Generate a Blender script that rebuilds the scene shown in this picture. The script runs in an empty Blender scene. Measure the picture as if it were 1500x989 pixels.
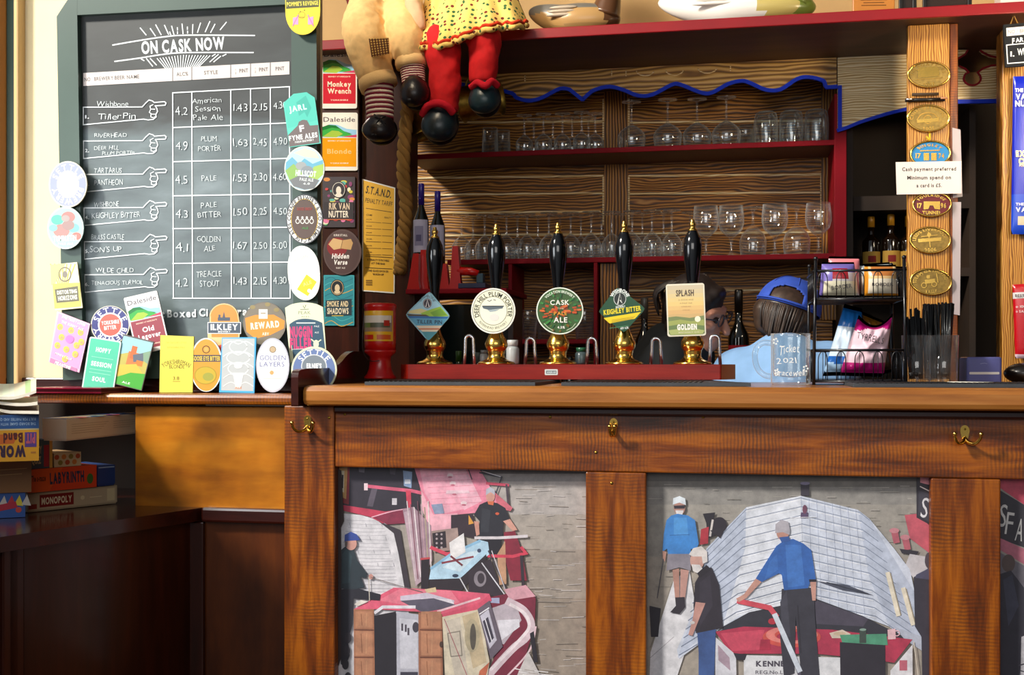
import bpy, math, random
from mathutils import Vector, Matrix, noise
random.seed(7)
SC = bpy.context.scene
COL = SC.collection
R = math.radians
# ------------------------------------------------------------------ camera, world, lights, exposure
F = 1667.0                 # focal length in pixels of the 1500 x 989 frame
TH = R(10.8)               # the camera looks a little to the left of square-on
CAMZ = 1.152
HY = 530.0                 # height of the horizon in the frame
CT, ST = math.cos(TH), math.sin(TH)
cam_d = bpy.data.cameras.new('camera')
cam = bpy.data.objects.new('camera', cam_d); COL.objects.link(cam)
cam.location = (0, 0, CAMZ); cam.rotation_euler = (R(90), 0, TH)
cam_d.sensor_width = 36; cam_d.lens = 36 * F / 1500
cam_d.shift_y = (HY - 494.5) / 1500
cam_d.clip_start = 0.05
SC.camera = cam
w = bpy.data.worlds.new('room_light'); SC.world = w; w.use_nodes = True
# daylight of the room's windows: brighter from the window side, behind and to the left
_n, _l, _bg = w.node_tree.nodes, w.node_tree.links, w.node_tree.nodes['Background']
_tc = _n.new('ShaderNodeTexCoord'); _dt = _n.new('ShaderNodeVectorMath'); _dt.operation = 'DOT_PRODUCT'
_l.new(_tc.outputs['Generated'], _dt.inputs[0]); _dt.inputs[1].default_value = (-0.52, -0.78, 0.35)
_rp = _n.new('ShaderNodeValToRGB'); _l.new(_dt.outputs['Value'], _rp.inputs[0]); _l.new(_rp.outputs[0], _bg.inputs[0])
_rp.color_ramp.elements[0].position = 0.0; _rp.color_ramp.elements[0].color = (0.05, 0.045, 0.04, 1)
_rp.color_ramp.elements[1].position = 0.95; _rp.color_ramp.elements[1].color = (0.85, 0.93, 1.0, 1)
_bg.inputs[1].default_value = 0.27
def area(name, loc, target, sx, sy, power, color, spread=180):
    d = bpy.data.lights.new(name, 'AREA'); d.shape = 'RECTANGLE'; d.size = sx; d.size_y = sy
    d.energy = power; d.color = color; d.spread = R(spread)
    o = bpy.data.objects.new(name, d); COL.objects.link(o); o.location = loc
    o.rotation_euler = (Vector(target) - Vector(loc)).to_track_quat('-Z', 'Y').to_euler()
    return o
area('high_window_daylight', (-5.15, -1.23, 5.56), (-0.6, 2.6, 1.0), 0.85, 0.85, 620, (1.0, 0.95, 0.86))
area('side_window_daylight', (-1.98, 1.35, 1.62), (-1.35, 2.6, 1.15), 0.9, 0.6, 9, (0.92, 0.96, 1.0))
area('front_window_daylight', (0.1, -1.7, 2.3), (0.4, 3.0, 1.0), 2.4, 1.3, 27, (1.0, 0.97, 0.93))
area('bar_lamp_glow', (1.15, 2.75, 1.98), (0.80, 3.94, 2.06), 0.18, 0.18, 2.6, (1.0, 0.82, 0.56), 95)
area('ceiling_lamp_glow', (-1.0, 2.7, 2.75), (-0.25, 3.5, 2.1), 0.2, 0.2, 3.4, (1.0, 0.82, 0.58), 110)
SC.view_settings.view_transform = 'Standard'; SC.view_settings.look = 'None'
SC.view_settings.gamma = 1.0; SC.view_settings.use_curve_mapping = False
SC.view_settings.exposure = 0.35
SC.cycles.transparent_max_bounces = 40
SC.cycles.max_bounces = 10

# ------------------------------------------------------------------ photograph pixel -> point of the room
def tt(px, Y): return Y / (ST * (px - 750) / F + CT)
def P(px, py, Y):
    u = (px - 750) / F; t = Y / (ST * u + CT)
    return (t * (CT * u - ST), Y, CAMZ + t * (HY - py) / F)
def X(px, Y): return P(px, 530, Y)[0]
def Z(px, py, Y): return P(px, py, Y)[2]
def S(px, Y): return tt(px, Y) / F        # metres per pixel there
# ------------------------------------------------------------------ colours and materials
def lin(c):
    if isinstance(c, str):
        c = c.lstrip('#'); c = c if len(c) == 6 else ''.join(q * 2 for q in c); c = [int(c[i:i+2], 16) / 255 for i in (0, 2, 4)]
    return tuple((v / 12.92 if v <= .04045 else ((v + .055) / 1.055) ** 2.4) for v in c[:3]) + (1.0,)
def newmat(name):
    m = bpy.data.materials.new(name); m.use_nodes = True
    return m, m.node_tree.nodes, m.node_tree.links, m.node_tree.nodes['Principled BSDF']
MATS = {}
def vc(name, rough=.5, spec=.5, coat=0, metal=0, bump=0, bscale=200):
    m, n, l, b = newmat(name)
    a = n.new('ShaderNodeAttribute'); a.attribute_name = 'Col'
    l.new(a.outputs['Color'], b.inputs['Base Color'])
    b.inputs['Roughness'].default_value = rough; b.inputs['Specular IOR Level'].default_value = spec
    b.inputs['Coat Weight'].default_value = coat; b.inputs['Coat Roughness'].default_value = .08
    b.inputs['Metallic'].default_value = metal
    if bump:
        t = n.new('ShaderNodeTexNoise'); t.inputs['Scale'].default_value = bscale; t.inputs['Detail'].default_value = 3
        c = n.new('ShaderNodeTexCoord'); l.new(c.outputs['Object'], t.inputs['Vector'])
        bp = n.new('ShaderNodeBump'); bp.inputs['Strength'].default_value = bump; bp.inputs['Distance'].default_value = .003
        l.new(t.outputs['Fac'], bp.inputs['Height']); l.new(bp.outputs['Normal'], b.inputs['Normal'])
    MATS[name] = m; return m
vc('print', .42); vc('gloss', .12, .5, .6); vc('satin', .3, .5, .2); vc('cloth', .9, .2, bump=.35, bscale=260); vc('skin', .5, .4, bump=.1, bscale=120)
vc('leather', .33, .5, bump=.2, bscale=90); vc('matte', .75, .3, bump=.15, bscale=80); vc('photo', .32, .5)
def photo_grain_haze():
    m = MATS['photo']; n, l = m.node_tree.nodes, m.node_tree.links; b = n['Principled BSDF']; a = [k for k in n if k.type == 'ATTRIBUTE'][0]
    t = n.new('ShaderNodeTexNoise'); t.inputs['Scale'].default_value = 38; t.inputs['Detail'].default_value = 6; t.inputs['Roughness'].default_value = .7
    c = n.new('ShaderNodeTexCoord'); l.new(c.outputs['Object'], t.inputs['Vector'])
    r = n.new('ShaderNodeValToRGB'); r.color_ramp.elements[0].position = .3; r.color_ramp.elements[1].position = .7; r.color_ramp.elements[0].color = (.72, .72, .74, 1); r.color_ramp.elements[1].color = (1.22, 1.2, 1.22, 1); l.new(t.outputs['Fac'], r.inputs[0])
    m1 = n.new('ShaderNodeMix'); m1.data_type = 'RGBA'; m1.blend_type = 'MULTIPLY'; m1.inputs[0].default_value = 1; l.new(a.outputs['Color'], m1.inputs[6]); l.new(r.outputs[0], m1.inputs[7])
    m2 = n.new('ShaderNodeMix'); m2.data_type = 'RGBA'; m2.inputs[0].default_value = .045; l.new(m1.outputs[2], m2.inputs[6]); m2.inputs[7].default_value = (.8, .76, .92, 1); l.new(m2.outputs[2], b.inputs['Base Color'])  # faint violet haze: the glossy sheen is blended into the print colour
photo_grain_haze()
vc('foil', .28, .6, .3, bump=.25, bscale=25)
def ramp(n, stops):
    r = n.new('ShaderNodeValToRGB'); e = r.color_ramp.elements
    while len(e) < len(stops): e.new(.5)
    for k, (p, c) in enumerate(stops): e[k].position = p; e[k].color = lin(c)
    return r
def wood(name, stops, axis='x', scale=1.0, stretch=14, bands=0, dist=3.0, rough=.35, bump=.2, coat=0, wst=4, saw=0, sawcol='#33211a', mottle=0):
    """procedural timber: grain along the axis, optional bold summer/winter bands, optional cross-cut saw marks"""
    m, n, l, b = newmat(name)
    tc = n.new('ShaderNodeTexCoord'); mp = n.new('ShaderNodeMapping')
    l.new(tc.outputs['Object'], mp.inputs['Vector'])
    v = [12 * scale] * 3; v['xyz'.index(axis)] = 12 * scale / stretch
    mp.inputs['Scale'].default_value = v
    nz = n.new('ShaderNodeTexNoise'); nz.inputs['Scale'].default_value = 2.2; nz.inputs['Detail'].default_value = 7
    nz.inputs['Roughness'].default_value = .62; nz.inputs['Distortion'].default_value = .25
    l.new(mp.outputs[0], nz.inputs['Vector'])
    src = nz.outputs['Fac']
    if bands:
        wv = n.new('ShaderNodeTexWave'); wv.wave_type = 'BANDS'; wv.bands_direction = 'Z' if axis == 'x' else 'X'
        wv.inputs['Scale'].default_value = bands; wv.inputs['Distortion'].default_value = dist
        wv.inputs['Detail'].default_value = 2; wv.inputs['Detail Scale'].default_value = .62; wv.inputs['Detail Roughness'].default_value = .5
        mq = n.new('ShaderNodeMapping'); l.new(tc.outputs['Object'], mq.inputs['Vector']); v2 = [12 * scale] * 3; v2['xyz'.index(axis)] = 12 * scale / wst; mq.inputs['Scale'].default_value = v2
        l.new(mq.outputs[0], wv.inputs['Vector'])
        mx = n.new('ShaderNodeMix'); mx.inputs[0].default_value = .48
        l.new(src, mx.inputs[2]); l.new(wv.outputs['Fac'], mx.inputs[3]); src = mx.outputs[0]
    rp = ramp(n, stops); l.new(src, rp.inputs[0]); out = rp.outputs[0]
    hsrc = src
    if mottle:
        n2 = n.new('ShaderNodeTexNoise'); n2.inputs['Scale'].default_value = 7; n2.inputs['Detail'].default_value = 3
        l.new(tc.outputs['Object'], n2.inputs['Vector'])
        r2 = ramp(n, [(.3, (.45,) * 3), (.7, (1,) * 3)]); l.new(n2.outputs['Fac'], r2.inputs[0])
        mm = n.new('ShaderNodeMix'); mm.data_type = 'RGBA'; mm.blend_type = 'MULTIPLY'; mm.inputs[0].default_value = mottle
        l.new(out, mm.inputs[6]); l.new(r2.outputs[0], mm.inputs[7]); out = mm.outputs[2]
    if saw:
        w2 = n.new('ShaderNodeTexWave'); w2.wave_type = 'BANDS'; w2.bands_direction = 'X' if axis == 'x' else 'Z'
        w2.inputs['Scale'].default_value = 42; w2.inputs['Distortion'].default_value = 5; w2.inputs['Detail'].default_value = 3; w2.inputs['Detail Scale'].default_value = .5
        l.new(tc.outputs['Object'], w2.inputs['Vector'])
        n3 = n.new('ShaderNodeTexNoise'); n3.inputs['Scale'].default_value = 9; n3.inputs['Detail'].default_value = 4
        l.new(tc.outputs['Object'], n3.inputs['Vector'])
        r3 = ramp(n, [(.36, (0, 0, 0)), (.6, (1, 1, 1))]); l.new(n3.outputs['Fac'], r3.inputs[0])
        mu = n.new('ShaderNodeMath'); mu.operation = 'MULTIPLY'; l.new(w2.outputs['Fac'], mu.inputs[0]); l.new(r3.outputs[0], mu.inputs[1])
        m2 = n.new('ShaderNodeMath'); m2.operation = 'MULTIPLY'; m2.inputs[1].default_value = saw; l.new(mu.outputs[0], m2.inputs[0])
        mm = n.new('ShaderNodeMix'); mm.data_type = 'RGBA'; l.new(m2.outputs[0], mm.inputs[0]); l.new(out, mm.inputs[6])
        mm.inputs[7].default_value = lin(sawcol); out = mm.outputs[2]
    l.new(out, b.inputs['Base Color'])
    b.inputs['Roughness'].default_value = rough; b.inputs['Coat Weight'].default_value = coat; b.inputs['Coat Roughness'].default_value = .12
    bp = n.new('ShaderNodeBump'); bp.inputs['Strength'].default_value = bump; bp.inputs['Distance'].default_value = .004
    l.new(hsrc, bp.inputs['Height']); l.new(bp.outputs[0], b.inputs['Normal'])
    MATS[name] = m; return m
ORG = [(.28, '#3a1804'), (.45, '#7a3806'), (.6, '#a85a0c'), (.78, '#c4741a')]
wood('front_wood_across', ORG, 'x', 1.2, 9, rough=.36, bump=.25, saw=.62, coat=.15)
wood('front_wood_upright', ORG, 'z', 1.2, 9, rough=.36, bump=.25, saw=.5, coat=.15)
wood('counter_wood', [(.25, '#7c4316'), (.5, '#a9682a'), (.75, '#bd7f3c')], 'x', 1.6, 16, rough=.3, bump=.06, coat=.3)
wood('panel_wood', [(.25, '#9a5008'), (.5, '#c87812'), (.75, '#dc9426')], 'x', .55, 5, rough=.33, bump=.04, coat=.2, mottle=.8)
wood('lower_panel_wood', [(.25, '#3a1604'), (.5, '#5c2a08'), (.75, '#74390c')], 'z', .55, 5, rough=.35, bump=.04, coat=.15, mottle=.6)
wood('mahogany', [(.25, '#1c0703'), (.5, '#34100a'), (.75, '#4a1a0d')], 'x', 1, 9, rough=.24, bump=.05, coat=.4)
wood('dark_board', [(.25, '#1c0803'), (.5, '#321006'), (.75, '#46190a')], 'z', 1, 9, rough=.3, bump=.05, coat=.25)
PINE = [(.22, '#2e1703'), (.38, '#6b3f0d'), (.58, '#9a5f1a'), (.8, '#c08a3c')]
wood('pine_across', PINE, 'x', .9, 9, bands=2.6, dist=15, rough=.45, bump=.55)
wood('pine_upright', PINE, 'z', .9, 9, bands=2.6, dist=6, rough=.45, bump=.55)
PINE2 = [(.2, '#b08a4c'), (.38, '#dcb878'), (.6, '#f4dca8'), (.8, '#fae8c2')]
wood('pale_lit_pine', PINE2, 'x', 1.0, 10, bands=3.2, dist=11, rough=.45, bump=.4)  # paler pine copy: the right pelmet's lamp light is put into the colour
wood('pelmet_pine', [(.2, '#5a3a10'), (.4, '#9a6a26'), (.6, '#c8974a'), (.8, '#dbb46c')], 'x', .8, 12, bands=2.3, dist=14, rough=.45, bump=.4)
wood('pillar_pine', [(.2, '#7a480e'), (.42, '#a86a1c'), (.6, '#c88a34'), (.8, '#d8a050')], 'z', 1.6, 16, bands=2.4, dist=12, rough=.42, bump=.2)
wood('red_mahogany', [(.25, '#5c0d05'), (.5, '#86180b'), (.75, '#9c2714')], 'x', 1.4, 12, rough=.22, bump=.04, coat=.5)
wood('canopy_board', [(.3, '#4a2a1a'), (.7, '#63392a')], 'x', .6, 8, rough=.5, bump=.05)
def plain(name, c, rough=.5, metal=0, coat=0, var=.15, scale=6, spec=.5):
    m, n, l, b = newmat(name)
    tc = n.new('ShaderNodeTexCoord'); t = n.new('ShaderNodeTexNoise'); t.inputs['Scale'].default_value = scale; t.inputs['Detail'].default_value = 5
    l.new(tc.outputs['Object'], t.inputs['Vector'])
    a = lin(c); r = n.new('ShaderNodeValToRGB')
    r.color_ramp.elements[0].position = .3; r.color_ramp.elements[1].position = .7
    r.color_ramp.elements[0].color = tuple(v * (1 - var) for v in a[:3]) + (1,); r.color_ramp.elements[1].color = tuple(min(1, v * (1 + var)) for v in a[:3]) + (1,)
    l.new(t.outputs['Fac'], r.inputs[0]); l.new(r.outputs[0], b.inputs['Base Color'])
    b.inputs['Roughness'].default_value = rough; b.inputs['Metallic'].default_value = metal
    b.inputs['Coat Weight'].default_value = coat; b.inputs['Specular IOR Level'].default_value = spec
    MATS[name] = m; return m
plain('cream_wall', '#f0dcae', .8, var=.05); plain('warm_wall', '#c9a069', .85, var=.08); plain('dark_wall', '#1c130c', .9)
plain('green_paint', '#3c5148', .42, var=.1); plain('crimson_paint', '#8a0518', .6, var=.1, spec=.2); plain('red_paint', '#8a0a12', .35, coat=.2, var=.12)
plain('blue_paint', '#0834d0', .55, var=.1, spec=.25); plain('rubber', '#3a3f44', .55, var=.1, scale=40); plain('black_rubber', '#101113', .5)
plain('floor_board', '#3a2415', .4, var=.3); plain('void_wood', '#2a1a0c', .7, var=.3)
plain('fridge_glass', '#0d1a18', .2, coat=.3)
def glass_mat(name, tint=(.97, .98, .98), edge=1.0, base=.08, scat=.55):
    m, n, l, b = newmat(name); n.remove(b)
    out = [k for k in n if k.type == 'OUTPUT_MATERIAL'][0]
    tr = n.new('ShaderNodeBsdfTransparent'); tr.inputs[0].default_value = tint + (1,)
    gl = n.new('ShaderNodeBsdfGlossy'); gl.inputs['Roughness'].default_value = .035; gl.inputs[0].default_value = (1, 1, 1, 1)
    lw = n.new('ShaderNodeLayerWeight'); lw.inputs[0].default_value = .5
    pw = n.new('ShaderNodeMath'); pw.operation = 'POWER'; pw.inputs[1].default_value = 3.2; l.new(lw.outputs['Facing'], pw.inputs[0])
    ma = n.new('ShaderNodeMath'); ma.operation = 'MULTIPLY_ADD'; ma.inputs[1].default_value = edge; ma.inputs[2].default_value = base
    l.new(pw.outputs[0], ma.inputs[0])
    mx = n.new('ShaderNodeMixShader'); l.new(ma.outputs[0], mx.inputs[0]); l.new(tr.outputs[0], mx.inputs[1]); l.new(gl.outputs[0], mx.inputs[2])
    # rims and edges scatter a little of the room's light
    df = n.new('ShaderNodeBsdfDiffuse'); df.inputs[0].default_value = (.9, .93, .95, 1)
    p2 = n.new('ShaderNodeMath'); p2.operation = 'POWER'; p2.inputs[1].default_value = 4.0; l.new(lw.outputs['Facing'], p2.inputs[0])
    m3 = n.new('ShaderNodeMath'); m3.operation = 'MULTIPLY_ADD'; m3.inputs[1].default_value = scat; m3.inputs[2].default_value = .012; l.new(p2.outputs[0], m3.inputs[0])
    mx2 = n.new('ShaderNodeMixShader'); l.new(m3.outputs[0], mx2.inputs[0]); l.new(mx.outputs[0], mx2.inputs[1]); l.new(df.outputs[0], mx2.inputs[2])
    l.new(mx2.outputs[0], out.inputs['Surface']); MATS[name] = m
plain('brass', '#eec060', .2, 1, var=.06, scale=30); plain('chrome', '#e6e6ea', .26, 1, var=.03); plain('old_brass', '#a98a3c', .42, 1, var=.35, scale=60); plain('plate_ground', '#94783c', .5, .55, var=.3, scale=80)
glass_mat('glass'); glass_mat('thick_glass', (.93, .95, .95), .9, .08)
def chalk_mat():
    m, n, l, b = newmat('chalkboard')
    tc = n.new('ShaderNodeTexCoord'); mp = n.new('ShaderNodeMapping'); mp.inputs['Scale'].default_value = (3, 3, 9)
    l.new(tc.outputs['Object'], mp.inputs['Vector'])
    t = n.new('ShaderNodeTexNoise'); t.inputs['Scale'].default_value = 2; t.inputs['Detail'].default_value = 5; l.new(mp.outputs[0], t.inputs['Vector'])
    r = ramp(n, [(.3, '#2b2d2c'), (.55, '#333635'), (.75, '#3e4241')]); l.new(t.outputs['Fac'], r.inputs[0])
    # wiped chalk dust on the lower rows; the heading and the first row are clean
    sx = n.new('ShaderNodeSeparateXYZ'); l.new(tc.outputs['Object'], sx.inputs[0]); ad = n.new('ShaderNodeMath'); ad.operation = 'MULTIPLY_ADD'; ad.inputs[1].default_value = .12; l.new(t.outputs['Fac'], ad.inputs[0]); l.new(sx.outputs['Z'], ad.inputs[2])
    mr = n.new('ShaderNodeMapRange'); mr.inputs[1].default_value = .67; mr.inputs[2].default_value = .71; mr.inputs[3].default_value = 1; mr.inputs[4].default_value = 0; l.new(ad.outputs[0], mr.inputs[0])
    r2 = ramp(n, [(.3, '#4f5a5c'), (.55, '#637072'), (.75, '#7c898c')]); l.new(t.outputs['Fac'], r2.inputs[0])
    mx = n.new('ShaderNodeMix'); mx.data_type = 'RGBA'; l.new(mr.outputs[0], mx.inputs[0]); l.new(r.outputs[0], mx.inputs[6]); l.new(r2.outputs[0], mx.inputs[7])
    l.new(mx.outputs[2], b.inputs['Base Color']); b.inputs['Roughness'].default_value = .42; MATS['chalkboard'] = m
chalk_mat()
def rope_mat():
    m, n, l, b = newmat('rope')
    b.inputs['Base Color'].default_value = lin('#a07638'); b.inputs['Roughness'].default_value = .9; MATS['rope'] = m
rope_mat()

# ------------------------------------------------------------------ mesh builder
class MB:
    def __init__(s): s.v = []; s.f = []; s.m = []; s.c = []; s.sm = []; s.mats = []
    def mi(s, name):
        if name not in s.mats: s.mats.append(name)
        return s.mats.index(name)
    def add(s, vs, fs, mat, col=(.5, .5, .5), smooth=False, xf=None):
        o = len(s.v); k = s.mi(mat)
        if xf is not None: vs = [xf @ Vector(p) for p in vs]
        s.v += [tuple(p) for p in vs]
        multi = isinstance(col, list)
        if not multi: c = lin(col)
        for i, f in enumerate(fs):
            s.f.append(tuple(o + j for j in f)); s.m.append(k); s.sm.append(smooth)
            s.c.append(lin(col[i]) if multi else c)
        return s
    def box(s, x0, x1, y0, y1, z0, z1, mat, col=(.5, .5, .5), xf=None):
        vs = [(x, y, z) for z in (z0, z1) for y in (y0, y1) for x in (x0, x1)]
        return s.add(vs, [(0, 2, 3, 1), (4, 5, 7, 6), (0, 1, 5, 4), (2, 6, 7, 3), (0, 4, 6, 2), (1, 3, 7, 5)], mat, col, False, xf)
    def prism(s, pts, vec, mat, col=(.5, .5, .5), side=None, smooth=False):
        n = len(pts); vec = Vector(vec)
        vs = [Vector(p) for p in pts] + [Vector(p) + vec for p in pts]
        s.add(vs, [tuple(range(n)), tuple(range(2 * n - 1, n - 1, -1))], mat, col)
        s.add(vs, [(i, i + n, (i + 1) % n + n, (i + 1) % n) for i in range(n)], mat, side or col, smooth)
        return s
    def lathe(s, prof, mat, col=(.5, .5, .5), n=24, xf=None, loc=(0, 0, 0), cap=True):
        vs = []; fs = []
        for r, z in prof:
            for k in range(n):
                a = 2 * math.pi * k / n; vs.append((loc[0] + r * math.cos(a), loc[1] + r * math.sin(a), loc[2] + z))
        for i in range(len(prof) - 1):
            for k in range(n): fs.append((i * n + k, i * n + (k + 1) % n, (i + 1) * n + (k + 1) % n, (i + 1) * n + k))
        if cap:
            if prof[0][0] > 1e-5: fs.append(tuple(range(n - 1, -1, -1)))
            if prof[-1][0] > 1e-5: fs.append(tuple(range((len(prof) - 1) * n, len(prof) * n)))
        return s.add(vs, fs, mat, col, True, xf)
    def tube(s, pts, r, mat, col=(.5, .5, .5), n=8, closed=False, xf=None, flat=1.0):
        pts = [Vector(p) for p in pts]; m = len(pts); rs = r if isinstance(r, (list, tuple)) else [r] * m
        vs = []; fs = []; up = None
        for i, p in enumerate(pts):
            a = pts[(i - 1) % m] if (i > 0 or closed) else p; b = pts[(i + 1) % m] if (i < m - 1 or closed) else p
            d = (b - a).normalized()
            if up is None: up = Vector((0, 0, 1)) if abs(d.z) < .9 else Vector((1, 0, 0))
            x = d.cross(up); x = x.normalized() if x.length > 1e-6 else Vector((1, 0, 0)); y = x.cross(d).normalized(); up = y
            for k in range(n):
                t = 2 * math.pi * k / n; vs.append(p + (x * math.cos(t) + y * math.sin(t) * flat) * rs[i])
        for i in range(m if closed else m - 1):
            for k in range(n): fs.append((i * n + k, i * n + (k + 1) % n, ((i + 1) % m) * n + (k + 1) % n, ((i + 1) % m) * n + k))
        if not closed: fs += [tuple(range(n - 1, -1, -1)), tuple(range((m - 1) * n, m * n))]
        return s.add(vs, fs, mat, col, True, xf)
    def ball(s, c, r, mat, col=(.5, .5, .5), n=20, m=12, xf=None, fn=None):
        rx, ry, rz = r if isinstance(r, (tuple, list)) else (r, r, r); vs = []; fs = []
        for i in range(m + 1):
            ph = math.pi * i / m
            for k in range(n):
                a = 2 * math.pi * k / n
                q = Vector((math.sin(ph) * math.cos(a), math.sin(ph) * math.sin(a), -math.cos(ph)))
                if fn: q = Vector(fn(q))
                vs.append((c[0] + rx * q.x, c[1] + ry * q.y, c[2] + rz * q.z))
        for i in range(m):
            for k in range(n): fs.append((i * n + k, i * n + (k + 1) % n, (i + 1) * n + (k + 1) % n, (i + 1) * n + k))
        return s.add(vs, fs, mat, col, True, xf)
    def pillow(s, quad, Y, depth, colf, mat='foil', nu=36, nv=36, crinkle=.0, seal=.06, dip=0, pw=.5):
        """a filled bag: quad of pixel corners (tl, tr, br, bl) at distance Y, bulging towards and away"""
        vs = []; fs = []; cs = []
        for sgn in (-1, 1):
            o = len(vs)
            for j in range(nv + 1):
                for i in range(nu + 1):
                    u, v = i / nu, j / nv
                    a = [quad[0][k] * (1 - u) + quad[1][k] * u for k in (0, 1)]; b = [quad[3][k] * (1 - u) + quad[2][k] * u for k in (0, 1)]
                    vv = min(1, max(0, (v - seal) / (1 - 2 * seal)))
                    bl = (max(0, 4 * u * (1 - u)) ** pw) * (max(0, 4 * vv * (1 - vv)) ** pw)
                    dz = depth * .5 * bl + (crinkle * bl * noise.noise((u * 5, v * 5, quad[0][0])) if crinkle else 0)
                    q = P(a[0] * (1 - v) + b[0] * v, a[1] * (1 - v) + b[1] * v + dip * 4 * u * (1 - u) * (1 - v) ** 2, Y); vs.append((q[0], q[1] + sgn * dz, q[2]))
            for j in range(nv):
                for i in range(nu):
                    k = o + j * (nu + 1) + i; fs.append((k, k + 1, k + nu + 2, k + nu + 1)); cs.append(colf((i + .5) / nu, (j + .5) / nv))
        return s.add(vs, fs, mat, cs, True)
    def build(s, name, parent=None, loc=None, bevel=0, sub=0, auto=True):
        if parent is not None:
            o = parent
            off = Vector((0, 0, 0))
            while o is not None: off += o.location; o = o.parent
        elif loc is not None: off = Vector(loc)
        else:
            xs = [p[0] for p in s.v]; ys = [p[1] for p in s.v]; off = Vector(((min(xs) + max(xs)) / 2, (min(ys) + max(ys)) / 2, min(p[2] for p in s.v)))
        me = bpy.data.meshes.new(name)
        me.from_pydata([(p[0] - off.x, p[1] - off.y, p[2] - off.z) for p in s.v], [], s.f)
        for k in s.mats: me.materials.append(MATS[k])
        me.polygons.foreach_set('material_index', s.m); me.polygons.foreach_set('use_smooth', s.sm)
        at = me.color_attributes.new('Col', 'FLOAT_COLOR', 'CORNER')
        buf = []
        for p, c in zip(me.polygons, s.c): buf += list(c) * p.loop_total
        at.data.foreach_set('color', buf); me.update()
        o = bpy.data.objects.new(name, me); COL.objects.link(o)
        if parent is not None: o.parent = parent
        else: o.location = off
        if bevel:
            b = o.modifiers.new('edge', 'BEVEL'); b.width = bevel; b.segments = 2; b.limit_method = 'ANGLE'; b.angle_limit = R(40)
        if sub:
            b = o.modifiers.new('round', 'SUBSURF'); b.levels = sub; b.render_levels = sub
        return o
def tag(o, label, cat, group=None):
    o['label'] = label; o['category'] = cat
    if group: o['group'] = group
    return o
def struct(o, kind='structure'): o['kind'] = kind; return o
def thing(name, label, cat, loc, group=None):
    o = bpy.data.objects.new(name, None); COL.objects.link(o); o.location = loc; o.empty_display_size = .05
    return tag(o, label, cat, group)
def dup(root, loc, label, group=None):
    r = root.copy(); COL.objects.link(r); r.location = loc; r['label'] = label
    if group: r['group'] = group
    for ch in list(root.children):
        c = ch.copy(); COL.objects.link(c); c.parent = r
        for g in ch.children:
            d = g.copy(); COL.objects.link(d); d.parent = c
    return r
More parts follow.
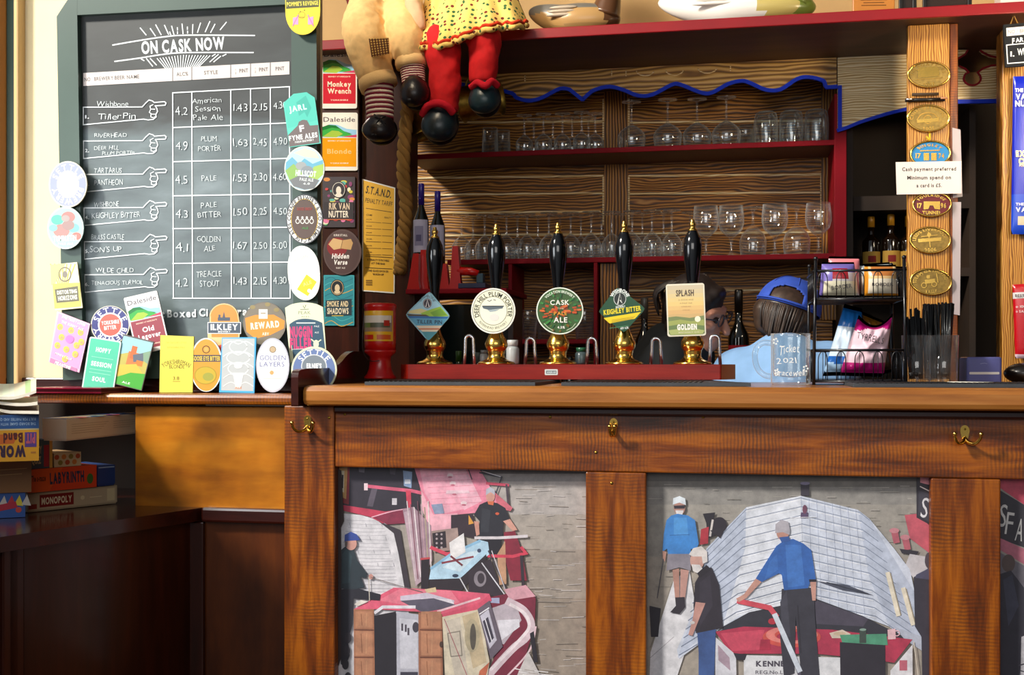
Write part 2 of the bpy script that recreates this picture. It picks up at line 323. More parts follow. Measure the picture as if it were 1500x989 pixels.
# ------------------------------------------------------------------ flat printing and lettering
GL = {}
def glyph(ch, w):
    k = (ch, w)
    if k in GL: return GL[k]
    if ch == ' ': GL[k] = ([], [], .34); return GL[k]
    cu = bpy.data.curves.new('g', 'FONT'); cu.body = ch; cu.offset = w; cu.resolution_u = 3; cu.fill_mode = 'FRONT'
    ob = bpy.data.objects.new('g', cu); me = ob.to_mesh()
    vs = [(v.co.x, v.co.y) for v in me.vertices]; fs = [tuple(p.vertices) for p in me.polygons]
    ob.to_mesh_clear(); bpy.data.objects.remove(ob); bpy.data.curves.remove(cu)
    x0 = min([v[0] for v in vs] or [0]); x1 = max([v[0] for v in vs] or [.3])
    GL[k] = ([(a - x0, b) for a, b in vs], fs, x1 - x0 + .1); return GL[k]
class Art(MB):
    """printed layers laid on a flat face parallel to the bar at distance Y; authored in photograph pixels"""
    def __init__(s, Y, mat='print', step=.00004): super().__init__(); s.Y = Y; s.mat = mat; s.step = step; s.k = 0; s.map = None
    def pt(s, x, y):
        if s.map: x, y = s.map(x, y)
        return P(x, y, s.Y - s.k * s.step)
    def turn(s, cx, cy, deg, base=None):
        a = R(deg); c, q = math.cos(a), math.sin(a); s.map = lambda x, y: (cx + (x - cx) * c - (y - cy) * q, cy + (x - cx) * q + (y - cy) * c)
    def fill(s, pts, col): s.k += 1; return s.add([s.pt(*p) for p in pts], [tuple(range(len(pts)))], s.mat, col)
    def rect(s, x0, y0, x1, y1, col): return s.fill([(x0, y0), (x1, y0), (x1, y1), (x0, y1)], col)
    def disc(s, cx, cy, rx, col, ry=None, n=36, a0=0, a1=360):
        ry = ry or rx
        return s.fill([(cx + rx * math.cos(R(a0 + (a1 - a0) * i / n)), cy + ry * math.sin(R(a0 + (a1 - a0) * i / n))) for i in range(n + (a1 - a0 != 360))], col)
    def ring(s, cx, cy, r0, r1, col, ky=1.0, n=40):
        s.k += 1; vs = []
        for r in (r0, r1): vs += [s.pt(cx + r * math.cos(2 * math.pi * i / n), cy + ky * r * math.sin(2 * math.pi * i / n)) for i in range(n)]
        return s.add(vs, [(i, (i + 1) % n, n + (i + 1) % n, n + i) for i in range(n)], s.mat, col)
    def line(s, pts, w, col, closed=False):
        s.k += 1; n = len(pts); vs = []; fs = []
        pts = [tuple(p) for p in pts]
        if not closed:
            def ext(p, q):
                d = math.hypot(p[0] - q[0], p[1] - q[1]) or 1; return (p[0] + (p[0] - q[0]) / d * w * .3, p[1] + (p[1] - q[1]) / d * w * .3)
            pts = [ext(pts[0], pts[1])] + pts[1:-1] + [ext(pts[-1], pts[-2])]
        for i in range(n):
            a = pts[i - 1] if (i or closed) else None; b = pts[(i + 1) % n] if (i < n - 1 or closed) else None; p = pts[i]; ns = []
            for u, v in ((a, p), (p, b)):
                if u and v:
                    d = math.hypot(v[0] - u[0], v[1] - u[1]) or 1; ns.append((-(v[1] - u[1]) / d, (v[0] - u[0]) / d))
            mx, my = sum(q[0] for q in ns) / len(ns), sum(q[1] for q in ns) / len(ns); m2 = max(mx * mx + my * my, .3)
            mx, my = mx / m2 * w / 2, my / m2 * w / 2
            vs += [s.pt(p[0] + mx, p[1] + my), s.pt(p[0] - mx, p[1] - my)]
        for i in range(n if closed else n - 1):
            j = (i + 1) % n; fs.append((2 * i, 2 * j, 2 * j + 1, 2 * i + 1))
        return s.add(vs, fs, s.mat, col)
    def text(s, t, cx, cy, wd, h, col, bold=.012, rot=0, hand=0, shear=0):
        """lettering centred on cx, cy: wd pixels wide (None keeps the letters' own), capitals h pixels high"""
        gs = [glyph(c, bold) for c in t]; tot = sum(g[2] for g in gs) - .1; ky = h / .72; kx = wd / tot if wd else ky
        s.k += 1; x = -tot / 2; a = R(rot); ca, sa = math.cos(a), math.sin(a); vs = []; fs = []
        for g in gs:
            ja = random.uniform(-hand, hand) * .12; jx = random.uniform(-hand, hand) * .05; jy = random.uniform(-hand, hand) * .07; js = 1 + random.uniform(-hand, hand) * .15
            cj, sj = math.cos(ja), math.sin(ja); o = len(vs)
            for gx, gy in g[0]:
                gy = (gy - .36) * js; gx2 = gx * cj - gy * sj + jx; gy2 = gx * sj + gy * cj + jy
                qx = (x + gx2 + shear * gy2) * kx; qy = -gy2 * ky; vs.append(s.pt(cx + qx * ca - qy * sa, cy + qx * sa + qy * ca))
            fs += [tuple(o + j for j in f) for f in g[1]]; x += g[2]
        return s.add(vs, fs, s.mat, col) if vs else s
    def arc(s, t, cx, cy, r, h, col, a0, a1, bold=.012, ky=1.0, under=False):
        """letters round a circle from angle a0 to a1 (degrees, 0 = top, clockwise)"""
        gs = [glyph(c, bold) for c in t]; tot = sum(g[2] for g in gs); s.k += 1; x = 0; sc = h / .72; vs = []; fs = []
        for g in gs:
            m = R(a0 + (a1 - a0) * (x + g[2] / 2) / tot); o = len(vs)
            wpx = abs(R(a1 - a0)) * r * (g[2]) / tot; kx = min(sc, wpx / max(g[2], .01) * 1.0)
            for gx, gy in g[0]:
                qx = (gx - (g[2] - .1) / 2) * kx; qy = (gy - .36) * sc
                if under: rr = r - qy; th = m - qx / r
                else: rr = r + qy; th = m + qx / r
                vs.append(s.pt(cx + rr * math.sin(th), cy - ky * rr * math.cos(th)))
            fs += [tuple(o + j for j in f) for f in g[1]]; x += g[2]
        return s.add(vs, fs, s.mat, col) if vs else s
    def plate(s, pts, thick, col, side=None):
        n = len(pts); a = [s.pt(*p) for p in pts]
        return s.prism(a, (0, thick, 0), s.mat, col, side or col)
def rrect(x0, y0, x1, y1, r, n=4):
    o = []
    for cx, cy, a in ((x1 - r, y0 + r, -90), (x1 - r, y1 - r, 0), (x0 + r, y1 - r, 90), (x0 + r, y0 + r, 180)):
        o += [(cx + r * math.cos(R(a + 90 * i / n)), cy + r * math.sin(R(a + 90 * i / n))) for i in range(n + 1)]
    return o
def ell(cx, cy, rx, ry, n=40): return [(cx + rx * math.cos(2 * math.pi * i / n), cy + ry * math.sin(2 * math.pi * i / n)) for i in range(n)]
def smooth_path(pts, k=6):
    """Catmull-Rom through the points"""
    o = []; n = len(pts)
    for i in range(n - 1):
        p0, p1, p2, p3 = (Vector(pts[max(0, i - 1)]), Vector(pts[i]), Vector(pts[i + 1]), Vector(pts[min(n - 1, i + 2)]))
        for j in range(k):
            t = j / k; o.append(tuple(.5 * ((2 * p1) + (p2 - p0) * t + (2 * p0 - 5 * p1 + 4 * p2 - p3) * t * t + (3 * p1 - p0 - 3 * p2 + p3) * t ** 3)))
    o.append(tuple(pts[-1])); return o
# ------------------------------------------------------------------ depths (metres from the camera, square to the bar)
YE, YF, YP, YW, YL, YB = 2.35, 2.40, 2.43, 2.47, 2.44, 2.62
YS, YK, YC, YPL = 3.95, 4.23, 3.53, 3.60
ZT = 1.10; ZLEDGE = 1.0772; ZBENCH = .813; ZCAN = 2.169
SH2 = 1.515; SH1 = 1.896          # tops of the two glass shelves
# ------------------------------------------------------------------ the room
struct(MB().box(-4, 4, -3, 6, -.04, 0, 'floor_board').build('floor'))
struct(MB().box(-2.6, 3, YK + .06, YK + .12, 0, 3.2, 'dark_wall').build('wall_back'))
struct(MB().box(-2.6, 3, YK + .0, YK + .058, 2.12, 3.2, 'warm_wall').build('wall_upper'))
xw = X(466, YB)
struct(MB().box(X(37, YB), xw, YB, YB + .03, ZLEDGE - .02, 2.7, 'cream_wall').build('wall_left'))
wn = MB()
wn.box(X(30, YB), X(37, YB), YB - .03, YB + .03, 0, 2.7, 'satin', '#d8b27a')
wn.box(X(14, YB), X(29.8, YB), YB - .015, YB + .03, 0, 2.7, 'green_paint')
wn.box(X(-40, YB), X(13.8, YB), YB - .045, YB + .03, 0, 2.7, 'satin', '#c98f4e')
struct(wn.build('window_1', bevel=.004))
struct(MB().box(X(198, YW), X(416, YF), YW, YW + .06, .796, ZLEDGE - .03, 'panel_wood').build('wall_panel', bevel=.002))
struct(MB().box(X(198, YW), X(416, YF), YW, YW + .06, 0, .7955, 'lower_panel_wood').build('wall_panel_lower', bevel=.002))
struct(MB().box(-2.3, X(198, YW) - .001, 2.80, 2.84, 0, ZLEDGE - .03, 'void_wood').build('wall_alcove'))
t = MB().box(X(300, YW), X(416, YF), YW - .022, YW - .0005, .813 - .032, .813 + .002, 'mahogany').build('trim_1', bevel=.006); struct(t)
t = MB().box(X(279, YW), X(301, YW), YW - .012, YW - .0005, 0, .78, 'dark_board').build('trim_2', bevel=.003); struct(t)
struct(MB().box(-1.70, -1.645, .3, 2.25, ZBENCH + .001, 1.31, 'dark_board').build('wall_shade_caster', bevel=.004))  # unseen partition, added to shade the games and throw the diagonal panel shadow
# the shelf under the chalkboard
sh = MB().box(-2.3, X(440, YL) - .004, YL, YB - .001, ZLEDGE - .024, ZLEDGE, 'front_wood_across').build('wall_shelf', bevel=.008)
tag(sh, 'narrow polished wooden shelf below the chalkboard that the beer badges stand on', 'shelf')
sb = MB().box(-2.3, xw, YB - .014, YB - .0012, ZLEDGE + .0005, 1.112, 'mahogany').build('trim_3', bevel=.004); struct(sb)
# boxed-in bench top in the corner with the board games on it
bA = Vector((-1.20, YW - .001, 0)); dirb = Vector((.184, .495, 0)).normalized(); bB = bA - dirb * 1.6
nb = Vector((dirb.y, -dirb.x, 0))
root = thing('corner_cabinet', 'dark mahogany boxed-in corner cabinet with board games stacked on its top', 'cabinet', (-1.45, 1.9, 0))
e = MB(); top = [(bA.x, bA.y, 0), (bB.x, bB.y, 0), (-2.3, bB.y, 0), (-2.3, 2.799, 0), (X(198, YW) - .003, 2.799, 0), (X(198, YW) - .003, bA.y, 0)]
e.prism([(p[0], p[1], ZBENCH - .03) for p in top], (0, 0, .03), 'mahogany'); e.build('top', root, bevel=.008)
e = MB(); q = bA - nb * .025 - dirb * .012; r_ = bB - nb * .025
e.prism([(q.x, q.y, 0), (r_.x, r_.y, 0), (r_.x - nb.x * .02, r_.y - nb.y * .02, 0), (q.x - nb.x * .02, q.y - nb.y * .02, 0)], (0, 0, ZBENCH - .031), 'dark_board'); e.build('front_panel', root)
for px in (8, 286):
    d0 = None
    # distance along the edge where the photograph shows the upright
    for k in range(1600):
        p = q - dirb * k * .001; tq = p.y * CT - p.x * ST; pxx = 750 + F * (p.x * CT + p.y * ST) / tq
        if pxx <= px: d0 = k * .001; break
    a = q - dirb * (d0 or .5); b_ = a + dirb * .035; e = MB()
    e.prism([(a.x, a.y, 0), (b_.x, b_.y, 0), (b_.x + nb.x * .012, b_.y + nb.y * .012, 0), (a.x + nb.x * .012, a.y + nb.y * .012, 0)], (0, 0, ZBENCH - .032), 'dark_board'); e.build('stile', root, bevel=.003)
# ------------------------------------------------------------------ the bar
XR = 1.25
root = thing('bar_panelling', 'rough-sawn orange-brown timber frame of the bar front holding the canal pictures', 'bar front', (0, YF, 0))
zr = .919
MB().box(X(490.6, YF), XR, YF, YF + .028, zr, ZT - .046, 'front_wood_across').build('top_rail', root, bevel=.003)
def post(a, b, z1, y=YF): MB().box(X(a, y), X(b, y), y, y + .0285, 0, z1, 'front_wood_upright').build('post', root, bevel=.003)
post(416, 489.8, ZT - .046); post(858, 946.5, zr - .0006); post(1364, 1466, zr - .0006)
MB().box(X(490.6, YF), XR, YF + .002, YF + .03, .0, .36, 'front_wood_across').build('bottom_rail', root, bevel=.003)
MB().box(X(416, YF), XR, YP + .012, YP + .04, .02, ZT - .046, 'void_wood').build('backboard', root)
def screw(px, py, y=YF):
    p = P(px, py, y); MB().lathe([(0, .0012), (.0028, .0008), (.0034, 0)], 'old_brass', n=12, xf=Matrix.Translation(p) @ Matrix.Rotation(R(90), 4, 'X')).build('screw', root)
for px, py in ((482, 612), (505, 607), (896, 708), (1030, 611), (873, 663), (1204, 611), (806, 611)): screw(px, py)
root = thing('bar_counter', 'long polished wooden bar counter with a rounded front edge and scrolled end board', 'bar counter', (0, 2.6, ZT - .045))
MB().box(X(441, YE), XR, YE, 2.98, ZT - .044, ZT, 'counter_wood').build('worktop', root, bevel=.012)
MB().box(X(490, YF), XR, YF - .012, YF - .0006, ZT - .062, ZT - .0445, 'mahogany').build('moulding', root, bevel=.005)
# scrolled end board, seen along its inner face
xe = X(441, YE) - .002
side = []
pr = [(2.338, 1.055), (2.338, 1.118), (2.341, 1.128), (2.352, 1.134), (2.40, 1.137), (2.50, 1.137), (2.55, 1.139), (2.59, 1.144), (2.625, 1.154), (2.66, 1.168), (2.70, 1.177), (2.76, 1.178), (2.95, 1.178), (2.95, 1.055)]
MB().prism([(xe - .016, y, z) for y, z in smooth_path(pr[1:13], 3)] + [(xe - .016, 2.95, 1.055), (xe - .016, 2.338, 1.055)], (.016, 0, 0), 'mahogany').build('end_board', root, bevel=.003)

# drip mats
def mat(px0, px1, y0, y1, label, px2=None):
    x0, x1 = X(px0, y0), X(px1, y0); x2 = X(px2, y1) if px2 else x1
    e = MB(); e.prism([(x0, y0, ZT + .0005), (x1, y0, ZT + .0005), (x2, y1, ZT + .0005), (x0, y1, ZT + .0005)], (0, 0, .007), 'rubber')
    k = 0; x = x0 + .008
    while x < min(x1, x2) - .008:
        e.box(x, x + .004, y0 + .008, y1 - .008, ZT + .0075, ZT + .009, 'black_rubber'); x += .011
    return tag(e.build('drip_mat', bevel=.001), label, 'bar mat', 'rubber bar mats')
mat(534, 784, 2.43, 2.80, 'grey ribbed rubber bar mat under the red collecting tin and first two pumps')
mat(822, 1100, 2.43, 2.80, 'black rubber bar mat under the last three pumps with a cut corner', 1040)
mat(1250, 1540, 2.42, 2.62, 'black rubber bar mat at the bar edge in front of the drinking straws')
# ------------------------------------------------------------------ back bar with its glass shelves
root = thing('back_bar', 'panelled pine back bar with crimson shelf edges and a blue-edged scalloped pelmet', 'back bar', (0, 4.1, 0))
xl, xr = X(560, YS), X(1229, YS)
MB().box(xl, xr, YK - .03, YK - .001, 1.40, 2.16, 'pine_across').build('back_panel', root)
MB().box(xl, xr, YK - .028, YK - .0012, .2, 1.399, 'pine_across').build('back_panel', root)
for a, b in ((885, 920), (1203, 1228)):
    MB().box(X(a, YK - .03), X(b, YK - .03), YK - .036, YK - .0305, 1.30, 2.15, 'pine_upright').build('stile', root, bevel=.002)
e = MB()
def strip(x0, y0, x1, y1, w=3.0):
    Y = YK - .0305; a = P(x0, y0, Y); b = P(x1, y1, Y); d = (Vector(b) - Vector(a)).normalized(); n_ = Vector((-d.z, 0, d.x)) * w * .0012
    e.prism([Vector(a) + n_, Vector(b) + n_, Vector(b) - n_, Vector(a) - n_], (0, -.004, 0), 'pale_lit_pine')
for q in ((597, 261, 884, 258), (597, 286, 884, 283), (921, 258, 1203, 256), (921, 284, 1203, 282), (884, 258, 884, 330), (921, 258, 921, 330), (1203, 256, 1203, 330), (884, 145, 884, 205), (921, 145, 921, 205), (1206, 140, 1206, 155), (640, 180, 884, 178), (921, 180, 1206, 177), (640, 345, 1203, 340), (640, 312, 880, 310),
          (920, 426, 1200, 424)): strip(*q)
e.build('panel_moulding', root)
for z, nm in ((SH2, 'shelf'), (SH1, 'shelf')):
    x0 = X(655, YS) if z == SH2 else X(597, YS)
    o = MB().box(x0, xr - .001, YS + .008, YK - .037, z - .016, z, 'canopy_board').build('shelf', root)
    MB().box(x0, xr - .001, YS, YS + .0078, z - .017, z + .001, 'crimson_paint').build('shelf_edge', root, bevel=.002)['label'] = 'crimson painted shelf edge'
o = MB().box(X(1222, YS), X(1240, YS), YS - .004, YK - .037, SH2 - .02, 2.05, 'crimson_paint').build('side_upright', root, bevel=.002); o['label'] = 'crimson painted upright'
for px in (747, 872):
    MB().box(X(px - 2.5, YS), X(px + 3, YS), YS, YK - .037, 1.0005, SH2 - .0175, 'crimson_paint').build('divider', root, bevel=.002)['label'] = 'crimson painted divider'
ZL3 = Z(810, 497, YS)
MB().box(X(751, YS), X(869, YS), YS + .004, YK - .037, ZL3 - .016, ZL3, 'crimson_paint').build('shelf', root, bevel=.002)
MB().box(X(878, YS), X(905, YS), YS + .03, YK - .04, .9, SH2 - .018, 'pine_upright').build('stile', root)
MB().box(xl, X(744, YS), YS + .06, YK - .04, 1.0005, 1.36, 'fridge_glass').build('fridge_door', root, bevel=.004)['label'] = 'dark glass fridge door'
MB().box(xl, xr, YS - .05, YK - .04, .96, 1.0, 'pine_across').build('worktop', root)
# pelmet with scallops
YF2 = 3.935
sc = [(640, 118), (741, 134), (757, 143), (775, 147.5), (794.5, 143), (820.5, 130), (838, 132), (853.5, 146), (862, 138), (872, 131.5), (893, 127), (914, 132), (935, 140), (956, 138.5), (983.5, 124.5), (997, 124), (1025, 135), (1042, 136), (1066.6, 123), (1087, 118.5), (1101, 122.5), (1122, 131.5), (1143, 131), (1167, 116), (1184.5, 113), (1205, 118), (1209, 125)]
sc = smooth_path(sc[:7], 4)[:-1] + [(853.5, 146)] + smooth_path(sc[7:], 4)[1:] + [(1211, 128), (1225.5, 127)]
zc = ZCAN
pt = [P(x, y, YF2) for x, y in sc]
e = MB(); e.prism(pt + [(X(1225.5, YF2), YF2, zc - .001), (X(640, YF2), YF2, zc - .001)], (0, .02, 0), 'pelmet_pine'); e.build('pelmet', root)
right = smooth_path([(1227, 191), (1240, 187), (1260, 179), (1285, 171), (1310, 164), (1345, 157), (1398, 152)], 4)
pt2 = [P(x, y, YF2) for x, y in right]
e = MB(); e.prism(pt2 + [(X(1398, YF2), YF2, zc - .001), (X(1227, YF2), YF2, zc - .001)], (0, .02, 0), 'pale_lit_pine'); e.build('pelmet', root)
e = MB()
def band(path, w, mat, Y, th=.008):
    P0 = [Vector(P(x, y, Y)) for x, y in path]; s_ = S(path[0][0], Y) * w
    for i in range(len(P0) - 1):
        d = P0[i + 1] - P0[i]
        if d.length < 1e-6: continue
        d.normalize(); n_ = Vector((-d.z, 0, d.x)); n_ = n_ if n_.z > 0 else -n_
        ex = d * s_ * .22
        e.prism([P0[i] - ex + n_ * s_ * .4, P0[i + 1] + ex + n_ * s_ * .4, P0[i + 1] + ex - n_ * s_ * .6, P0[i] - ex - n_ * s_ * .6], (0, -th - .0006 * (i % 2), 0), mat)
band(sc, 5.2, 'blue_paint', YF2 - .0005); band([(1229.5, 127), (1229.5, 191)], 5.5, 'blue_paint', YF2 - .0005); band(right, 5, 'blue_paint', YF2 - .0005)
e.build('edge_trim', root)['label'] = 'blue painted pelmet edge'
# carved loops and strokes near the top of the pelmet
for x, y, wd in ((945, 105, 13), (988, 104, 13), (1036, 101, 14)):
    MB().tube([P(x + wd * math.cos(R(a)), y - 2 + 8 * math.sin(R(a)), YF2 - .001) for a in range(10, 171, 16)], .0022, 'pale_lit_pine', n=6).build('carved_loop', root)
for x, y in ((896, 107), (917, 108), (769, 115), (1070, 100)): MB().tube([P(x, y - 4, YF2 - .001), P(x, y + 4, YF2 - .001)], .0025, 'pale_lit_pine', n=6).build('carved_stroke', root)
# the short pelmet right of the pillar with its cut-out
YQ = 3.90
x0, x1 = 1397, 1471
def zc_(px, py): return P(px, py, YQ)
e = MB()
# upper strip and lower board leave a gap shaped like a clover leaf
e.prism([zc_(*p) for p in [(x0, 73), (1417, 73), (1413, 80), (1403, 86), (x0, 87)]], (0, .02, 0), 'pale_lit_pine')
e.prism([zc_(*p) for p in [(x1, 73), (1436, 73), (1440, 77), (1450, 82), (1460, 84), (x1, 84)]], (0, .02, 0), 'pale_lit_pine')
e.prism([zc_(*p) for p in [(x0, 97), (1405, 97), (1414, 101), (1419, 106)] + [(1424 + 12.5 * math.cos(R(a)), 114.5 + 10.5 * math.sin(R(a))) for a in range(215, -30, -18)] + [(1432, 106), (1440, 100), (1452, 96), (x1, 95), (x1, 148), (x0, 149)]], (0, .02, 0), 'pale_lit_pine')
e.build('pelmet', root)
e = MB(); band([(x0, 149), (x1, 148)], 6, 'blue_paint', YQ - .0005)
e.build('edge_trim', root)['label'] = 'blue painted pelmet edge'
e = MB()
band([(1405, 97), (1414, 101), (1419, 106)] + [(1424 + 12.5 * math.cos(R(a)), 114.5 + 10.5 * math.sin(R(a))) for a in range(215, -30, -18)] + [(1432, 106), (1440, 100), (1452, 96), (x1, 95)], 2.6, 'crimson_paint', YQ - .0005, .004)
band([(1417, 74), (1413, 80), (1403, 86), (x0, 87)], 2.6, 'crimson_paint', YQ - .0005, .004); band([(1436, 74), (1440, 77), (1450, 82), (1460, 84), (x1, 84)], 2.6, 'crimson_paint', YQ - .0005, .004)
e.build('cut_out_edge', root)['label'] = 'crimson edge of the clover cut-out'
# canopy shelf over the bar
root = thing('canopy_shelf', 'deep overhead shelf with a bright red front edge above the bar', 'shelf', (0, 3.8, ZCAN))
MB().box(X(440, YC), 1.7, YC + .012, YK - .002, ZCAN, ZCAN + .031, 'canopy_board').build('board', root)
MB().box(X(440, YC), 1.7, YC, YC + .0115, ZCAN - .001, ZCAN + .032, 'red_paint').build('front_edge', root, bevel=.003)['label'] = 'red painted front edge'
# pillars
root = thing('pillar', 'dark wooden pillar left of the back bar covered with beer badges', 'pillar', (X(530, YPL), YPL, 0))
MB().box(X(462, YPL), X(526, YPL), YPL, YPL + .12, 0, ZCAN - .001, 'dark_board').build('front_board', root, bevel=.004)
MB().box(X(526.3, YPL), X(598, YPL), YPL + .02, YPL + .12, 0, ZCAN - .001, 'dark_board').build('side_board', root, bevel=.004)
root = thing('pillar', 'pale pine pillar with six oval plates and a payment notice', 'pillar', (X(1360, YPL), YPL, 0))
MB().box(X(1330, YPL), X(1391, YPL), YPL, YPL + .03, 0, ZCAN - .001, 'pillar_pine').build('front_board', root, bevel=.003)
MB().box(X(1391.5, YPL), X(1404, YPL), YPL + .006, YPL + .10, 0, ZCAN - .001, 'front_wood_upright').build('side_board', root, bevel=.003)
root = thing('pillar', 'pine post at the right edge with snack packets hung on it', 'pillar', (X(1490, 3.7), 3.7, 0))
MB().box(X(1468, 3.7), X(1540, 3.7), 3.7, 3.78, 0, ZCAN - .001, 'pillar_pine').build('board', root, bevel=.003)
struct(MB().box(X(1232, 4.0), X(1248, 4.0), 3.97, 4.22, 0, 2.0, 'void_wood').build('trim_4'))
# ------------------------------------------------------------------ the chalkboard
YF_ = YB - .032; YBB = YB - .016
GP = 'beer badges round the chalkboard'
root = thing('chalkboard', 'large chalk beer menu headed ON CASK NOW in a dark green frame on the wall', 'chalkboard', (X(270, YB), YB - .01, 1.10))
e = MB(); q = [(113, 22), (426, 6), (430, 512), (121, 516)]
e.prism([P(x, y, YBB) for x, y in [(108, 10), (432, -4), (436, 520), (116, 524)]], (0, .012, 0), 'chalkboard'); e.build('board', root)
fr = dict(left=[(83, 24), (95, 5), (113, -2), (113, 22), (121, 512), (122, 556), (92, 557)], top=[(113.2, -30), (426, -46), (426, 6), (113.2, 22)], right=[(426.2, -46), (463, -48), (466, 552), (430, 552), (430, 512), (426.2, 6)], bottom=[(122.2, 516), (429.8, 512), (429.8, 552), (122.2, 556)])
fr['left'] = [(83, 24), (100, -2), (113, -30), (113, 22), (121, 512), (121.9, 556), (92, 557)]
for k, v in fr.items(): MB().prism([P(x, y, YF_) for x, y in v], (0, .026, 0), 'green_paint').build('frame', root, bevel=.003)
W = '#eef2f2'; WP = '#dccfc8'
a = Art(YBB - .0003, step=.000015)
a.line(smooth_path([(165, 66), (200, 60), (240, 54), (275, 51.5), (373, 52)], 5), 1.9, W); a.line(smooth_path([(168, 90), (205, 85), (240, 79.5), (275, 77), (371, 77)], 5), 1.9, W)
a.text('ON CASK NOW', 268, 66, 122, 18, W, .035, rot=-3.4)
c8 = lambda x, y: (100 + x / 4.412, 20 + y / 4.412)
for x0, y0, x1, y1 in ((465, 92, 503, 138), (530, 96, 563, 144), (565, 72, 600, 136), (622, 75, 648, 134), (668, 80, 683, 134), (735, 66, 742, 130), (855, 60, 835, 122), (915, 50, 885, 118), (948, 68, 920, 122), (1022, 55, 982, 104), (655, 118, 662, 136), (705, 90, 706, 106), (706, 116, 706, 130), (770, 85, 770, 102), (771, 112, 771, 127), (805, 70, 803, 128),
                       (505, 290, 545, 340), (530, 290, 570, 332), (470, 292, 490, 304), (970, 264, 915, 312), (985, 275, 940, 312), (1020, 262, 998, 274), (950, 262, 930, 275)):
    a.line([c8(x0, y0), c8(x1, y1)], 1.5, W)
for k in range(-9, 10): a.line([c8(745 + k * 19, 268 + abs(k) * 1.4 - k * 1.0), c8(738 + k * 12, 348 - k * .8)], 1.25, W)
a.fill([(122, 107), (424, 90), (424, 109), (122, 126)], WP)
for x in (253, 281, 338, 367, 396): a.line([(x, 107 - (x - 122) * .0563), (x, 126 - (x - 122) * .0563)], 1.1, '#33393a')
G2 = '#5c5652'
for s_, x, wd in (('NO', 128, 9), ('BREWERY', 152, 28), ('BEER NAME', 186, 36), ('ALC%', 267, 17), ('STYLE', 309, 20), ('PINT', 357, 13), ('PINT', 386, 13), ('PINT', 410, 13)):
    a.text(s_, x, 116.5 - (x - 122) * .0563, wd, 5.6, G2, .02, rot=-3.2)
a.text('1', 345, 102, None, 3, G2, 0); a.text('3', 345, 107, None, 3, G2, 0); a.text('1', 374, 100, None, 3, G2, 0); a.text('2', 374, 105, None, 3, G2, 0)
cols = [253, 281, 338, 367, 396, 424]; yl = [136, 187, 237, 287, 335, 386, 437]; yr = [127, 180, 232, 284, 333, 384, 437]
rowy = lambda k, x: yl[k] + (yr[k] - yl[k]) * (x - 253) / 171
for k in range(7): a.line([(253, yl[k]), (424, yr[k])], 1.7, W)
for x in cols: a.line([(x, rowy(0, x)), (x + 1, rowy(6, x))], 1.7, W)
HA = [(97, 605), (478, 603), (500, 578), (522, 558), (545, 565), (556, 574), (622, 569), (632, 578), (626, 592), (562, 596), (572, 612), (577, 632), (566, 652), (568, 668), (548, 684), (515, 687), (487, 682), (97, 718)]
CU = [[(548, 588), (528, 598), (532, 616), (560, 618)], [(532, 620), (524, 638), (540, 650), (564, 650)], [(534, 652), (534, 668), (552, 674), (564, 664)]]
armY = [157, 206.5, 255.5, 304.5, 354, 402.5]
for k, ay in enumerate(armY):
    dy = ay - 157
    a.line([(c8(x, y)[0] + k * .35, c8(x, y)[1] + dy) for x, y in HA], 1.5, W, True)
    for cu in CU: a.line([(c8(x, y)[0] + k * .35, c8(x, y)[1] + dy) for x, y in cu], 1.2, W)
WR = '#dfe6e6'
for t_, x, y, wd, h in (('Wishbone', 165, 152, 46, 8), ('TillerPin', 171, 170, 56, 9), ('RIVERHEAD', 162, 198, 48, 6.5), ('DEER HILL', 156, 216, 36, 6), ('PLUM PORTER', 174, 224, 48, 5.5), ('TARTARUS', 158, 249, 41, 8), ('PANTHEON', 159, 267, 41, 8.5), ('WISHBONE', 156, 299, 36, 8), ('KEIGHLEY BITTER', 170, 315, 70, 9),
                       ('BRASS CASTLE', 158, 347, 48, 8), ("SON'S UP", 155, 365, 46, 8.5), ('WILDE CHILD', 168, 396, 56, 7.5), ('TENACIOUS TURMOIL', 172, 414, 76, 6.5)):
    a.text(t_, x, y, wd, h, WR, -.012, rot=-1, hand=1, shear=.05)
for k in range(6): a.text('%d.' % (k + 1), 127.5, armY[k] + 14, 6, 5, W, .02)
for k, (abv, st, p1, p2, p3) in enumerate([('4.2', ['American', 'Session', 'Pale Ale'], '1.43', '2.15', '4.30'), ('4.9', ['PLUM', 'PORTER'], '1.63', '2.45', '4.90'), ('4.5', ['PALE'], '1.53', '2.30', '4.60'), ('4.3', ['PALE', 'BITTER'], '1.50', '2.25', '4.50'), ('4.1', ['GOLDEN', 'ALE'], '1.67', '2.50', '5.00'), ('4.2', ['TREACLE', 'STOUT'], '1.43', '2.15', '4.30')]):
    mid = lambda x: (rowy(k, x) + rowy(k + 1, x)) / 2
    a.text(abv, 266, mid(266) + 2, 18, 13, WR, -.014, hand=.8)
    for j, s_ in enumerate(st):
        a.text(s_, 303 + (3 if k > 0 else 0) + j, mid(308) - (len(st) - 1) * (6.2 if len(st) > 2 else 7) + j * (12.4 if len(st) > 2 else 14) - (3 if k in (3, 4, 5) else 0), {8: 43, 7: 37}.get(len(s_), 5.6 * len(s_)), 8.5, WR, -.014, hand=1, rot=-2)
    for x, s_ in ((352, p1), (381, p2), (410, p3)): a.text(s_, x, mid(x), 20, 11, WR, -.014, hand=.8)
a.text('t', 239, 460, 4, 10, W, .03); a.text('Boxed', 266, 459, 42, 11, W, .035, rot=-1); a.text('Ci', 298, 457.5, 13, 11, W, .035); a.text('rai', 357, 456, 19, 11.5, W, .035)
a.build('lettering', root)

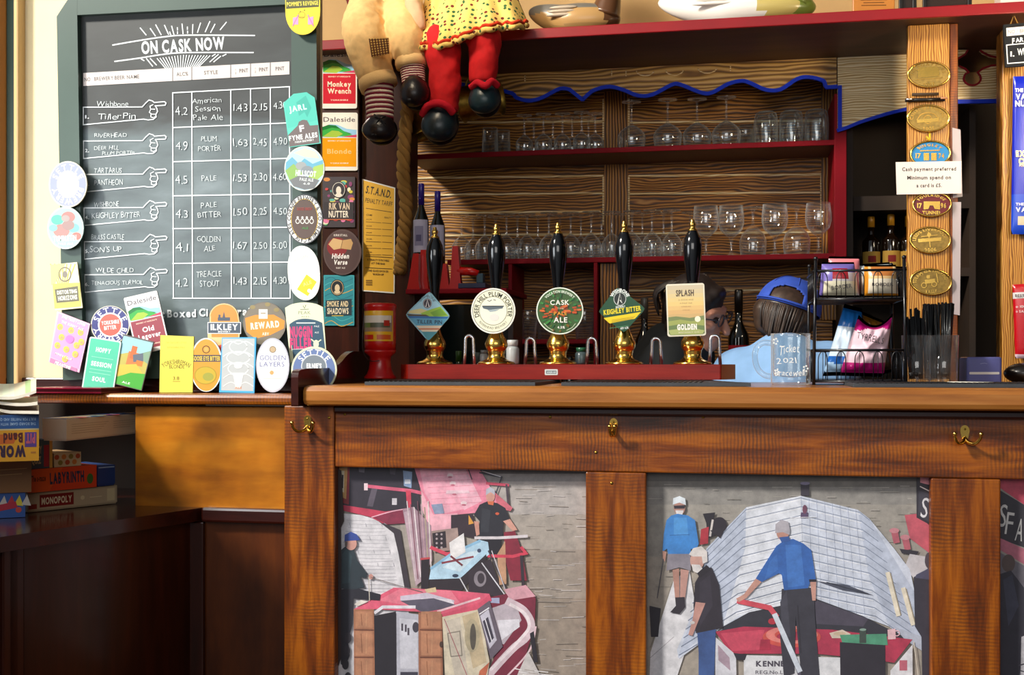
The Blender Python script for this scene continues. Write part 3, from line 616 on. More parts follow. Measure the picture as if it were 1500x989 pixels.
# ------------------------------------------------------------------ pump badges: one flat printed plate each
def badge(Y, pts, col, draw, label, side=None, rot=None, mat='print', group=GP, thick=.004, name='beer_badge'):
    a = Art(Y, mat)
    if rot: a.turn(*rot)
    a.plate(pts, thick, col, side)
    draw(a)
    o = a.build(name); return tag(o, label, 'beer badge', group)
Y1, Y2, Y3 = 2.572, 2.555, 2.535       # on the frame, back row, front row
NAVY = '#474a86'
def settle(cx, cy, r, ringc, mid, midr, words, a0=-100, a1=260, txt='SETTLE BREWERY', letter='#ffffff'):
    def d(a):
        a.disc(cx, cy, r * .95, ringc); a.disc(cx, cy, midr + 2, '#ffffff'); a.disc(cx, cy, midr, mid)
        a.arc('SETTLE', cx, cy, r * .77, r * .30, letter, -78, 78, .02); a.arc('BREWERY', cx, cy, r * .77, r * .28, letter, 100, 260, .02)
        for k, (s_, wd) in enumerate(words): a.text(s_, cx, cy + (k - (len(words) - 1) / 2) * r * .27, wd, r * .2, '#ffffff', .02, rot=-6)
    return d
badge(Y1, ell(99.5, 270, 28, 34), '#e9e2cf', lambda a: (a.disc(99.5, 270, 26.5, '#9da4c4', 32), a.disc(99.5, 270, 16, '#ffffff', 20), a.arc('SETTLE', 99.5, 270, 21, 7.5, '#ffffff', -75, 75, .02, ky=1.22), a.arc('BREWERY', 99.5, 270, 21, 7, '#ffffff', 100, 260, .02, ky=1.22)), 'round pale badge with a lettered ring and blank white centre, left chalkboard frame', '#b9a978')
def d(a):
    a.disc(96, 334, 25, '#a8cfc4', 29)
    for x, y, r, c in ((84, 322, 9, '#5fbfa8'), (100, 318, 10, '#b8807a'), (90, 338, 12, '#bc8a84'), (108, 334, 8, '#7fd8c4'), (112, 346, 7, '#f07a70'), (78, 334, 6, '#8ad9c8'), (100, 330, 9, '#a88a86'), (96, 320, 6, '#b0a09c')): a.disc(x, y, r, c, r * .8)
    a.text('TUMBLETIN', 95, 349, 34, 8, '#ffffff', .04, rot=-3); a.text('PALE ALE', 96, 357, 22, 3, '#ffffff', .02)
badge(Y1 + .001, ell(96, 334, 26.5, 31), '#d7f0e8', d, 'round pink and mint badge below the pale ringed one, left chalkboard frame', '#6f8f88')
def d(a):
    for k in range(7): a.line([(74 + k * 6, 387), (86 + k * 2, 418)], 1.6, '#e8cf5a')
    a.fill([(74, 388), (96, 386), (80, 416), (75, 418)], '#f3e48c')
    a.ring(95, 402, 8, 9.5, '#777063', 1.15); a.disc(95, 402, 3.6, '#8c857a', 5)
    a.fill([(77, 416), (117, 414), (119, 449), (80, 452)], '#e4d36a')
    a.fill([(80, 424), (114, 419), (116, 441), (83, 444)], '#6f6d58')
    a.text('DISTORTING', 98, 427.5, 29, 5.5, '#fffde8', .04, rot=-5); a.text('HORIZONS', 99, 436, 28, 6.5, '#fffde8', .04, rot=-5)
badge(Y1, [(74, 388), (113, 384), (121, 451), (81, 455)], '#f4ecc4', d, 'cream and yellow striped rectangular badge with a grey panel, bottom left of the chalkboard frame', '#8a7c40')
def d(a):
    a.fill([(86, 459), (130, 476), (116, 541), (74, 523)], '#f2a8d2')
    for x, y in ((88, 479), (104, 484), (118, 487), (90, 494), (84, 506), (97, 512), (112, 506), (119, 501), (110, 519), (95, 526)): a.disc(x, y, 4.3, '#f8d15c', 4.8); a.disc(x + .7, y + .8, 2.5, '#f0b07a')
    a.disc(102, 497, 6, '#cf86d8'); a.text('EVERYBODY LOVES', 108, 470, 36, 3.6, '#ffffff', .03, rot=21); a.text('THE SUNNY ALE', 106, 477, 34, 3.6, '#ffffff', .03, rot=21)
    a.text('MONDAY CLUB', 93, 522, 26, 3, '#ffffff', .02, rot=21); a.fill([(74, 524), (113, 540), (112, 545), (72.5, 531)], '#c88bb4'); a.text('MEANTIME', 92, 535, 24, 4.5, '#ffffff', .04, rot=21)
badge(Y2 + .004, [(84, 456), (132, 474.5), (116, 546), (71.5, 530)], '#f8c8e4', d, 'pink badge with yellow dots, tilted at the far left end of the shelf', '#a0668c')
badge(Y2 + .008, ell(161.5, 476, 28.5, 28), '#e8e0c8', settle(161.5, 476, 28.5, NAVY, '#ee6a5c', 16, [('YORKSHIRE', 26), ('BITTER', 18)]), 'round navy ringed badge with a coral red centre', '#8c815e')
def dales(c0, words, word_col, x0, y0, wd, hh, base=True):
    """hill landscape over a coloured block; x0, y0 = top left corner, upright"""
    def d(a):
        X_ = lambda u: x0 + u * wd; Y_ = lambda v: y0 + v * hh
        a.text('Daleside', X_(.5), Y_(.105), wd * .86, hh * .085, '#5a545c', .01)
        a.fill([(X_(.04), Y_(.24)), (X_(.25), Y_(.19)), (X_(.45), Y_(.2)), (X_(.7), Y_(.27)), (X_(.97), Y_(.29)), (X_(.97), Y_(.42)), (X_(.04), Y_(.42))], '#9fd0e8')
        a.fill([(X_(.04), Y_(.24)), (X_(.2), Y_(.2)), (X_(.4), Y_(.21)), (X_(.62), Y_(.31)), (X_(.85), Y_(.36)), (X_(.04), Y_(.36))], '#1f7a3c')
        a.fill([(X_(.04), Y_(.3)), (X_(.3), Y_(.25)), (X_(.5), Y_(.27)), (X_(.75), Y_(.35)), (X_(.92), Y_(.4)), (X_(.04), Y_(.4))], '#3fae4c')
        a.fill([(X_(.04), Y_(.41)), (X_(.3), Y_(.3)), (X_(.48), Y_(.31)), (X_(.6), Y_(.36)), (X_(.42), Y_(.42))], '#a8c64a'); a.fill([(X_(.55), Y_(.41)), (X_(.97), Y_(.37)), (X_(.97), Y_(.42))], '#d94a68')
        a.rect(X_(.04), Y_(.43), X_(.96), Y_(.93), c0); a.text('BREWERY AT HARROGATE', X_(.5), Y_(.48), wd * .62, hh * .022, '#ffe9d0', .02)
        for k, s_ in enumerate(words): a.text(s_, X_(.5), Y_(.66 + (k - (len(words) - 1) / 2) * .115), wd * min(.66, .115 * len(s_)), hh * .085, word_col, .03)
        a.text('YORKSHIRE', X_(.5), Y_(.87), wd * .5, hh * .022, '#ffe9d0', .02)
    return d
badge(Y2 + .004, rrect(190, 430, 240, 516, 2), '#f6f2ee', dales('#a04a55', ['Old', 'Legover'], '#ffffff', 190, 430, 50, 86), 'white badge with green hills above a maroon block, tilted to the left', '#77706c', rot=(215, 473, -13))
def d(a):
    a.fill(rrect(127, 498, 170, 573, 2.5), '#5fd0ac')
    for y, s_, wd in ((513, 'HOPPY', 22), (534, 'SESSION', 30), (556, 'SOUL', 20)): a.text(s_, 148, y, wd, 6.5, '#e8fff6', .05)
    for y in (542, 547, 524): a.rect(132, y, 164, y + .8, '#9fe6cd')
badge(Y3, rrect(125, 496, 172, 575, 3), '#d8f4e8', d, 'mint green badge with rounded corners standing in front of the pink badge', '#4d8f7c', rot=(148, 536, 9))
def d(a):
    a.rect(172, 496, 216, 525, '#a6dcec'); a.fill([(172, 524), (190, 516), (216, 527), (216, 567), (172, 567)], '#c9c068'); a.fill([(196, 519), (216, 508), (216, 528)], '#8fae92')
    a.rect(185, 516, 203, 536, '#d98a58'); a.rect(188, 507, 196, 526, '#d67a4e'); a.fill([(192, 520), (206, 514), (209, 526), (195, 530)], '#6c7684'); a.rect(199, 526, 209, 534, '#e08a4a')
    a.disc(202, 538, 3, '#4c4a48'); a.fill([(172, 540), (200, 532), (214, 545), (172, 556)], '#e8c85a'); a.fill([(172, 560), (195, 546), (216, 543), (216, 567), (172, 567)], '#55b84c'); a.text('ALE', 192, 562, 12, 3, '#ffffff', .02)
badge(Y3 + .003, [(171, 494), (217, 494), (217, 568), (171, 568)], '#6f6a68', d, 'badge painted with an orange building on a green hill, tilted right', '#4a4644', rot=(194, 531, 14))
def d(a):
    for y, s_, wd in ((502, "TIM TAYLOR'S STYLE", 30), (509, 'REFRESHING PALE', 26)): a.text(s_, 258, y, wd, 2.6, '#c9b838', 0)
    a.arc('YORKSHIREMAN', 258, 568, 38, 7, '#5a5420', -33, 33, .0); a.text('BLONDE', 259, 537, 22, 5.6, '#5a5420', .0); a.text('3.8', 258, 554, 9, 5, '#5a5420', 0); a.rect(253, 558.5, 264, 559.2, '#8a8030')
badge(Y3, [(235, 491), (284, 493), (282, 575), (233.5, 575)], '#f1e05c', d, 'plain yellow rectangular badge with thin brown lettering standing on the shelf', '#a89a30')
def d(a):
    a.disc(302, 535, 22, '#f0a23c', 38); a.ring(302, 512, 4.5, 5.8, '#5a4a2a'); a.disc(302, 512, 3, '#d8b060'); a.fill([(280, 520), (324, 520), (323.5, 530), (280.5, 530)], '#4a4a58'); a.text('GOOSE EYE BITTER', 302, 525, 41, 6.5, '#f4d04e', .04)
    a.disc(301, 550, 16.5, '#b59a34', 13.5); a.disc(301, 550, 15, '#cdb23c', 12); a.disc(305, 552, 8, '#a8a84a', 6)
badge(Y3 + .001, ell(302, 534.5, 24, 39.5), '#e9eef0', d, 'orange oval badge with a dark lettered band beside the plain yellow badge', '#5a4a50')
def d(a):
    a.fill([(326, 496), (373, 496), (371, 573), (324, 572)], '#c3c9ca'); L = '#e6eaea'
    for y, r in ((508, 13), (524, 17), (540, 15)): a.line([(349 + r * math.cos(R(t)), y + 9 * math.sin(R(t))) for t in range(0, 361, 20)], 1.5, L)
    for y in (500, 516, 532, 548, 560): a.line(smooth_path([(327, y + 6), (338, y), (349, y + 4), (360, y), (371, y + 6)], 4), 1.3, L)
    a.fill([(341, 546), (357, 546), (353, 568), (345, 568)], L); a.disc(349, 536, 6, L, 4); a.text('ALE', 349, 568, 10, 3, '#f0a070', .02)
badge(Y3, [(325, 494.5), (375.5, 494), (372.5, 576), (321, 575)], '#4fb4e8', d, 'silver patterned badge with a bright blue border standing on the shelf', '#2f86c0')
def d(a):
    a.fill([(309, 470), (309, 462)] + [(328 + 20 * math.cos(R(t)), 465 - 19 * math.sin(R(t))) for t in range(180, -1, -12)] + [(349, 470), (349, 494), (310, 494)], '#f09440')
    a.rect(319, 465, 337, 470, '#4d5866'); a.fill([(326, 465), (328, 456), (330, 465)], '#4d5866'); a.rect(320, 461, 323, 466, '#4d5866'); a.disc(325, 515, 10, '#e85a4a')
    a.rect(304, 472, 353, 489, '#ffffff'); a.rect(305, 473, 352, 488, '#4d5866'); a.text('ILKLEY', 328.5, 479, 40, 8.5, '#ffffff', .04); a.text('BREWERY', 328.5, 486, 18, 2.5, '#ffffff', .02)
badge(Y2 + .002, [(304, 489), (304, 472), (307, 472), (307, 462)] + [(328 + 21.5 * math.cos(R(t)), 465 - 20.5 * math.sin(R(t))) for t in range(176, -1, -11)] + [(351, 472), (353, 472), (353, 489), (351, 490), (350, 520), (306, 520)], '#f4c890', d, 'orange arched badge with a slate grey lettered band across it', '#8a6a50')
def d(a):
    a.disc(387.5, 474, 30, '#857b6a', 30); a.fill([(359, 466), (374, 461.5), (401, 461), (417, 470), (416, 481), (396, 491), (374, 496), (361, 486)], '#f09838'); a.rect(379, 453, 392, 467, '#e8e4dc'); a.rect(382, 458, 389, 460, '#b8a890'); a.text('REWARD', 388, 476, 42, 9, '#fff4dc', .06, rot=-5); a.text('ABV', 389, 489, 10, 4.5, '#fff4dc', .03)
    for x, y in ((370, 450), (392, 446), (405, 454)): a.disc(x, y, 4, '#9a8a5a', 3)
badge(Y2 + .002, ell(387.5, 474, 31.5, 31.5), '#7c7264', d, 'round brown badge with a broad orange sash', '#4a4238')
def d(a):
    a.disc(399.5, 535, 22.5, '#fbfcfd', 37.5); a.disc(399.5, 512, 4.5, '#c9b08a'); a.ring(399.5, 512, 4, 5, '#8a7a60'); a.text('GOLDEN', 399.5, 524, 38, 7, '#6a74a8', 0); a.text('LAYERS', 398.5, 533.5, 36, 7, '#6a74a8', 0); a.disc(398, 546, 3, '#f2b070'); a.rect(385, 554, 412, 554.7, '#e6d8c8')
badge(Y3 + .001, ell(399.5, 535, 24.5, 40), '#c6c8d4', d, 'white oval badge with thin blue lettering standing on the shelf', '#3a3c50')
def d(a):
    a.text('PEAK', 446, 458, 18, 5, '#8a906a', 0); a.text('ALES', 447, 464, 12, 2.4, '#8a906a', 0); a.line([(444, 448), (446, 452), (448, 447)], 1, '#6a7050'); a.line([(440, 453.5), (452, 453)], .8, '#6a7050')
    a.fill([(424, 478)] + smooth_path([(424, 475), (434, 469), (447, 467), (462, 469), (472, 473)], 4) + [(476, 510), (475, 526), (430, 527)], '#35566c'); a.rect(434, 472.5, 462, 474, '#e8f0e8')
    a.text('NUGGIN', 441, 486, 33, 15, '#d8407a', .06, rot=-2); a.text('FILLER', 441, 503, 33, 15, '#d8407a', .06, rot=-2); a.text('PALE', 464, 478, 7, 2.5, '#fff', 0); a.text('ALE', 464, 487, 6, 2.5, '#fff', 0); a.disc(463, 504, 4, '#e8f2c8', 6); a.line([(456, 497), (463, 503), (470, 498)], 1.6, '#e8f2c8'); a.line([(428, 512), (470, 510)], .8, '#cfe0d8')
badge(Y2 - .001, [(417.5, 451)] + smooth_path([(417.5, 451), (428, 445.5), (445, 443), (462, 445), (473, 450)], 4)[1:] + [(478.5, 525), (425, 531)], '#e9efcb', d, 'pale green arched badge with big pink lettering on dark blue beside the bar end', '#8a8c74')
badge(Y3 - .003, ell(460, 542, 33.5, 34.5), '#e4e6c8', lambda a: (a.disc(460, 542, 31, '#6d83b4'), a.disc(460, 537, 19, '#d8dce0', 18), a.disc(460, 537, 17.5, '#7f8a94', 16.5), a.arc('SETTLE', 460, 540, 24.5, 8.5, '#ffffff', -62, 62, .02), a.text('o', 434, 548, 6, 8, '#ffffff', .02), a.text("ERNIE'S", 460, 536, 22, 7, '#f2f4f6', .06)), 'round blue ringed badge half hidden behind the scrolled bar end', '#80804e')
def d(a):
    a.fill([(449, 402), (464, 413), (451, 434), (435, 424)], '#f4d026'); a.text('ALE', 450, 415, 13, 5, '#fae88a', .02, rot=-20); a.disc(453, 426, 2.8, '#ffffff'); a.text('GOLDEN', 440, 378, 22, 4.5, '#f8e6c2', .02, rot=-16)
badge(Y1 - .006, [(445 + 23.5 * math.cos(R(t)) * 1.0 + (-3 if math.sin(R(t)) < 0 else 3) * abs(math.sin(R(t))), 400 + 40 * math.copysign(abs(math.sin(R(t))) ** .8, math.sin(R(t)))) for t in range(0, 360, 9)], '#fdfcf6', d, 'blank white oval badge with a small yellow diamond on the right frame', '#8a8a7a')
def d(a):
    a.disc(446, 321, 25.5, '#eef0f0', 35); a.disc(446, 321, 20, '#e0b630', 30); a.disc(446, 321, 19, '#5b463c', 29); a.arc('CORNER BREWERY & CO', 446, 321, 22.6, 5.2, '#4a4038', -95, 95, .03, ky=1.38); a.arc('PREMIUM CASK ALES', 446, 321, 22.6, 5, '#4a4038', 100, 260, .03, ky=1.38)
    for x in (436, 443, 449.5, 456.5): a.ring(x, 324, 2.2, 3.2, '#e8e4dc', 1.25); a.disc(x, 318.5, 1.6, '#e8e4dc')
    a.text('GOOD BREW', 446, 306, 22, 4.2, '#a83c34', .02); a.text('ALE', 447, 334, 9, 3.2, '#4c9a4a', .02)
badge(Y1 - .004, ell(446, 321, 27, 36.5), '#3f4044', d, 'brown oval badge with four little bottles and a white lettered rim', '#2c2c2e')
def d(a):
    a.disc(446, 247, 28, '#b9dcea', 31.5); a.fill([(419, 238), (428, 230), (438, 240), (446, 232), (458, 240), (473, 234), (474, 250), (418, 252)], '#6ab0c8'); a.fill([(418, 250), (430, 240), (445, 254), (436, 268), (424, 264)], '#8fb85a'); a.fill([(474, 240), (460, 244), (450, 258), (462, 266), (473, 256)], '#a8c85c'); a.fill([(424, 264), (440, 256), (468, 264), (460, 276), (446, 278), (430, 273)], '#76787a')
    a.disc(441, 243, 8, '#a0a4a4', 6); a.disc(450, 250, 9, '#8a9296', 7); a.fill([(430, 224), (446, 217), (462, 222), (468, 232), (446, 230)], '#e2d8c0'); a.text('HILLSCOT', 448, 254, 30, 8, '#eef2f0', .05, rot=4); a.text('PALE ALE', 449, 263, 20, 4.5, '#eef2f0', .03, rot=4); a.text('4.0', 449, 269, 10, 3, '#eef2f0', .03)
badge(Y1 - .008, ell(446, 247, 29.5, 33), '#d8dcd2', d, 'round badge painted with blue mountains and green hills on the right frame', '#80847c')
def d(a):
    a.fill([(416, 150), (431, 138), (449, 135), (459, 142), (464, 176), (422, 188)], '#4fc4b0'); a.fill([(434, 150), (448, 140), (456, 158), (450, 172), (446, 164), (438, 170)], '#3fb09e'); a.fill([(422, 198), (436, 184), (438, 178), (450, 177), (454, 184), (466, 183), (468, 209), (424, 215)], '#6e6260'); a.ring(445, 183, 6, 7.5, '#6e6260'); a.fill([(437, 186), (438, 178), (450, 176), (452, 186)], '#6e6260')
    a.text('JARL', 436, 158, 26, 8, '#c9f6ee', .05, rot=-10); a.text('F', 442, 188, 7, 9, '#f0f2f0', .04, rot=-8); a.text('FYNE ALES', 444, 200, 42, 7, '#f0f2f0', .05, rot=-8); a.text('FARM BREWERY', 446, 206.5, 28, 3, '#f0f2f0', .03, rot=-8)
badge(Y1 - .003, [(415, 151), (430, 137.5), (449, 135), (461, 143), (470, 210), (424, 216)], '#58cab6', d, 'turquoise tag shaped badge with a grey foot on the right chalkboard frame', '#3a7a70')
def d(a):
    a.fill([(419, -12), (468, -12), (467, 10), (419, 13)], '#4a4a22'); a.text("POMMIE'S REVENGE", 443, 5, 46, 6, '#e8d84a', .04, rot=-3); a.ring(442, 22, 4.5, 5.2, '#a89420'); a.disc(440, 17, .8, '#5a4a10'); a.disc(446, 15, .8, '#5a4a10'); a.line([(438, 25), (446, 25)], 1, '#a89420')
    for x, s_ in ((433, -1), (455, 1)): a.fill([(x - 4, 26), (x + 4, 24), (x + 4, 36), (x - 4, 36)], '#e8a0c8'); a.line([(x - 4 * s_, 22), (x + 4 * s_, 38)], 1.4, '#c878b0')
badge(Y1 - .002, [(417.5, -14), (469, -14)] + [(443.5 + 25.5 * math.cos(R(t)), 16 + 35 * math.sin(R(t)) ** .9) for t in range(0, 181, 10)], '#ecd02c', d, 'yellow shield badge with two pink emblems at the top right of the frame', '#6a6020')
# --- on the pillar
YA = YPL - .006; GQ = 'beer badges on the dark pillar'
badge(YA, rrect(471, 68, 523, 159, 3), '#f4ecdc', dales('#cf2a3a', ['Monkey', 'Wrench'], '#ffe6c8', 471, 70, 52, 88), 'white-edged badge with green hills above a red block, topmost on the dark pillar', '#c0a888', group=GQ, mat='gloss')
badge(YA, rrect(470, 165, 524, 250, 3), '#f4ecdc', dales('#f2a01c', ['Blonde'], '#f8c878', 470, 166, 54, 84), 'white-edged badge with green hills above an orange block on the dark pillar', '#c0a888', group=GQ, mat='gloss')
def d(a):
    random.seed(3)
    for k in range(46):
        a.disc(random.uniform(476, 517), random.uniform(262, 330), random.uniform(2, 5.5), random.choice(['#d8c83a', '#c83a3a', '#3a9a5a', '#e07aa0', '#d88a3a', '#5ab0a0', '#f0e6c0', '#8a3a6a']), random.uniform(1.5, 4), n=10)
    a.disc(496, 278, 10.5, '#2a2428', 12.5); a.ring(496, 278, 8.6, 9.3, '#d8d0c0', 1.18); a.disc(496, 279, 3.8, '#e8dcc8', 6); a.disc(496, 286, 5, '#e8dcc8', 3)
    a.rect(474, 296, 518, 321, '#2a2226'); a.text('RIK VAN', 497, 302, 30, 9.5, '#e2c9a8', .03); a.text('NUTTER', 496, 313.5, 29, 9.5, '#f0e2cc', .03); a.rect(479, 321, 512, 322.2, '#c86a3a')
badge(YA, rrect(472.5, 259, 520, 333, 1), '#3a3034', d, 'busy multicoloured rectangular badge with a black panel on the dark pillar', '#2a2226', group=GQ)
def d(a):
    a.disc(501, 369.5, 25.5, '#4f3734', 31.5); a.disc(494, 362, 15, '#8a1f24', 14); a.fill([(481, 358), (488, 349), (502, 352), (499, 364), (489, 366)], '#d8b078'); a.fill([(502, 352), (514, 350), (517, 356), (514, 366), (499, 364)], '#c89c62'); a.line([(502, 352), (499, 365)], .8, '#7a5a34')
    a.text('KIRKSTALL', 499, 344.5, 20, 3.2, '#e8dcd0', .02); a.text('Hidden', 499, 375, 25, 7, '#f4ece4', .04, shear=.2); a.text('Verse', 499, 384, 20, 7, '#f4ece4', .04, shear=.2); a.text('RUBY ALE', 499, 392.5, 13, 2.4, '#e8dcd0', .02)
badge(YA - .005, ell(501.5, 369.5, 28, 33.5), '#5a4440', d, 'round dark brown badge showing an open book on the dark pillar', '#2c2220', group=GQ)
def d(a):
    a.rect(476, 405, 517, 475, '#2a8c96')
    for k in range(9): a.line(smooth_path([(476, 410 + k * 8), (486, 406 + k * 8), (500, 414 + k * 8), (517, 408 + k * 8)], 4), 1, ['#1f6f80', '#4fb4b4', '#d8a848'][k % 3])
    a.disc(494, 421.5, 10, '#1c2228', 12); a.ring(494, 421.5, 8.2, 9, '#c8a878', 1.2); a.disc(494, 422, 3.6, '#e0c8a0', 5.5); a.disc(494, 428, 4.5, '#e0c8a0', 2.6)
    a.fill([(477, 440), (515, 438), (515, 462), (477, 464)], '#223a44'); a.text('SMOKE AND', 494.5, 445, 31, 8, '#f0d8a8', .03); a.text('SHADOWS', 495, 455.5, 31, 8.5, '#f6e6c4', .03); a.rect(486, 462, 503, 463.2, '#d8b848')
badge(YA, rrect(474, 403, 519, 477, 1), '#3aa0a8', d, 'teal rectangular badge, lowest on the dark pillar', '#1a5a60', group=GQ)
# --- penalty tariff poster
a = Art(YPL + .016); a.plate([(530.5, 262), (579, 275), (578, 430), (530.5, 426.5)], .0012, '#e4e0d4')
a.fill([(532, 264), (577.5, 276.5), (576.5, 428), (532, 425)], '#e0a92c'); K = '#3a2a08'
a.text('S.T.A.N.D.', 555, 281, 38, 11, K, .03, rot=12); a.text('PENALTY TARIFF', 555, 296, 40, 7, K, .01, rot=9)
a.text('CRIME', 541, 315, 9, 2.6, K, .01, rot=3); a.text('PENALTY', 568, 319, 10, 2.6, K, .01, rot=3); a.line([(536, 305), (574, 311)], .8, K)
for k in range(6): a.line([(536, 325 + k * 9.6), (558, 326.5 + k * 9.4)], .8, '#7a5a14'); a.line([(560, 326.5 + k * 9.4), (574, 327.5 + k * 9.3)], .8, '#7a5a14'); a.text('FOR', 541, 321.5 + k * 9.6, 8, 2, '#6a4a10', 0)
for s_, y, wd in (('A PENALTY IS PAYABLE', 381, 32), ('AT THE BAR', 386, 20), ('ONE GLASS EACH OR', 397, 30), ('WASH UP', 402, 16)): a.text(s_, 554, y, wd, 3, K, .02, rot=3)
for y in (410, 413, 416): a.rect(536, y, 545, y + 2, '#8a6210')
a.line([(535, 392), (574, 394)], .7, K); a.line([(535, 375), (574, 377.5)], .7, K)
tag(a.build('poster'), 'orange S.T.A.N.D. penalty tariff poster pinned to the dark pillar', 'poster')
# ------------------------------------------------------------------ the canal pictures in the bar front
def crop(x0, y0, k): return lambda x, y: (x0 + x / k, y0 + y / k)
def pic(x0, x1, label, draw, k):
    a = Art(YP, 'photo', .000018)
    yb = 1155
    a.plate([(x0, 676), (x1, 676), (x1, yb), (x0, yb)], .01, '#9c968c')
    a.map = k; draw(a)
    return tag(a.build('canal_picture'), label, 'picture')
RED, PK, BLK, MAR = '#c83a52', '#e88aa0', '#1f2028', '#7a1f34'
def person(a, top, legs, skin, col, trou, hair=None): pass
def d1(a):
    f, l = a.fill, a.line
    # water, paler lower down
    for y0, y1, c in ((-40, 75, '#5c5854'), (75, 110, '#8f8b88'), (110, 260, '#b3aca6'), (260, 420, '#aca398'), (420, 640, '#a2978a'), (640, 1560, '#9a8d7e')): a.rect(330, y0, 1240, y1, c)
    random.seed(11)
    for k in range(90):
        y = random.uniform(90, 980); x = random.uniform(840, 1160); wd = random.uniform(20, 110); a.line([(x, y), (x + wd, y + random.uniform(-4, 4))], random.uniform(1.5, 4), random.choice(['#c3bcb6', '#bdb5ad', '#8f8578', '#978d82', '#d2ccc8']))
    # towpath
    f([(20, 250), (150, 262), (250, 290), (310, 340), (345, 440), (375, 620), (300, 1560), (20, 1560)], '#dcdade')
    for k in range(22):
        y = 285 + k * 17; l([(70 + random.uniform(0, 40), y), (160 + random.uniform(0, 30), y + 4), (250 + k * 4, y + random.uniform(-2, 10))], 2.2, '#b5b2ba')
    for k in range(12): l([(100 + k * 18, 300 + (k % 4) * 60), (104 + k * 18, 316 + (k % 4) * 60)], 2, '#a9a6b0')
    f([(230, 290), (330, 330), (375, 600), (350, 600), (322, 440), (300, 345)], '#3a3338')
    # far boat, dark side with red edge
    f([(40, 20), (410, 20), (420, 240), (240, 260), (60, 225)], '#2b2730'); f([(40, 20), (100, 20), (96, 215), (60, 205)], '#8c2a2c'); f([(52, 40), (90, 45), (84, 190), (60, 180)], '#c89a58'); f([(58, 60), (76, 62), (74, 160), (62, 156)], '#d9cdb0'); f([(64, 80), (72, 80), (70, 140), (64, 140)], '#3a3030')
    f([(200, 140), (226, 142), (205, 225), (178, 222)], '#5c5460'); a.rect(292, 186, 314, 216, '#d6d2d8'); f([(342, 60), (384, 66), (380, 140), (346, 130)], '#8aa2c4'); a.rect(350, 100, 376, 120, '#e6eaf2'); f([(280, 45), (310, 50), (306, 80), (284, 76)], '#4a4450'); f([(140, 40), (170, 42), (166, 70), (142, 66)], '#6a6470')
    l([(172, 130), (260, 140), (380, 152), (425, 162)], 15, '#d8607c'); a.rect(165, 118, 182, 150, '#f0d6dc'); f([(355, 150), (378, 152), (380, 235), (360, 225)], '#d8425a')
    f([(60, 215), (260, 246), (340, 236), (360, 262), (250, 300), (190, 270), (60, 240)], '#c23a54'); f([(200, 270), (330, 238), (372, 235), (350, 300), (270, 305)], '#8a2a44'); l(smooth_path([(200, 272), (290, 246), (370, 232)], 4), 5, '#eab0c0')
    # red roof running away
    f([(385, 20), (670, 20), (735, 130), (780, 200), (700, 250), (480, 270), (430, 170)], '#ee8ea6'); f([(410, 20), (560, 20), (640, 230), (500, 262), (440, 160)], '#f4aec0'); f([(520, 20), (610, 20), (700, 200), (620, 240)], '#f2b8c8')
    for k in range(7): l([(430 + k * 8, 60 + k * 26), (690 + k * 8, 46 + k * 26)], 1.5, '#e07a94')
    for x, y in ((556, 82), (568, 118), (575, 160), (618, 208)): a.disc(x, y, 14, '#f6dbe0', 9); a.disc(x, y + 8, 10, '#c86a80', 4)
    f([(540, 150), (640, 150), (646, 162), (536, 166)], '#e9c8d2'); l([(630, 30), (655, 100)], 5, '#50404c')
    # rails right of the roof
    l([(690, 70), (790, 90), (762, 170)], 6, '#3a3a44'); l([(700, 62), (785, 88)], 4, '#d8d8de'); l([(722, 118), (820, 126)], 12, '#d8546c'); l([(812, 126), (822, 240)], 9, '#4a4048'); f([(760, 160), (840, 230), (830, 245), (770, 230)], '#d8707e')
    # cabin of the second boat
    f([(425, 150), (480, 260), (590, 255), (590, 320), (470, 335), (430, 240)], '#f3b4c2'); f([(470, 215), (520, 210), (530, 255), (485, 258)], '#8a98b4'); f([(560, 262), (660, 258), (680, 370), (560, 345)], '#33262c'); f([(470, 335), (590, 320), (600, 420), (480, 430)], '#a89088'); f([(475, 345), (535, 335), (540, 410), (480, 420)], '#2a2024')
    for k in range(8): a.disc(495 + (k % 2) * 22, 350 + (k // 2) * 20, 5, '#b0a0a4')
    f([(640, 262), (664, 300), (640, 306)], '#d89a3c')
    # tied up poles
    f([(340, 235), (390, 225), (470, 310), (475, 470), (400, 590), (375, 430)], '#a88a96'); f([(345, 250), (375, 240), (430, 560), (400, 585)], '#c3a9b4')
    for k in range(7): l([(360 + k * 16, 200 + (k % 3) * 14), (398 + k * 12, 560 - k * 8)], 5, ['#d9c8cc', '#8c5a68', '#efe4e6', '#6a4450', '#c7a0ac', '#b4a48c', '#e6dcd8'][k])
    f([(424, 460), (462, 455), (458, 605), (424, 600)], '#241c20'); l([(424, 462), (462, 458)], 9, '#c84a50')
    # man in the dark shirt
    f([(690, 350), (790, 350), (786, 445), (700, 440)], '#17171c'); f([(664, 262), (690, 215), (725, 200), (770, 208), (806, 230), (828, 285), (798, 296), (795, 362), (690, 362), (690, 290)], '#22252b'); f([(700, 230), (740, 240), (730, 340), (695, 340)], '#30343a'); f([(664, 290), (686, 292), (690, 350), (675, 358)], '#d49a88'); f([(796, 290), (828, 280), (862, 330), (840, 335)], '#d8a08e')
    a.disc(739, 178, 20, '#d8a090', 26); f([(718, 172), (720, 145), (738, 134), (758, 148), (760, 172), (740, 158)], '#b9bcc8'); f([(725, 200), (755, 200), (752, 218), (730, 214)], '#e0784c'); a.disc(770, 256, 9, '#d8603c', 6)
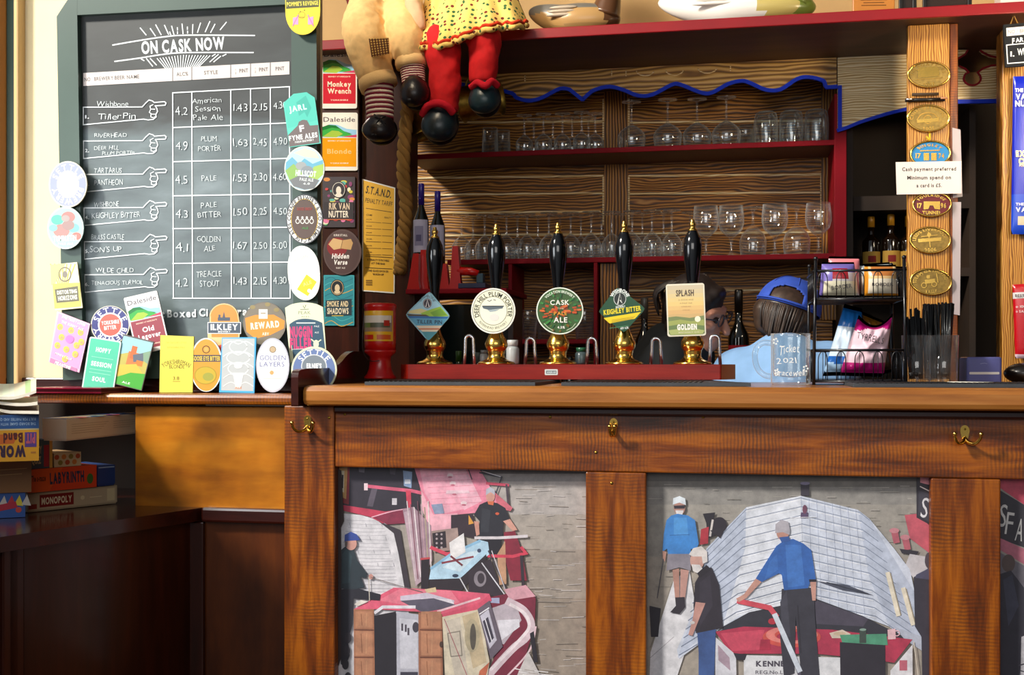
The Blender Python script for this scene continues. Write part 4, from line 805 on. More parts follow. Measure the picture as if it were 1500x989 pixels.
    # maroon hull behind him and tiller
    f([(800, 340), (850, 335), (880, 420), (905, 560), (830, 560), (805, 460)], '#8a2236'); f([(770, 440), (806, 380), (812, 575), (780, 580)], '#c89a78'); l([(670, 366), (780, 366), (905, 358)], 13, '#d9d2d6'); l([(470, 410), (540, 440), (600, 430)], 16, '#d8485e'); l([(730, 448), (840, 450), (900, 436), (880, 410)], 14, '#d84258'); l([(880, 450), (890, 620)], 14, '#332a30')
    # blue tabletop frame with a white board
    f([(460, 555), (470, 500), (560, 440), (690, 375), (728, 385), (735, 440), (600, 550)], '#b7d9ee'); f([(520, 500), (640, 430), (700, 420), (600, 520)], '#d2e8f4'); f([(460, 556), (600, 552), (720, 440), (722, 470), (610, 606), (465, 606)], '#2a2226'); l([(470, 505), (560, 440), (690, 380)], 12, '#8cbcdc')
    a.disc(580, 538, 14, '#2a3a52', 8); a.disc(688, 424, 9, '#3a4a66'); f([(552, 388), (618, 344), (626, 430), (560, 470)], '#eceaea'); l([(520, 480), (660, 452)], 9, '#8a3a44'); l([(560, 450), (610, 490)], 9, '#7a2f3a')
    f([(640, 520), (740, 460), (800, 640), (640, 610)], '#332a30'); a.disc(692, 552, 28, '#8c848c', 36); a.disc(696, 550, 16, '#3a3238', 24)
    l([(730, 425), (880, 750)], 6, '#3a3640'); l([(745, 425), (830, 670)], 4, '#d0ccd4'); l([(600, 548), (680, 690)], 5, '#d6d6dc'); l([(700, 480), (830, 660)], 5, '#e2e2ea')
    # lower right hull and bow rail
    f([(720, 640), (900, 600), (945, 640), (940, 760), (900, 900), (690, 1560), (500, 1560), (760, 900)], '#7c2238'); f([(800, 600), (900, 580), (945, 632), (830, 650)], '#d8a0ac'); f([(700, 700), (850, 650), (880, 740), (800, 850), (720, 830)], '#bfb4bd'); f([(770, 740), (870, 735), (872, 770), (790, 830)], '#e4e2ea'); f([(730, 640), (780, 638), (780, 664), (735, 660)], '#aab0d0')
    l(smooth_path([(820, 655), (890, 695), (925, 760), (900, 820), (840, 870), (740, 980), (650, 1100)], 6), 34, '#d9c4cc'); l(smooth_path([(830, 668), (895, 710), (915, 765), (880, 820), (740, 965)], 6), 14, '#eee2e6'); l(smooth_path([(945, 770), (915, 880), (800, 1010), (700, 1120)], 6), 8, '#e6c6ce'); f([(918, 800), (936, 790), (955, 930), (935, 935)], '#1c1a20')
    f([(910, 880), (960, 980), (930, 1560), (780, 1560), (860, 990)], '#cfcac8')
    for k in range(14): l([(850 + k * 9, 960 + (k * 37) % 60), (880 + k * 12, 966 + (k * 37) % 60)], 4, ['#eceaea', '#b0a8a0'][k % 2])
    # near cabin: red roof, open doors, painted panels
    f([(118, 690), (300, 592), (440, 598), (560, 604), (735, 620), (690, 690), (520, 720), (420, 702), (220, 690)], '#e0607a'); f([(230, 650), (330, 596), (560, 606), (600, 660), (460, 690)], '#ea7f92'); f([(330, 630), (450, 615), (575, 650), (570, 680), (470, 690), (330, 650)], '#cfc6d6'); f([(420, 640), (560, 645), (575, 668), (480, 680)], '#e4dfe8'); f([(440, 600), (490, 590), (495, 612), (450, 616)], '#d9c49c'); f([(330, 652), (480, 640), (600, 675), (430, 705)], '#5a5666', )
    l([(215, 706), (250, 680), (395, 680)], 14, '#e9e6ee'); l([(500, 700), (690, 640)], 9, '#f0c8d0'); f([(520, 712), (690, 660), (735, 622), (745, 650), (700, 690), (525, 735)], '#d8546e')
    f([(210, 720), (310, 700), (316, 1560), (225, 1560)], '#17161c'); f([(312, 700), (420, 715), (420, 1560), (316, 1560)], '#b9bac6'); f([(326, 730), (408, 740), (408, 960), (330, 960)], '#cfd0da'); f([(330, 975), (410, 975), (410, 1010), (330, 1010)], '#3a3a48')
    for x, y in ((334, 770), (350, 775), (362, 790)): a.rect(x, y - 15, x + 9, y + 18, '#4a4650')
    a.disc(400, 772, 15, '#3c3a44', 24)
    f([(118, 690), (210, 690), (222, 1560), (122, 1560)], '#a87050'); f([(412, 704), (520, 712), (528, 1560), (415, 1560)], '#a06a4c')
    for x0, x1 in ((122, 208), (420, 518)):
        for y0, y1 in ((700, 775), (790, 900), (915, 1000)): a.rect(x0 + 4, y0, x1 - 4, y1, '#b98260'); l([(x0 + 30, y0 + 12), (x0 + 34, y1 - 12)], 3, '#8a5636'); l([(x0 + 55, y0 + 8), (x0 + 52, y1 - 8)], 2, '#d0a078')
        l([(x0, 783), (x1, 785)], 5, '#6a3e2a'); l([(x0, 908), (x1, 908)], 5, '#6a3e2a')
    a.disc(516, 850, 8, '#4a3424', 14)
    f([(520, 725), (690, 690), (735, 930), (640, 1560), (560, 1560)], '#d8cdb4'); f([(530, 745), (600, 725), (640, 1000), (580, 1010)], '#c9bfae'); f([(610, 722), (680, 700), (722, 930), (660, 960)], '#c6b492'); a.disc(656, 810, 34, '#b8ab8c', 75); a.disc(660, 815, 14, '#5a5448', 60); l([(545, 800), (600, 790), (610, 900), (560, 905)], 5, '#8a8274', True); l([(530, 735), (640, 1010)], 3, '#a8505c')
    f([(735, 930), (690, 970), (660, 1100), (640, 1200), (700, 1060)], '#c86a48')
    f([(680, 690), (735, 650), (795, 860), (740, 920)], '#6a606c'); f([(692, 720), (730, 690), (768, 830), (736, 870)], '#c9c6d4'); f([(704, 745), (728, 725), (755, 820), (735, 845)], '#3e3a48'); l([(690, 712), (732, 684)], 5, '#f0eef4'); l([(715, 735), (745, 835)], 4, '#f0eef4')
    # man in the cap on the path holding a rope
    f([(28, 40), (62, 60), (74, 290), (60, 320), (66, 900), (28, 1000)], '#2e1c12')
    f([(60, 600), (120, 590), (150, 600), (240, 622), (236, 650), (160, 645), (118, 640), (112, 760), (90, 830), (100, 900), (80, 950), (60, 940)], '#171b24'); f([(62, 420), (90, 396), (118, 420), (135, 470), (180, 530), (175, 548), (150, 545), (168, 590), (120, 600), (60, 596)], '#1f3238'); f([(66, 440), (90, 410), (110, 450), (100, 570), (66, 575)], '#2a4248'); a.disc(196, 542, 10, '#d89c90', 12)
    a.disc(106, 392, 26, '#cf9a8c', 30); f([(76, 384), (78, 352), (105, 338), (132, 350), (148, 376), (120, 378), (90, 380)], '#2f4a9a'); f([(78, 380), (90, 384), (88, 410), (78, 402)], '#6a5a54'); l([(186, 545), (190, 650)], 4, '#c9c2b4'); l([(196, 545), (330, 585), (430, 612)], 3, '#7a706c')
    for k in range(6): a.disc(92 - (k % 3) * 6, 820 + k * 60, 15, '#26242a', 24)
    f([(150, 648), (185, 655), (140, 675), (120, 668)], '#e9e2d8')
pic(488, 859, 'canal picture of red narrowboats and a man in a blue cap, under the pump counter', d1, crop(480, 670, 3.1))

def d2(a):
    f, l = a.fill, a.line
    for y0, y1, c in ((-60, 40, '#5a5852'), (40, 62, '#77746c'), (62, 130, '#94918a'), (130, 330, '#a19c92'), (330, 1240, '#a89f92')): a.rect(40, y0, 1160, y1, c)
    random.seed(5)
    for k in range(110):
        y = random.uniform(50, 480); x = random.uniform(50, 1080); a.line([(x, y), (x + random.uniform(15, 80), y)], random.uniform(1.2, 3), random.choice(['#b9b4aa', '#b2ada4', '#88847a', '#8f8a80', '#aaa69a']))
    f([(150, 420), (210, 380), (240, 560), (160, 800), (60, 1240), (40, 1240), (60, 700)], '#e2e2e6'); l([(145, 430), (60, 680)], 4, '#8a8478'); f([(56, 520), (100, 530), (90, 640), (62, 640)], '#24222a'); l([(60, 720), (150, 640)], 3, '#b9b6bc')
    # neighbouring boats upper right
    f([(1040, 170), (1090, 165), (1140, 215), (1140, 320), (1060, 260)], '#c85a68'); f([(1086, 20), (1160, 20), (1160, 220), (1086, 180)], '#28262e'); f([(1100, 20), (1160, 30), (1160, 60), (1100, 45)], '#d88a96'); l([(1100, 60), (1140, 80)], 4, '#e8dcd8'); f([(1095, 75), (1140, 90), (1138, 200), (1092, 170)], '#3a3a44'); a.text('S', 1118, 140, 26, 80, '#e4e6ea', .0, rot=8)
    for x, y in ((1000, 250), (1042, 276)): f([(x - 14, y - 22), (x + 14, y - 18), (x + 22, y + 26), (x - 2, y + 30)], '#b8606c'); a.disc(x, y - 20, 19, '#d08a92', 10)
    f([(1020, 300), (1095, 310), (1085, 325), (1030, 318)], '#2c2a32'); f([(1060, 320), (1120, 330), (1130, 380), (1080, 420), (1040, 370)], '#cfccd0')
    # the tarpaulined boat
    f([(640, 96), (860, 150), (905, 185), (1000, 300), (1060, 380), (1080, 470), (1110, 620), (1115, 700), (980, 600), (690, 490), (560, 520), (340, 600), (170, 725), (162, 690), (250, 480), (300, 400), (275, 300), (430, 140)], '#d3dbea')
    f([(430, 140), (640, 96), (660, 500), (560, 520), (400, 560), (340, 600), (380, 440), (420, 250)], '#e6ebf4'); f([(275, 300), (430, 140), (425, 300), (350, 560), (165, 720), (250, 480)], '#c3cde0'); f([(860, 150), (905, 185), (1080, 470), (1110, 690), (980, 600), (900, 400)], '#bfc9dc')
    for k in range(13):
        v = k / 12; yl_, yr_ = 300 + 400 * v, 190 + 430 * v
        l([(275 - 105 * v, yl_ + 10), (428 - 40 * v, 150 + 430 * v), (640 + 20 * v, 104 + 400 * v), (868 + 60 * v, 160 + 400 * v), (905 + 200 * v, yr_ + 60 * v)], 2.4, '#7e8aa0')
        l([(428 - 40 * v, 157 + 430 * v), (640 + 20 * v, 111 + 400 * v), (868 + 60 * v, 167 + 400 * v)], 2.2, '#f6f8fc')
    for k in range(8): l([(640 + k * 30, 98 + k * 7), (650 + k * 34, 490 + k * 14)], 1.1, '#c2ccde')
    f([(700, 425), (820, 440), (920, 480), (800, 460)], '#4a5060'); l([(740, 430), (900, 475)], 4, '#2e3440')
    f([(340, 600), (440, 545), (560, 520), (690, 490), (880, 560), (1000, 620), (1075, 660), (900, 640), (330, 640)], '#2e3038'); f([(690, 495), (900, 570), (880, 600), (700, 590)], '#4a4654'); f([(1000, 600), (1110, 640), (1117, 700), (1040, 650)], '#b4bccc')
    for x0, y0, x1, y1 in ((975, 395, 1015, 555), (1035, 455, 1072, 590)): l([(x0, y0), (x1, y1)], 17, '#efe6d0'); l([(x0 + 10, y0), (x1 + 10, y1)], 4, '#a89c84')
    a.rect(640, 48, 672, 96, '#3a3640'); a.disc(656, 48, 19, '#8a84a0', 6); f([(640, 160), (668, 160), (668, 182), (638, 182)], '#5a4a6a'); a.disc(655, 148, 9, '#7a4a60', 17); l([(600, 180), (700, 178)], 2, '#f4f6fa')
    # black stove and red fender behind the first man
    f([(262, 165), (310, 160), (300, 200), (310, 250), (280, 260), (275, 200)], '#1e1c22'); a.disc(326, 208, 28, '#241f26', 30); f([(255, 225), (285, 215), (282, 280), (250, 285)], '#b0303c'); l([(300, 190), (290, 250)], 8, '#cfc8c4'); f([(290, 230), (350, 215), (330, 260)], '#2a262c')
    # stern deck
    f([(310, 620), (420, 600), (760, 612), (1070, 650), (1000, 740), (900, 725), (700, 705), (370, 705)], '#b83450'); f([(330, 626), (500, 612), (480, 690), (375, 695)], '#d04a62'); f([(310, 640), (390, 710), (400, 1240), (310, 1240)], '#d9dae2'); f([(320, 670), (365, 720), (368, 770), (322, 730)], '#b09aa8'); f([(420, 710), (800, 720), (800, 790), (420, 790)], '#e4e6ea'); f([(420, 790), (1075, 790), (1075, 1240), (420, 1240)], '#d5d7dd')
    f([(985, 770), (1070, 670), (1075, 1240), (985, 1240)], '#e9e9ee'); a.rect(1020, 730, 1050, 770, '#c86a7a'); f([(380, 702), (432, 708), (424, 730), (392, 728)], '#2a2630')
    a.text('KENNET', 534, 743, 134, 20, '#4a4652', .05); a.text('REG.No.LIV', 530, 776, 130, 14, '#5a5662', .01); a.rect(420, 800, 860, 812, '#c03a54')
    a.ring(605, 640, 58, 112, '#d8564a', .36); a.ring(605, 632, 66, 100, '#ee8a80', .34); f([(640, 600), (690, 604), (700, 640), (650, 640)], '#f0dcd4'); a.disc(530, 580, 16, '#c03040', 12); f([(485, 650), (520, 650), (524, 690), (480, 690)], '#b02a44')
    f([(750, 625), (800, 612), (832, 628), (820, 645), (760, 645)], '#d8c9b8'); a.disc(790, 628, 24, '#cdb89c', 8)
    f([(790, 632), (970, 628), (975, 672), (800, 664)], '#4f9a78'); a.rect(866, 612, 892, 664, '#3a4a40'); a.disc(879, 612, 13, '#8aa89a', 5); f([(974, 612), (1004, 608), (1006, 648), (976, 650)], '#f0c6cc'); a.ring(1010, 626, 8, 12, '#eabcc4'); f([(790, 660), (965, 672), (970, 1240), (800, 1240)], '#24222a')
    # man in the blue jacket and shorts on the path
    a.disc(172, 142, 22, '#b98a7c', 28); f([(146, 130), (148, 105), (172, 97), (194, 106), (197, 132), (172, 122)], '#e4eef4'); f([(150, 134), (194, 132), (192, 145), (152, 146)], '#2e2a30'); f([(156, 152), (188, 152), (182, 172), (162, 172)], '#e9e6e6')
    f([(140, 172), (165, 165), (205, 172), (232, 190), (246, 280), (236, 310), (216, 300), (214, 322), (128, 322), (124, 300), (106, 312), (112, 240), (122, 190)], '#3a86d0'); f([(150, 180), (200, 180), (206, 250), (150, 250)], '#4f9ade'); l([(135, 248), (210, 246)], 3, '#2a68a8'); f([(106, 308), (122, 312), (116, 350), (108, 340)], '#c0907e'); f([(126, 320), (214, 320), (216, 385), (172, 372), (122, 385)], '#8f8a94')
    f([(145, 382), (170, 376), (172, 490), (156, 500)], '#b98a7a'); f([(176, 378), (208, 384), (192, 500), (174, 490)], '#c4968a'); f([(155, 488), (192, 486), (194, 525), (172, 552), (136, 545), (158, 520)], '#2a262c'); l([(110, 340), (86, 490)], 3, '#4a4a52')
    # older man in the dark polo shirt and jeans
    f([(240, 618), (312, 610), (306, 790), (300, 1240), (244, 1240), (246, 700)], '#3a5a94'); f([(232, 430), (262, 380), (296, 372), (325, 440), (340, 605), (235, 626), (226, 520)], '#28242c'); f([(250, 430), (290, 400), (300, 520), (250, 600)], '#34303a'); f([(234, 505), (272, 510), (236, 600), (222, 636), (206, 632), (222, 575)], '#c8968a'); a.disc(222, 585, 9, '#e4e0dc', 6)
    a.disc(240, 345, 27, '#cfa294', 36); f([(208, 322), (225, 298), (256, 290), (278, 310), (280, 350), (262, 358), (258, 330), (224, 330)], '#e2dcd8'); f([(218, 360), (250, 362), (262, 378), (240, 394), (224, 386)], '#e6e2e0'); f([(240, 395), (276, 362), (294, 380), (250, 412)], '#1e1b20')
    # man at the tiller, back turned
    l([(590, 655), (640, 790), (700, 960)], 20, '#5a5666')
    f([(566, 455), (690, 450), (694, 560), (712, 790), (712, 1240), (650, 1240), (640, 780), (620, 560), (615, 780), (575, 800), (560, 640)], '#34353e'); l([(628, 520), (640, 700)], 5, '#23242c'); f([(560, 505), (585, 460), (600, 640), (570, 640)], '#42434e')
    l([(400, 502), (520, 528), (545, 560)], 20, '#d8505e'); l([(540, 556), (635, 770)], 20, '#d9e2ee')
    f([(545, 290), (575, 268), (610, 262), (650, 280), (680, 305), (698, 420), (676, 425), (668, 452), (575, 460), (566, 400), (555, 395), (490, 428), (466, 415), (510, 345)], '#2f66b4'); f([(580, 285), (640, 285), (655, 440), (590, 450)], '#3f78c6'); f([(520, 350), (548, 320), (552, 380), (500, 420)], '#3a72c0')
    f([(466, 415), (488, 428), (430, 490), (400, 506), (390, 492), (420, 476)], '#cf9c8c'); f([(676, 425), (699, 420), (697, 500), (684, 500)], '#cf9c8c'); a.rect(672, 418, 700, 428, '#1c1c24')
    a.disc(570, 232, 25, '#c79484', 36); f([(541, 240), (542, 205), (565, 188), (592, 196), (598, 228), (596, 246), (570, 236)], '#b4b0b8'); f([(556, 256), (594, 252), (598, 270), (566, 276)], '#3460a8')
    # bystander at the right edge
    a.disc(1132, 345, 14, '#4a4048', 30); f([(1075, 410), (1140, 370), (1160, 380), (1160, 1240), (1115, 1240), (1105, 640), (1080, 600)], '#2e2d38'); f([(1085, 400), (1140, 372), (1142, 420), (1080, 412)], '#4a4c66'); l([(1075, 660), (1092, 790)], 4, '#d8d0c0')
pic(946.5, 1367, 'canal picture of men standing on a boat covered in a pale tarpaulin', d2, crop(930, 690, 2.632))
def d3(a):
    f, l = a.fill, a.line
    f([(1400, 10), (1600, 30), (1600, 200), (1400, 60)], '#c8455c'); f([(1400, 70), (1600, 190), (1600, 330), (1400, 260)], '#2c2a30')
    for x, y, s_ in ((1445, 200, 'F'), (1484, 225, 'A'), (1420, 170, 'S')): a.text(s_, x, y, 28, 90, '#d8d6d2', 0, rot=8)
    f([(1400, 255), (1600, 345), (1600, 420), (1400, 300)], '#b8687a'); f([(1400, 310), (1600, 420), (1600, 1240), (1400, 1240)], '#6e6a72'); a.disc(1440, 356, 26, '#5a4a44', 34); f([(1400, 400), (1450, 384), (1500, 450), (1510, 640), (1480, 800), (1480, 1240), (1400, 1240)], '#2a2a34'); f([(1420, 420), (1455, 400), (1480, 520), (1440, 600)], '#3c3f50')
    f([(1490, 640), (1600, 600), (1600, 1240), (1480, 1240)], '#c9c7cc'); l([(1480, 750), (1600, 720)], 5, '#3a3a44'); l([(1485, 770), (1600, 800)], 4, '#3a3a44')
    a.rect(1398, -40, 1600, 8, '#7a2a3a')
pic(1462, 1600, 'canal picture of a dark lettered narrowboat cut off at the right edge', d3, crop(930, 690, 2.632))

# ------------------------------------------------------------------ brass coat hooks
def hook(px, py, label, yaw=0, spread=1.0, group='brass double coat hooks on the bar front'):
    c = Vector(P(px, py, YF)); r = thing('coat_hook', label, 'hook', c, group)
    M = Matrix.Translation(c) @ Matrix.Rotation(R(yaw), 4, 'Z')
    e = MB(); pts = [(.009 * math.cos(R(t)) , .0018 * 0, .012 * math.sin(R(t)) + .006) for t in range(0, 181, 20)] + [(-.006, 0, -.008), (-.004, 0, -.016), (.004, 0, -.016), (.006, 0, -.008)]
    e.prism([M @ Vector((x, -.0032, z)) for x, _, z in pts], M.to_3x3() @ Vector((0, .003, 0)), 'brass'); e.build('back_plate', r, bevel=.001)
    for s_ in (-1, 1):
        e = MB(); pth = smooth_path([(0, -.002, -.008), (s_ * .006 * spread, -.012, -.016), (s_ * .016 * spread, -.022, -.017), (s_ * .023 * spread, -.029, -.008), (s_ * .0245 * spread, -.032, .002)], 4)
        e.tube(pth, [.0042 - .0012 * i / len(pth) for i in range(len(pth))], 'brass', n=10, xf=M); e.ball(pth[-1], .0048, 'brass', n=12, m=8, xf=M); e.build('prong', r)
    e = MB()
    for z in (.010, -.006): e.ball((0, -.0032, z), (.0024, .0012, .0024), 'old_brass', n=10, m=6, xf=M)
    e.build('screw', r)
hook(451, 620, 'brass double coat hook on the post below the scrolled bar end')
hook(899, 625, 'brass coat hook turned sideways on the rail between the first two canal pictures', spread=.22)
hook(1413, 636, 'brass double coat hook on the top rail at the right above the third post')
# ------------------------------------------------------------------ beer engine: mahogany case with five hand pumps
YB0, YBP = 2.72, 2.80
ZB = 1.1455
root = thing('pump_case', 'long low red mahogany case that the five beer pumps stand on', 'pump case', (X(825, 2.8), 2.8, ZT + .0095))
x0, x1 = X(596, YB0), X(1056, YB0)
MB().prism([(x0, YB0, ZT + .0095), (x1, YB0, ZT + .0095), (x1 + .034, YB0 + .10, ZT + .0095), (x1 + .034, 2.94, ZT + .0095), (x0 - .03, 2.94, ZT + .0095), (x0 - .03, YB0 + .05, ZT + .0095)], (0, 0, ZB - ZT - .0095), 'red_mahogany').build('case', root, bevel=.003)
a = Art(YB0 - .0006); a.plate(rrect(798, 541, 817, 549.5, 1.2), .0005, '#d8d8d4'); a.rect(800, 543, 815, 547.6, '#5a6a70'); a.text('ANGRAM', 807.5, 545.3, 13, 2.6, '#e8ecec', .03)
a.build('name_plate', root)['label'] = 'small silver name plate'
def pump(px, Y, label, art):
    cx = X(px, Y); r = thing('beer_pump', label, 'beer pump', (cx, Y, ZB), 'hand pumps on the bar')
    MB().lathe([(.046, 0), (.047, .003), (.044, .006), (.034, .009), (.026, .013), (.0215, .018), (.0205, .026), (.022, .030), (.0215, .033), (.0235, .036), (.0275, .043), (.0285, .051), (.0265, .059), (.021, .069), (.0165, .079), (.0135, .090), (.0125, .10)], 'brass', n=32, loc=(cx, Y, ZB)).build('base', r)
    MB().lathe([(.0085, .1005), (.0085, .125), (.0105, .150), (.0108, .172), (.0125, .195), (.0165, .222), (.0205, .252), (.0228, .276), (.0228, .291), (.020, .306), (.0150, .3175), (.0122, .3215), (.0122, .324)], 'gloss', '#07070a', n=28, loc=(cx, Y, ZB)).build('handle', r)
    MB().lathe([(.0118, .3243), (.0118, .3275), (.0078, .330), (.0062, .333), (.0072, .336), (.0083, .340), (.0072, .3445), (.0045, .347), (.0052, .3495), (.0035, .3525), (0, .3535)], 'brass', n=20, loc=(cx, Y, ZB)).build('finial', r)
    MB().box(cx - .006, cx + .006, Y - .0345, Y - .006, ZB + .128, ZB + .138, 'brass').build('clip_bracket', r, bevel=.001)
    a = Art(Y - .041, 'satin'); art(a)
    a.build('pump_clip', r)
def rr4(l, t, r, b, k=.12):
    """diamond with rounded corners"""
    o = []
    for p, q, s_ in ((b, l, t), (l, t, r), (t, r, b), (r, b, l)):
        m = lambda u, v, f: (u[0] + (v[0] - u[0]) * f, u[1] + (v[1] - u[1]) * f)
        A_, B_ = m(q, p, k), m(q, s_, k); o += [A_, m(m(A_, q, .6), m(q, B_, .4), .5), B_]
    return o
def a1(a):
    q = rr4((593, 461), (629, 426), (660, 463), (627, 500)); a.plate(q, .006, '#8fc0cc', '#3a5a60')
    f = a.fill
    f([(597, 459), (629, 430), (656, 461), (630, 466)], '#a9d3e0'); f([(600, 455), (616, 452), (630, 456), (615, 460), (598, 459)], '#e8d890')
    f([(616, 459), (632, 453), (645, 449), (657, 463), (640, 465), (620, 463)], '#a6cc3c'); f([(630, 458), (645, 452), (655, 462), (636, 464)], '#7fb030'); f([(596, 460), (624, 461), (630, 464), (600, 465)], '#5a4a30'); f([(597, 463), (657, 464), (655, 467), (600, 466)], '#2a6fb0')
    f([(600, 466), (655, 467), (647, 477), (610, 477)], '#5fa8c4'); f([(609, 477), (648, 477), (640, 486), (619, 486)], '#efd9b8'); f([(612, 481), (644, 481), (643, 483), (614, 483)], '#d87a48'); f([(618, 486), (641, 486), (629, 498), (626, 498)], '#4f9aa4')
    a.disc(626, 444.5, 6.4, '#3a3038', 7.2); a.ring(626, 444.5, 5.2, 5.9, '#c8b8b0', 1.1); a.line([(624, 449), (626, 439), (628.5, 449)], 1.4, '#f4ece4'); a.arc('WISHBONE', 626, 445, 11, 4, '#5a6a70', -75, 75, .0)
    a.text('TILLER PIN', 629, 471.5, 37, 5.6, '#20344a', .02, rot=1.5)
pump(637, 2.84, 'leftmost beer pump with a pale blue diamond clip', a1)
def a2(a):
    a.plate(ell(722.5, 455.5, 32.5, 33.5), .006, '#f2eee0', '#8a8470'); a.disc(722.5, 455.5, 30.3, '#2a2c26', 31.2); a.disc(722.5, 455.5, 29.6, '#f4f0d2', 30.5); a.ring(722.5, 455.5, 20, 20.7, '#6a6a58', 1.03); a.disc(722.5, 455.5, 19.5, '#f3f0dc', 20)
    a.arc('DEER HILL PLUM PORTER', 722.5, 455.5, 25, 6.6, '#3a3a30', -112, 112, .02); a.arc('RIVERHEAD BREWERY', 722.5, 455.5, 25, 3.6, '#6a6a58', 232, 128, .0, under=True)
    a.fill([(706, 448.5), (738, 448), (736, 452), (716, 454), (708, 452)], '#5f6a72'); a.line([(707, 448.5), (738, 448.5)], 1.1, '#23282c'); a.fill([(714, 454), (732, 453), (726, 456), (718, 457)], '#a8b4b8'); a.line([(714, 440), (717, 441.5), (720, 439.5)], .8, '#3a3a34'); a.line([(723, 439), (726, 440)], .8, '#3a3a34'); a.disc(724, 465, 7, '#e9e4da', 5)
pump(727, YBP, 'second beer pump from the left with a round cream clip', a2)
def a3(a):
    a.plate(ell(820, 455.5, 34.5, 34.5), .006, '#e8ecdc', '#6a7a5a'); a.disc(820, 455.5, 32.8, '#3c5c2c')
    random.seed(21)
    for k in range(90):
        an = random.uniform(0, 360); r = random.uniform(3, 31); x = 820 + r * math.cos(R(an)); y = 455.5 + r * math.sin(R(an))
        c = random.choice(['#c8501c', '#b8481c', '#d8682c'] if abs(y - 457) < 9 else ['#2f7a3a', '#3f8a3c', '#56702a', '#7a5a22', '#28602f'])
        ln = min(random.uniform(2, 8), 31.5 - r); 
        if ln > .5: a.line([(x, y), (x + ln * math.cos(R(an)) , y + ln * math.sin(R(an)) * .5)], random.uniform(1.5, 3.4), c)
    a.arc('VOCATION BREWERY', 820, 455.5, 28.5, 3.8, '#e4f0d8', -48, 48, .03); a.text('CASK', 820, 443, 28, 7.2, '#f2efe2', .02); a.text('THE', 821, 452, 10, 2.6, '#d8c8a0', 0); a.text('PALE', 821, 459, 19, 5, '#e8a030', .02); a.text('ALE', 821, 468.5, 20, 7.6, '#f6f2e6', .02); a.text('4.5%', 822, 479.5, 11, 3.6, '#f2efe2', .03)
    a.line([(797, 474), (803, 480), (810, 484)], .8, '#cfd8b8'); a.line([(830, 484), (838, 480), (843, 474)], .8, '#cfd8b8')
pump(817.5, YBP, 'middle beer pump with a round green and orange clip lettered CASK ALE', a3)
def a4(a):
    q = rr4((876, 457), (904, 420), (946, 452), (914, 488)); a.plate(q, .006, '#174a2c', '#0c2416')
    a.fill([(884, 466), (939, 457), (930, 467), (893, 474)], '#f2d21a'); a.line([(893, 481), (920, 477)], .8, '#4a8a5a'); a.disc(908, 438, 9.6, '#1d2420', 10.4); a.ring(908, 438, 8.3, 9.2, '#c8d0c8', 1.08); a.line([(905, 445), (908, 430), (911.5, 444.5), (908.5, 440)], 1.6, '#f0f0e8'); a.arc('WISHBONE', 908, 439, 13.2, 4.6, '#f0f4ee', -72, 72, .04, ky=1.05); a.text('BREWERY', 909, 449.5, 14, 3, '#f0f4ee', .03, rot=-6)
    a.text('KEIGHLEY BITTER', 911.5, 454.5, 55, 7, '#f2dc22', .04, rot=-7, shear=.08); a.text('ABV 4.3%', 914.5, 480.5, 12, 3.2, '#f0f4ee', .03, rot=-6)
    for k in range(3): a.line([(896, 469.3 + k * 1.7 - .3), (930 - k * 2, 463.7 + k * 1.7)], .5, '#b89a10')
pump(914.5, YBP, 'fourth beer pump from the left with a dark green diamond clip and yellow stripe', a4)
def a5(a):
    a.turn(1004.5, 454, -2); a.plate(rrect(976.5, 415.5, 1033, 492.5, 3.5), .006, '#ece4cc', '#a89c80')
    f = a.fill
    for k in range(8): f([(978.5, 418 + k * 6), (1031, 418 + k * 6), (1031, 424.2 + k * 6), (978.5, 424.2 + k * 6)], ['#d8c8a8', '#e0cca0', '#e8d096', '#eed28c', '#f0d084', '#ecc47e', '#e4b878', '#d8b478'][k])
    f([(978.5, 464), (990, 463), (1010, 466), (1031, 463), (1031, 472), (978.5, 472)], '#7f8c58'); f([(978.5, 470), (996, 468), (1012, 471), (1031, 469), (1031, 480), (978.5, 480)], '#a4ac5e'); f([(978.5, 477), (1000, 474), (1031, 478), (1031, 489), (1028, 490.5), (981, 490.5), (978.5, 488)], '#6f8450'); f([(978.5, 483), (1010, 480), (1031, 485), (1028, 490), (981, 490)], '#b0b870'); a.disc(1021.5, 468, 4.3, '#fff6d8')
    a.text('SPLASH', 1004, 429, 26, 9, '#5a4a3a', .03, shear=.05)
    for k, wd in enumerate((22, 18, 14, 10)): a.text('A PALE ALE', 1005, 439 + k * 5, wd, 1.8, '#c0a070', 0)
    a.text('GOLDEN', 1005.5, 479, 29, 7.6, '#fbf6e8', .07); a.text('BREWERY CO', 1008, 487, 30, 1.8, '#f2ead0', 0)
pump(1014.5, YBP, 'fifth beer pump with a cream landscape clip of rounded rectangular shape', a5)
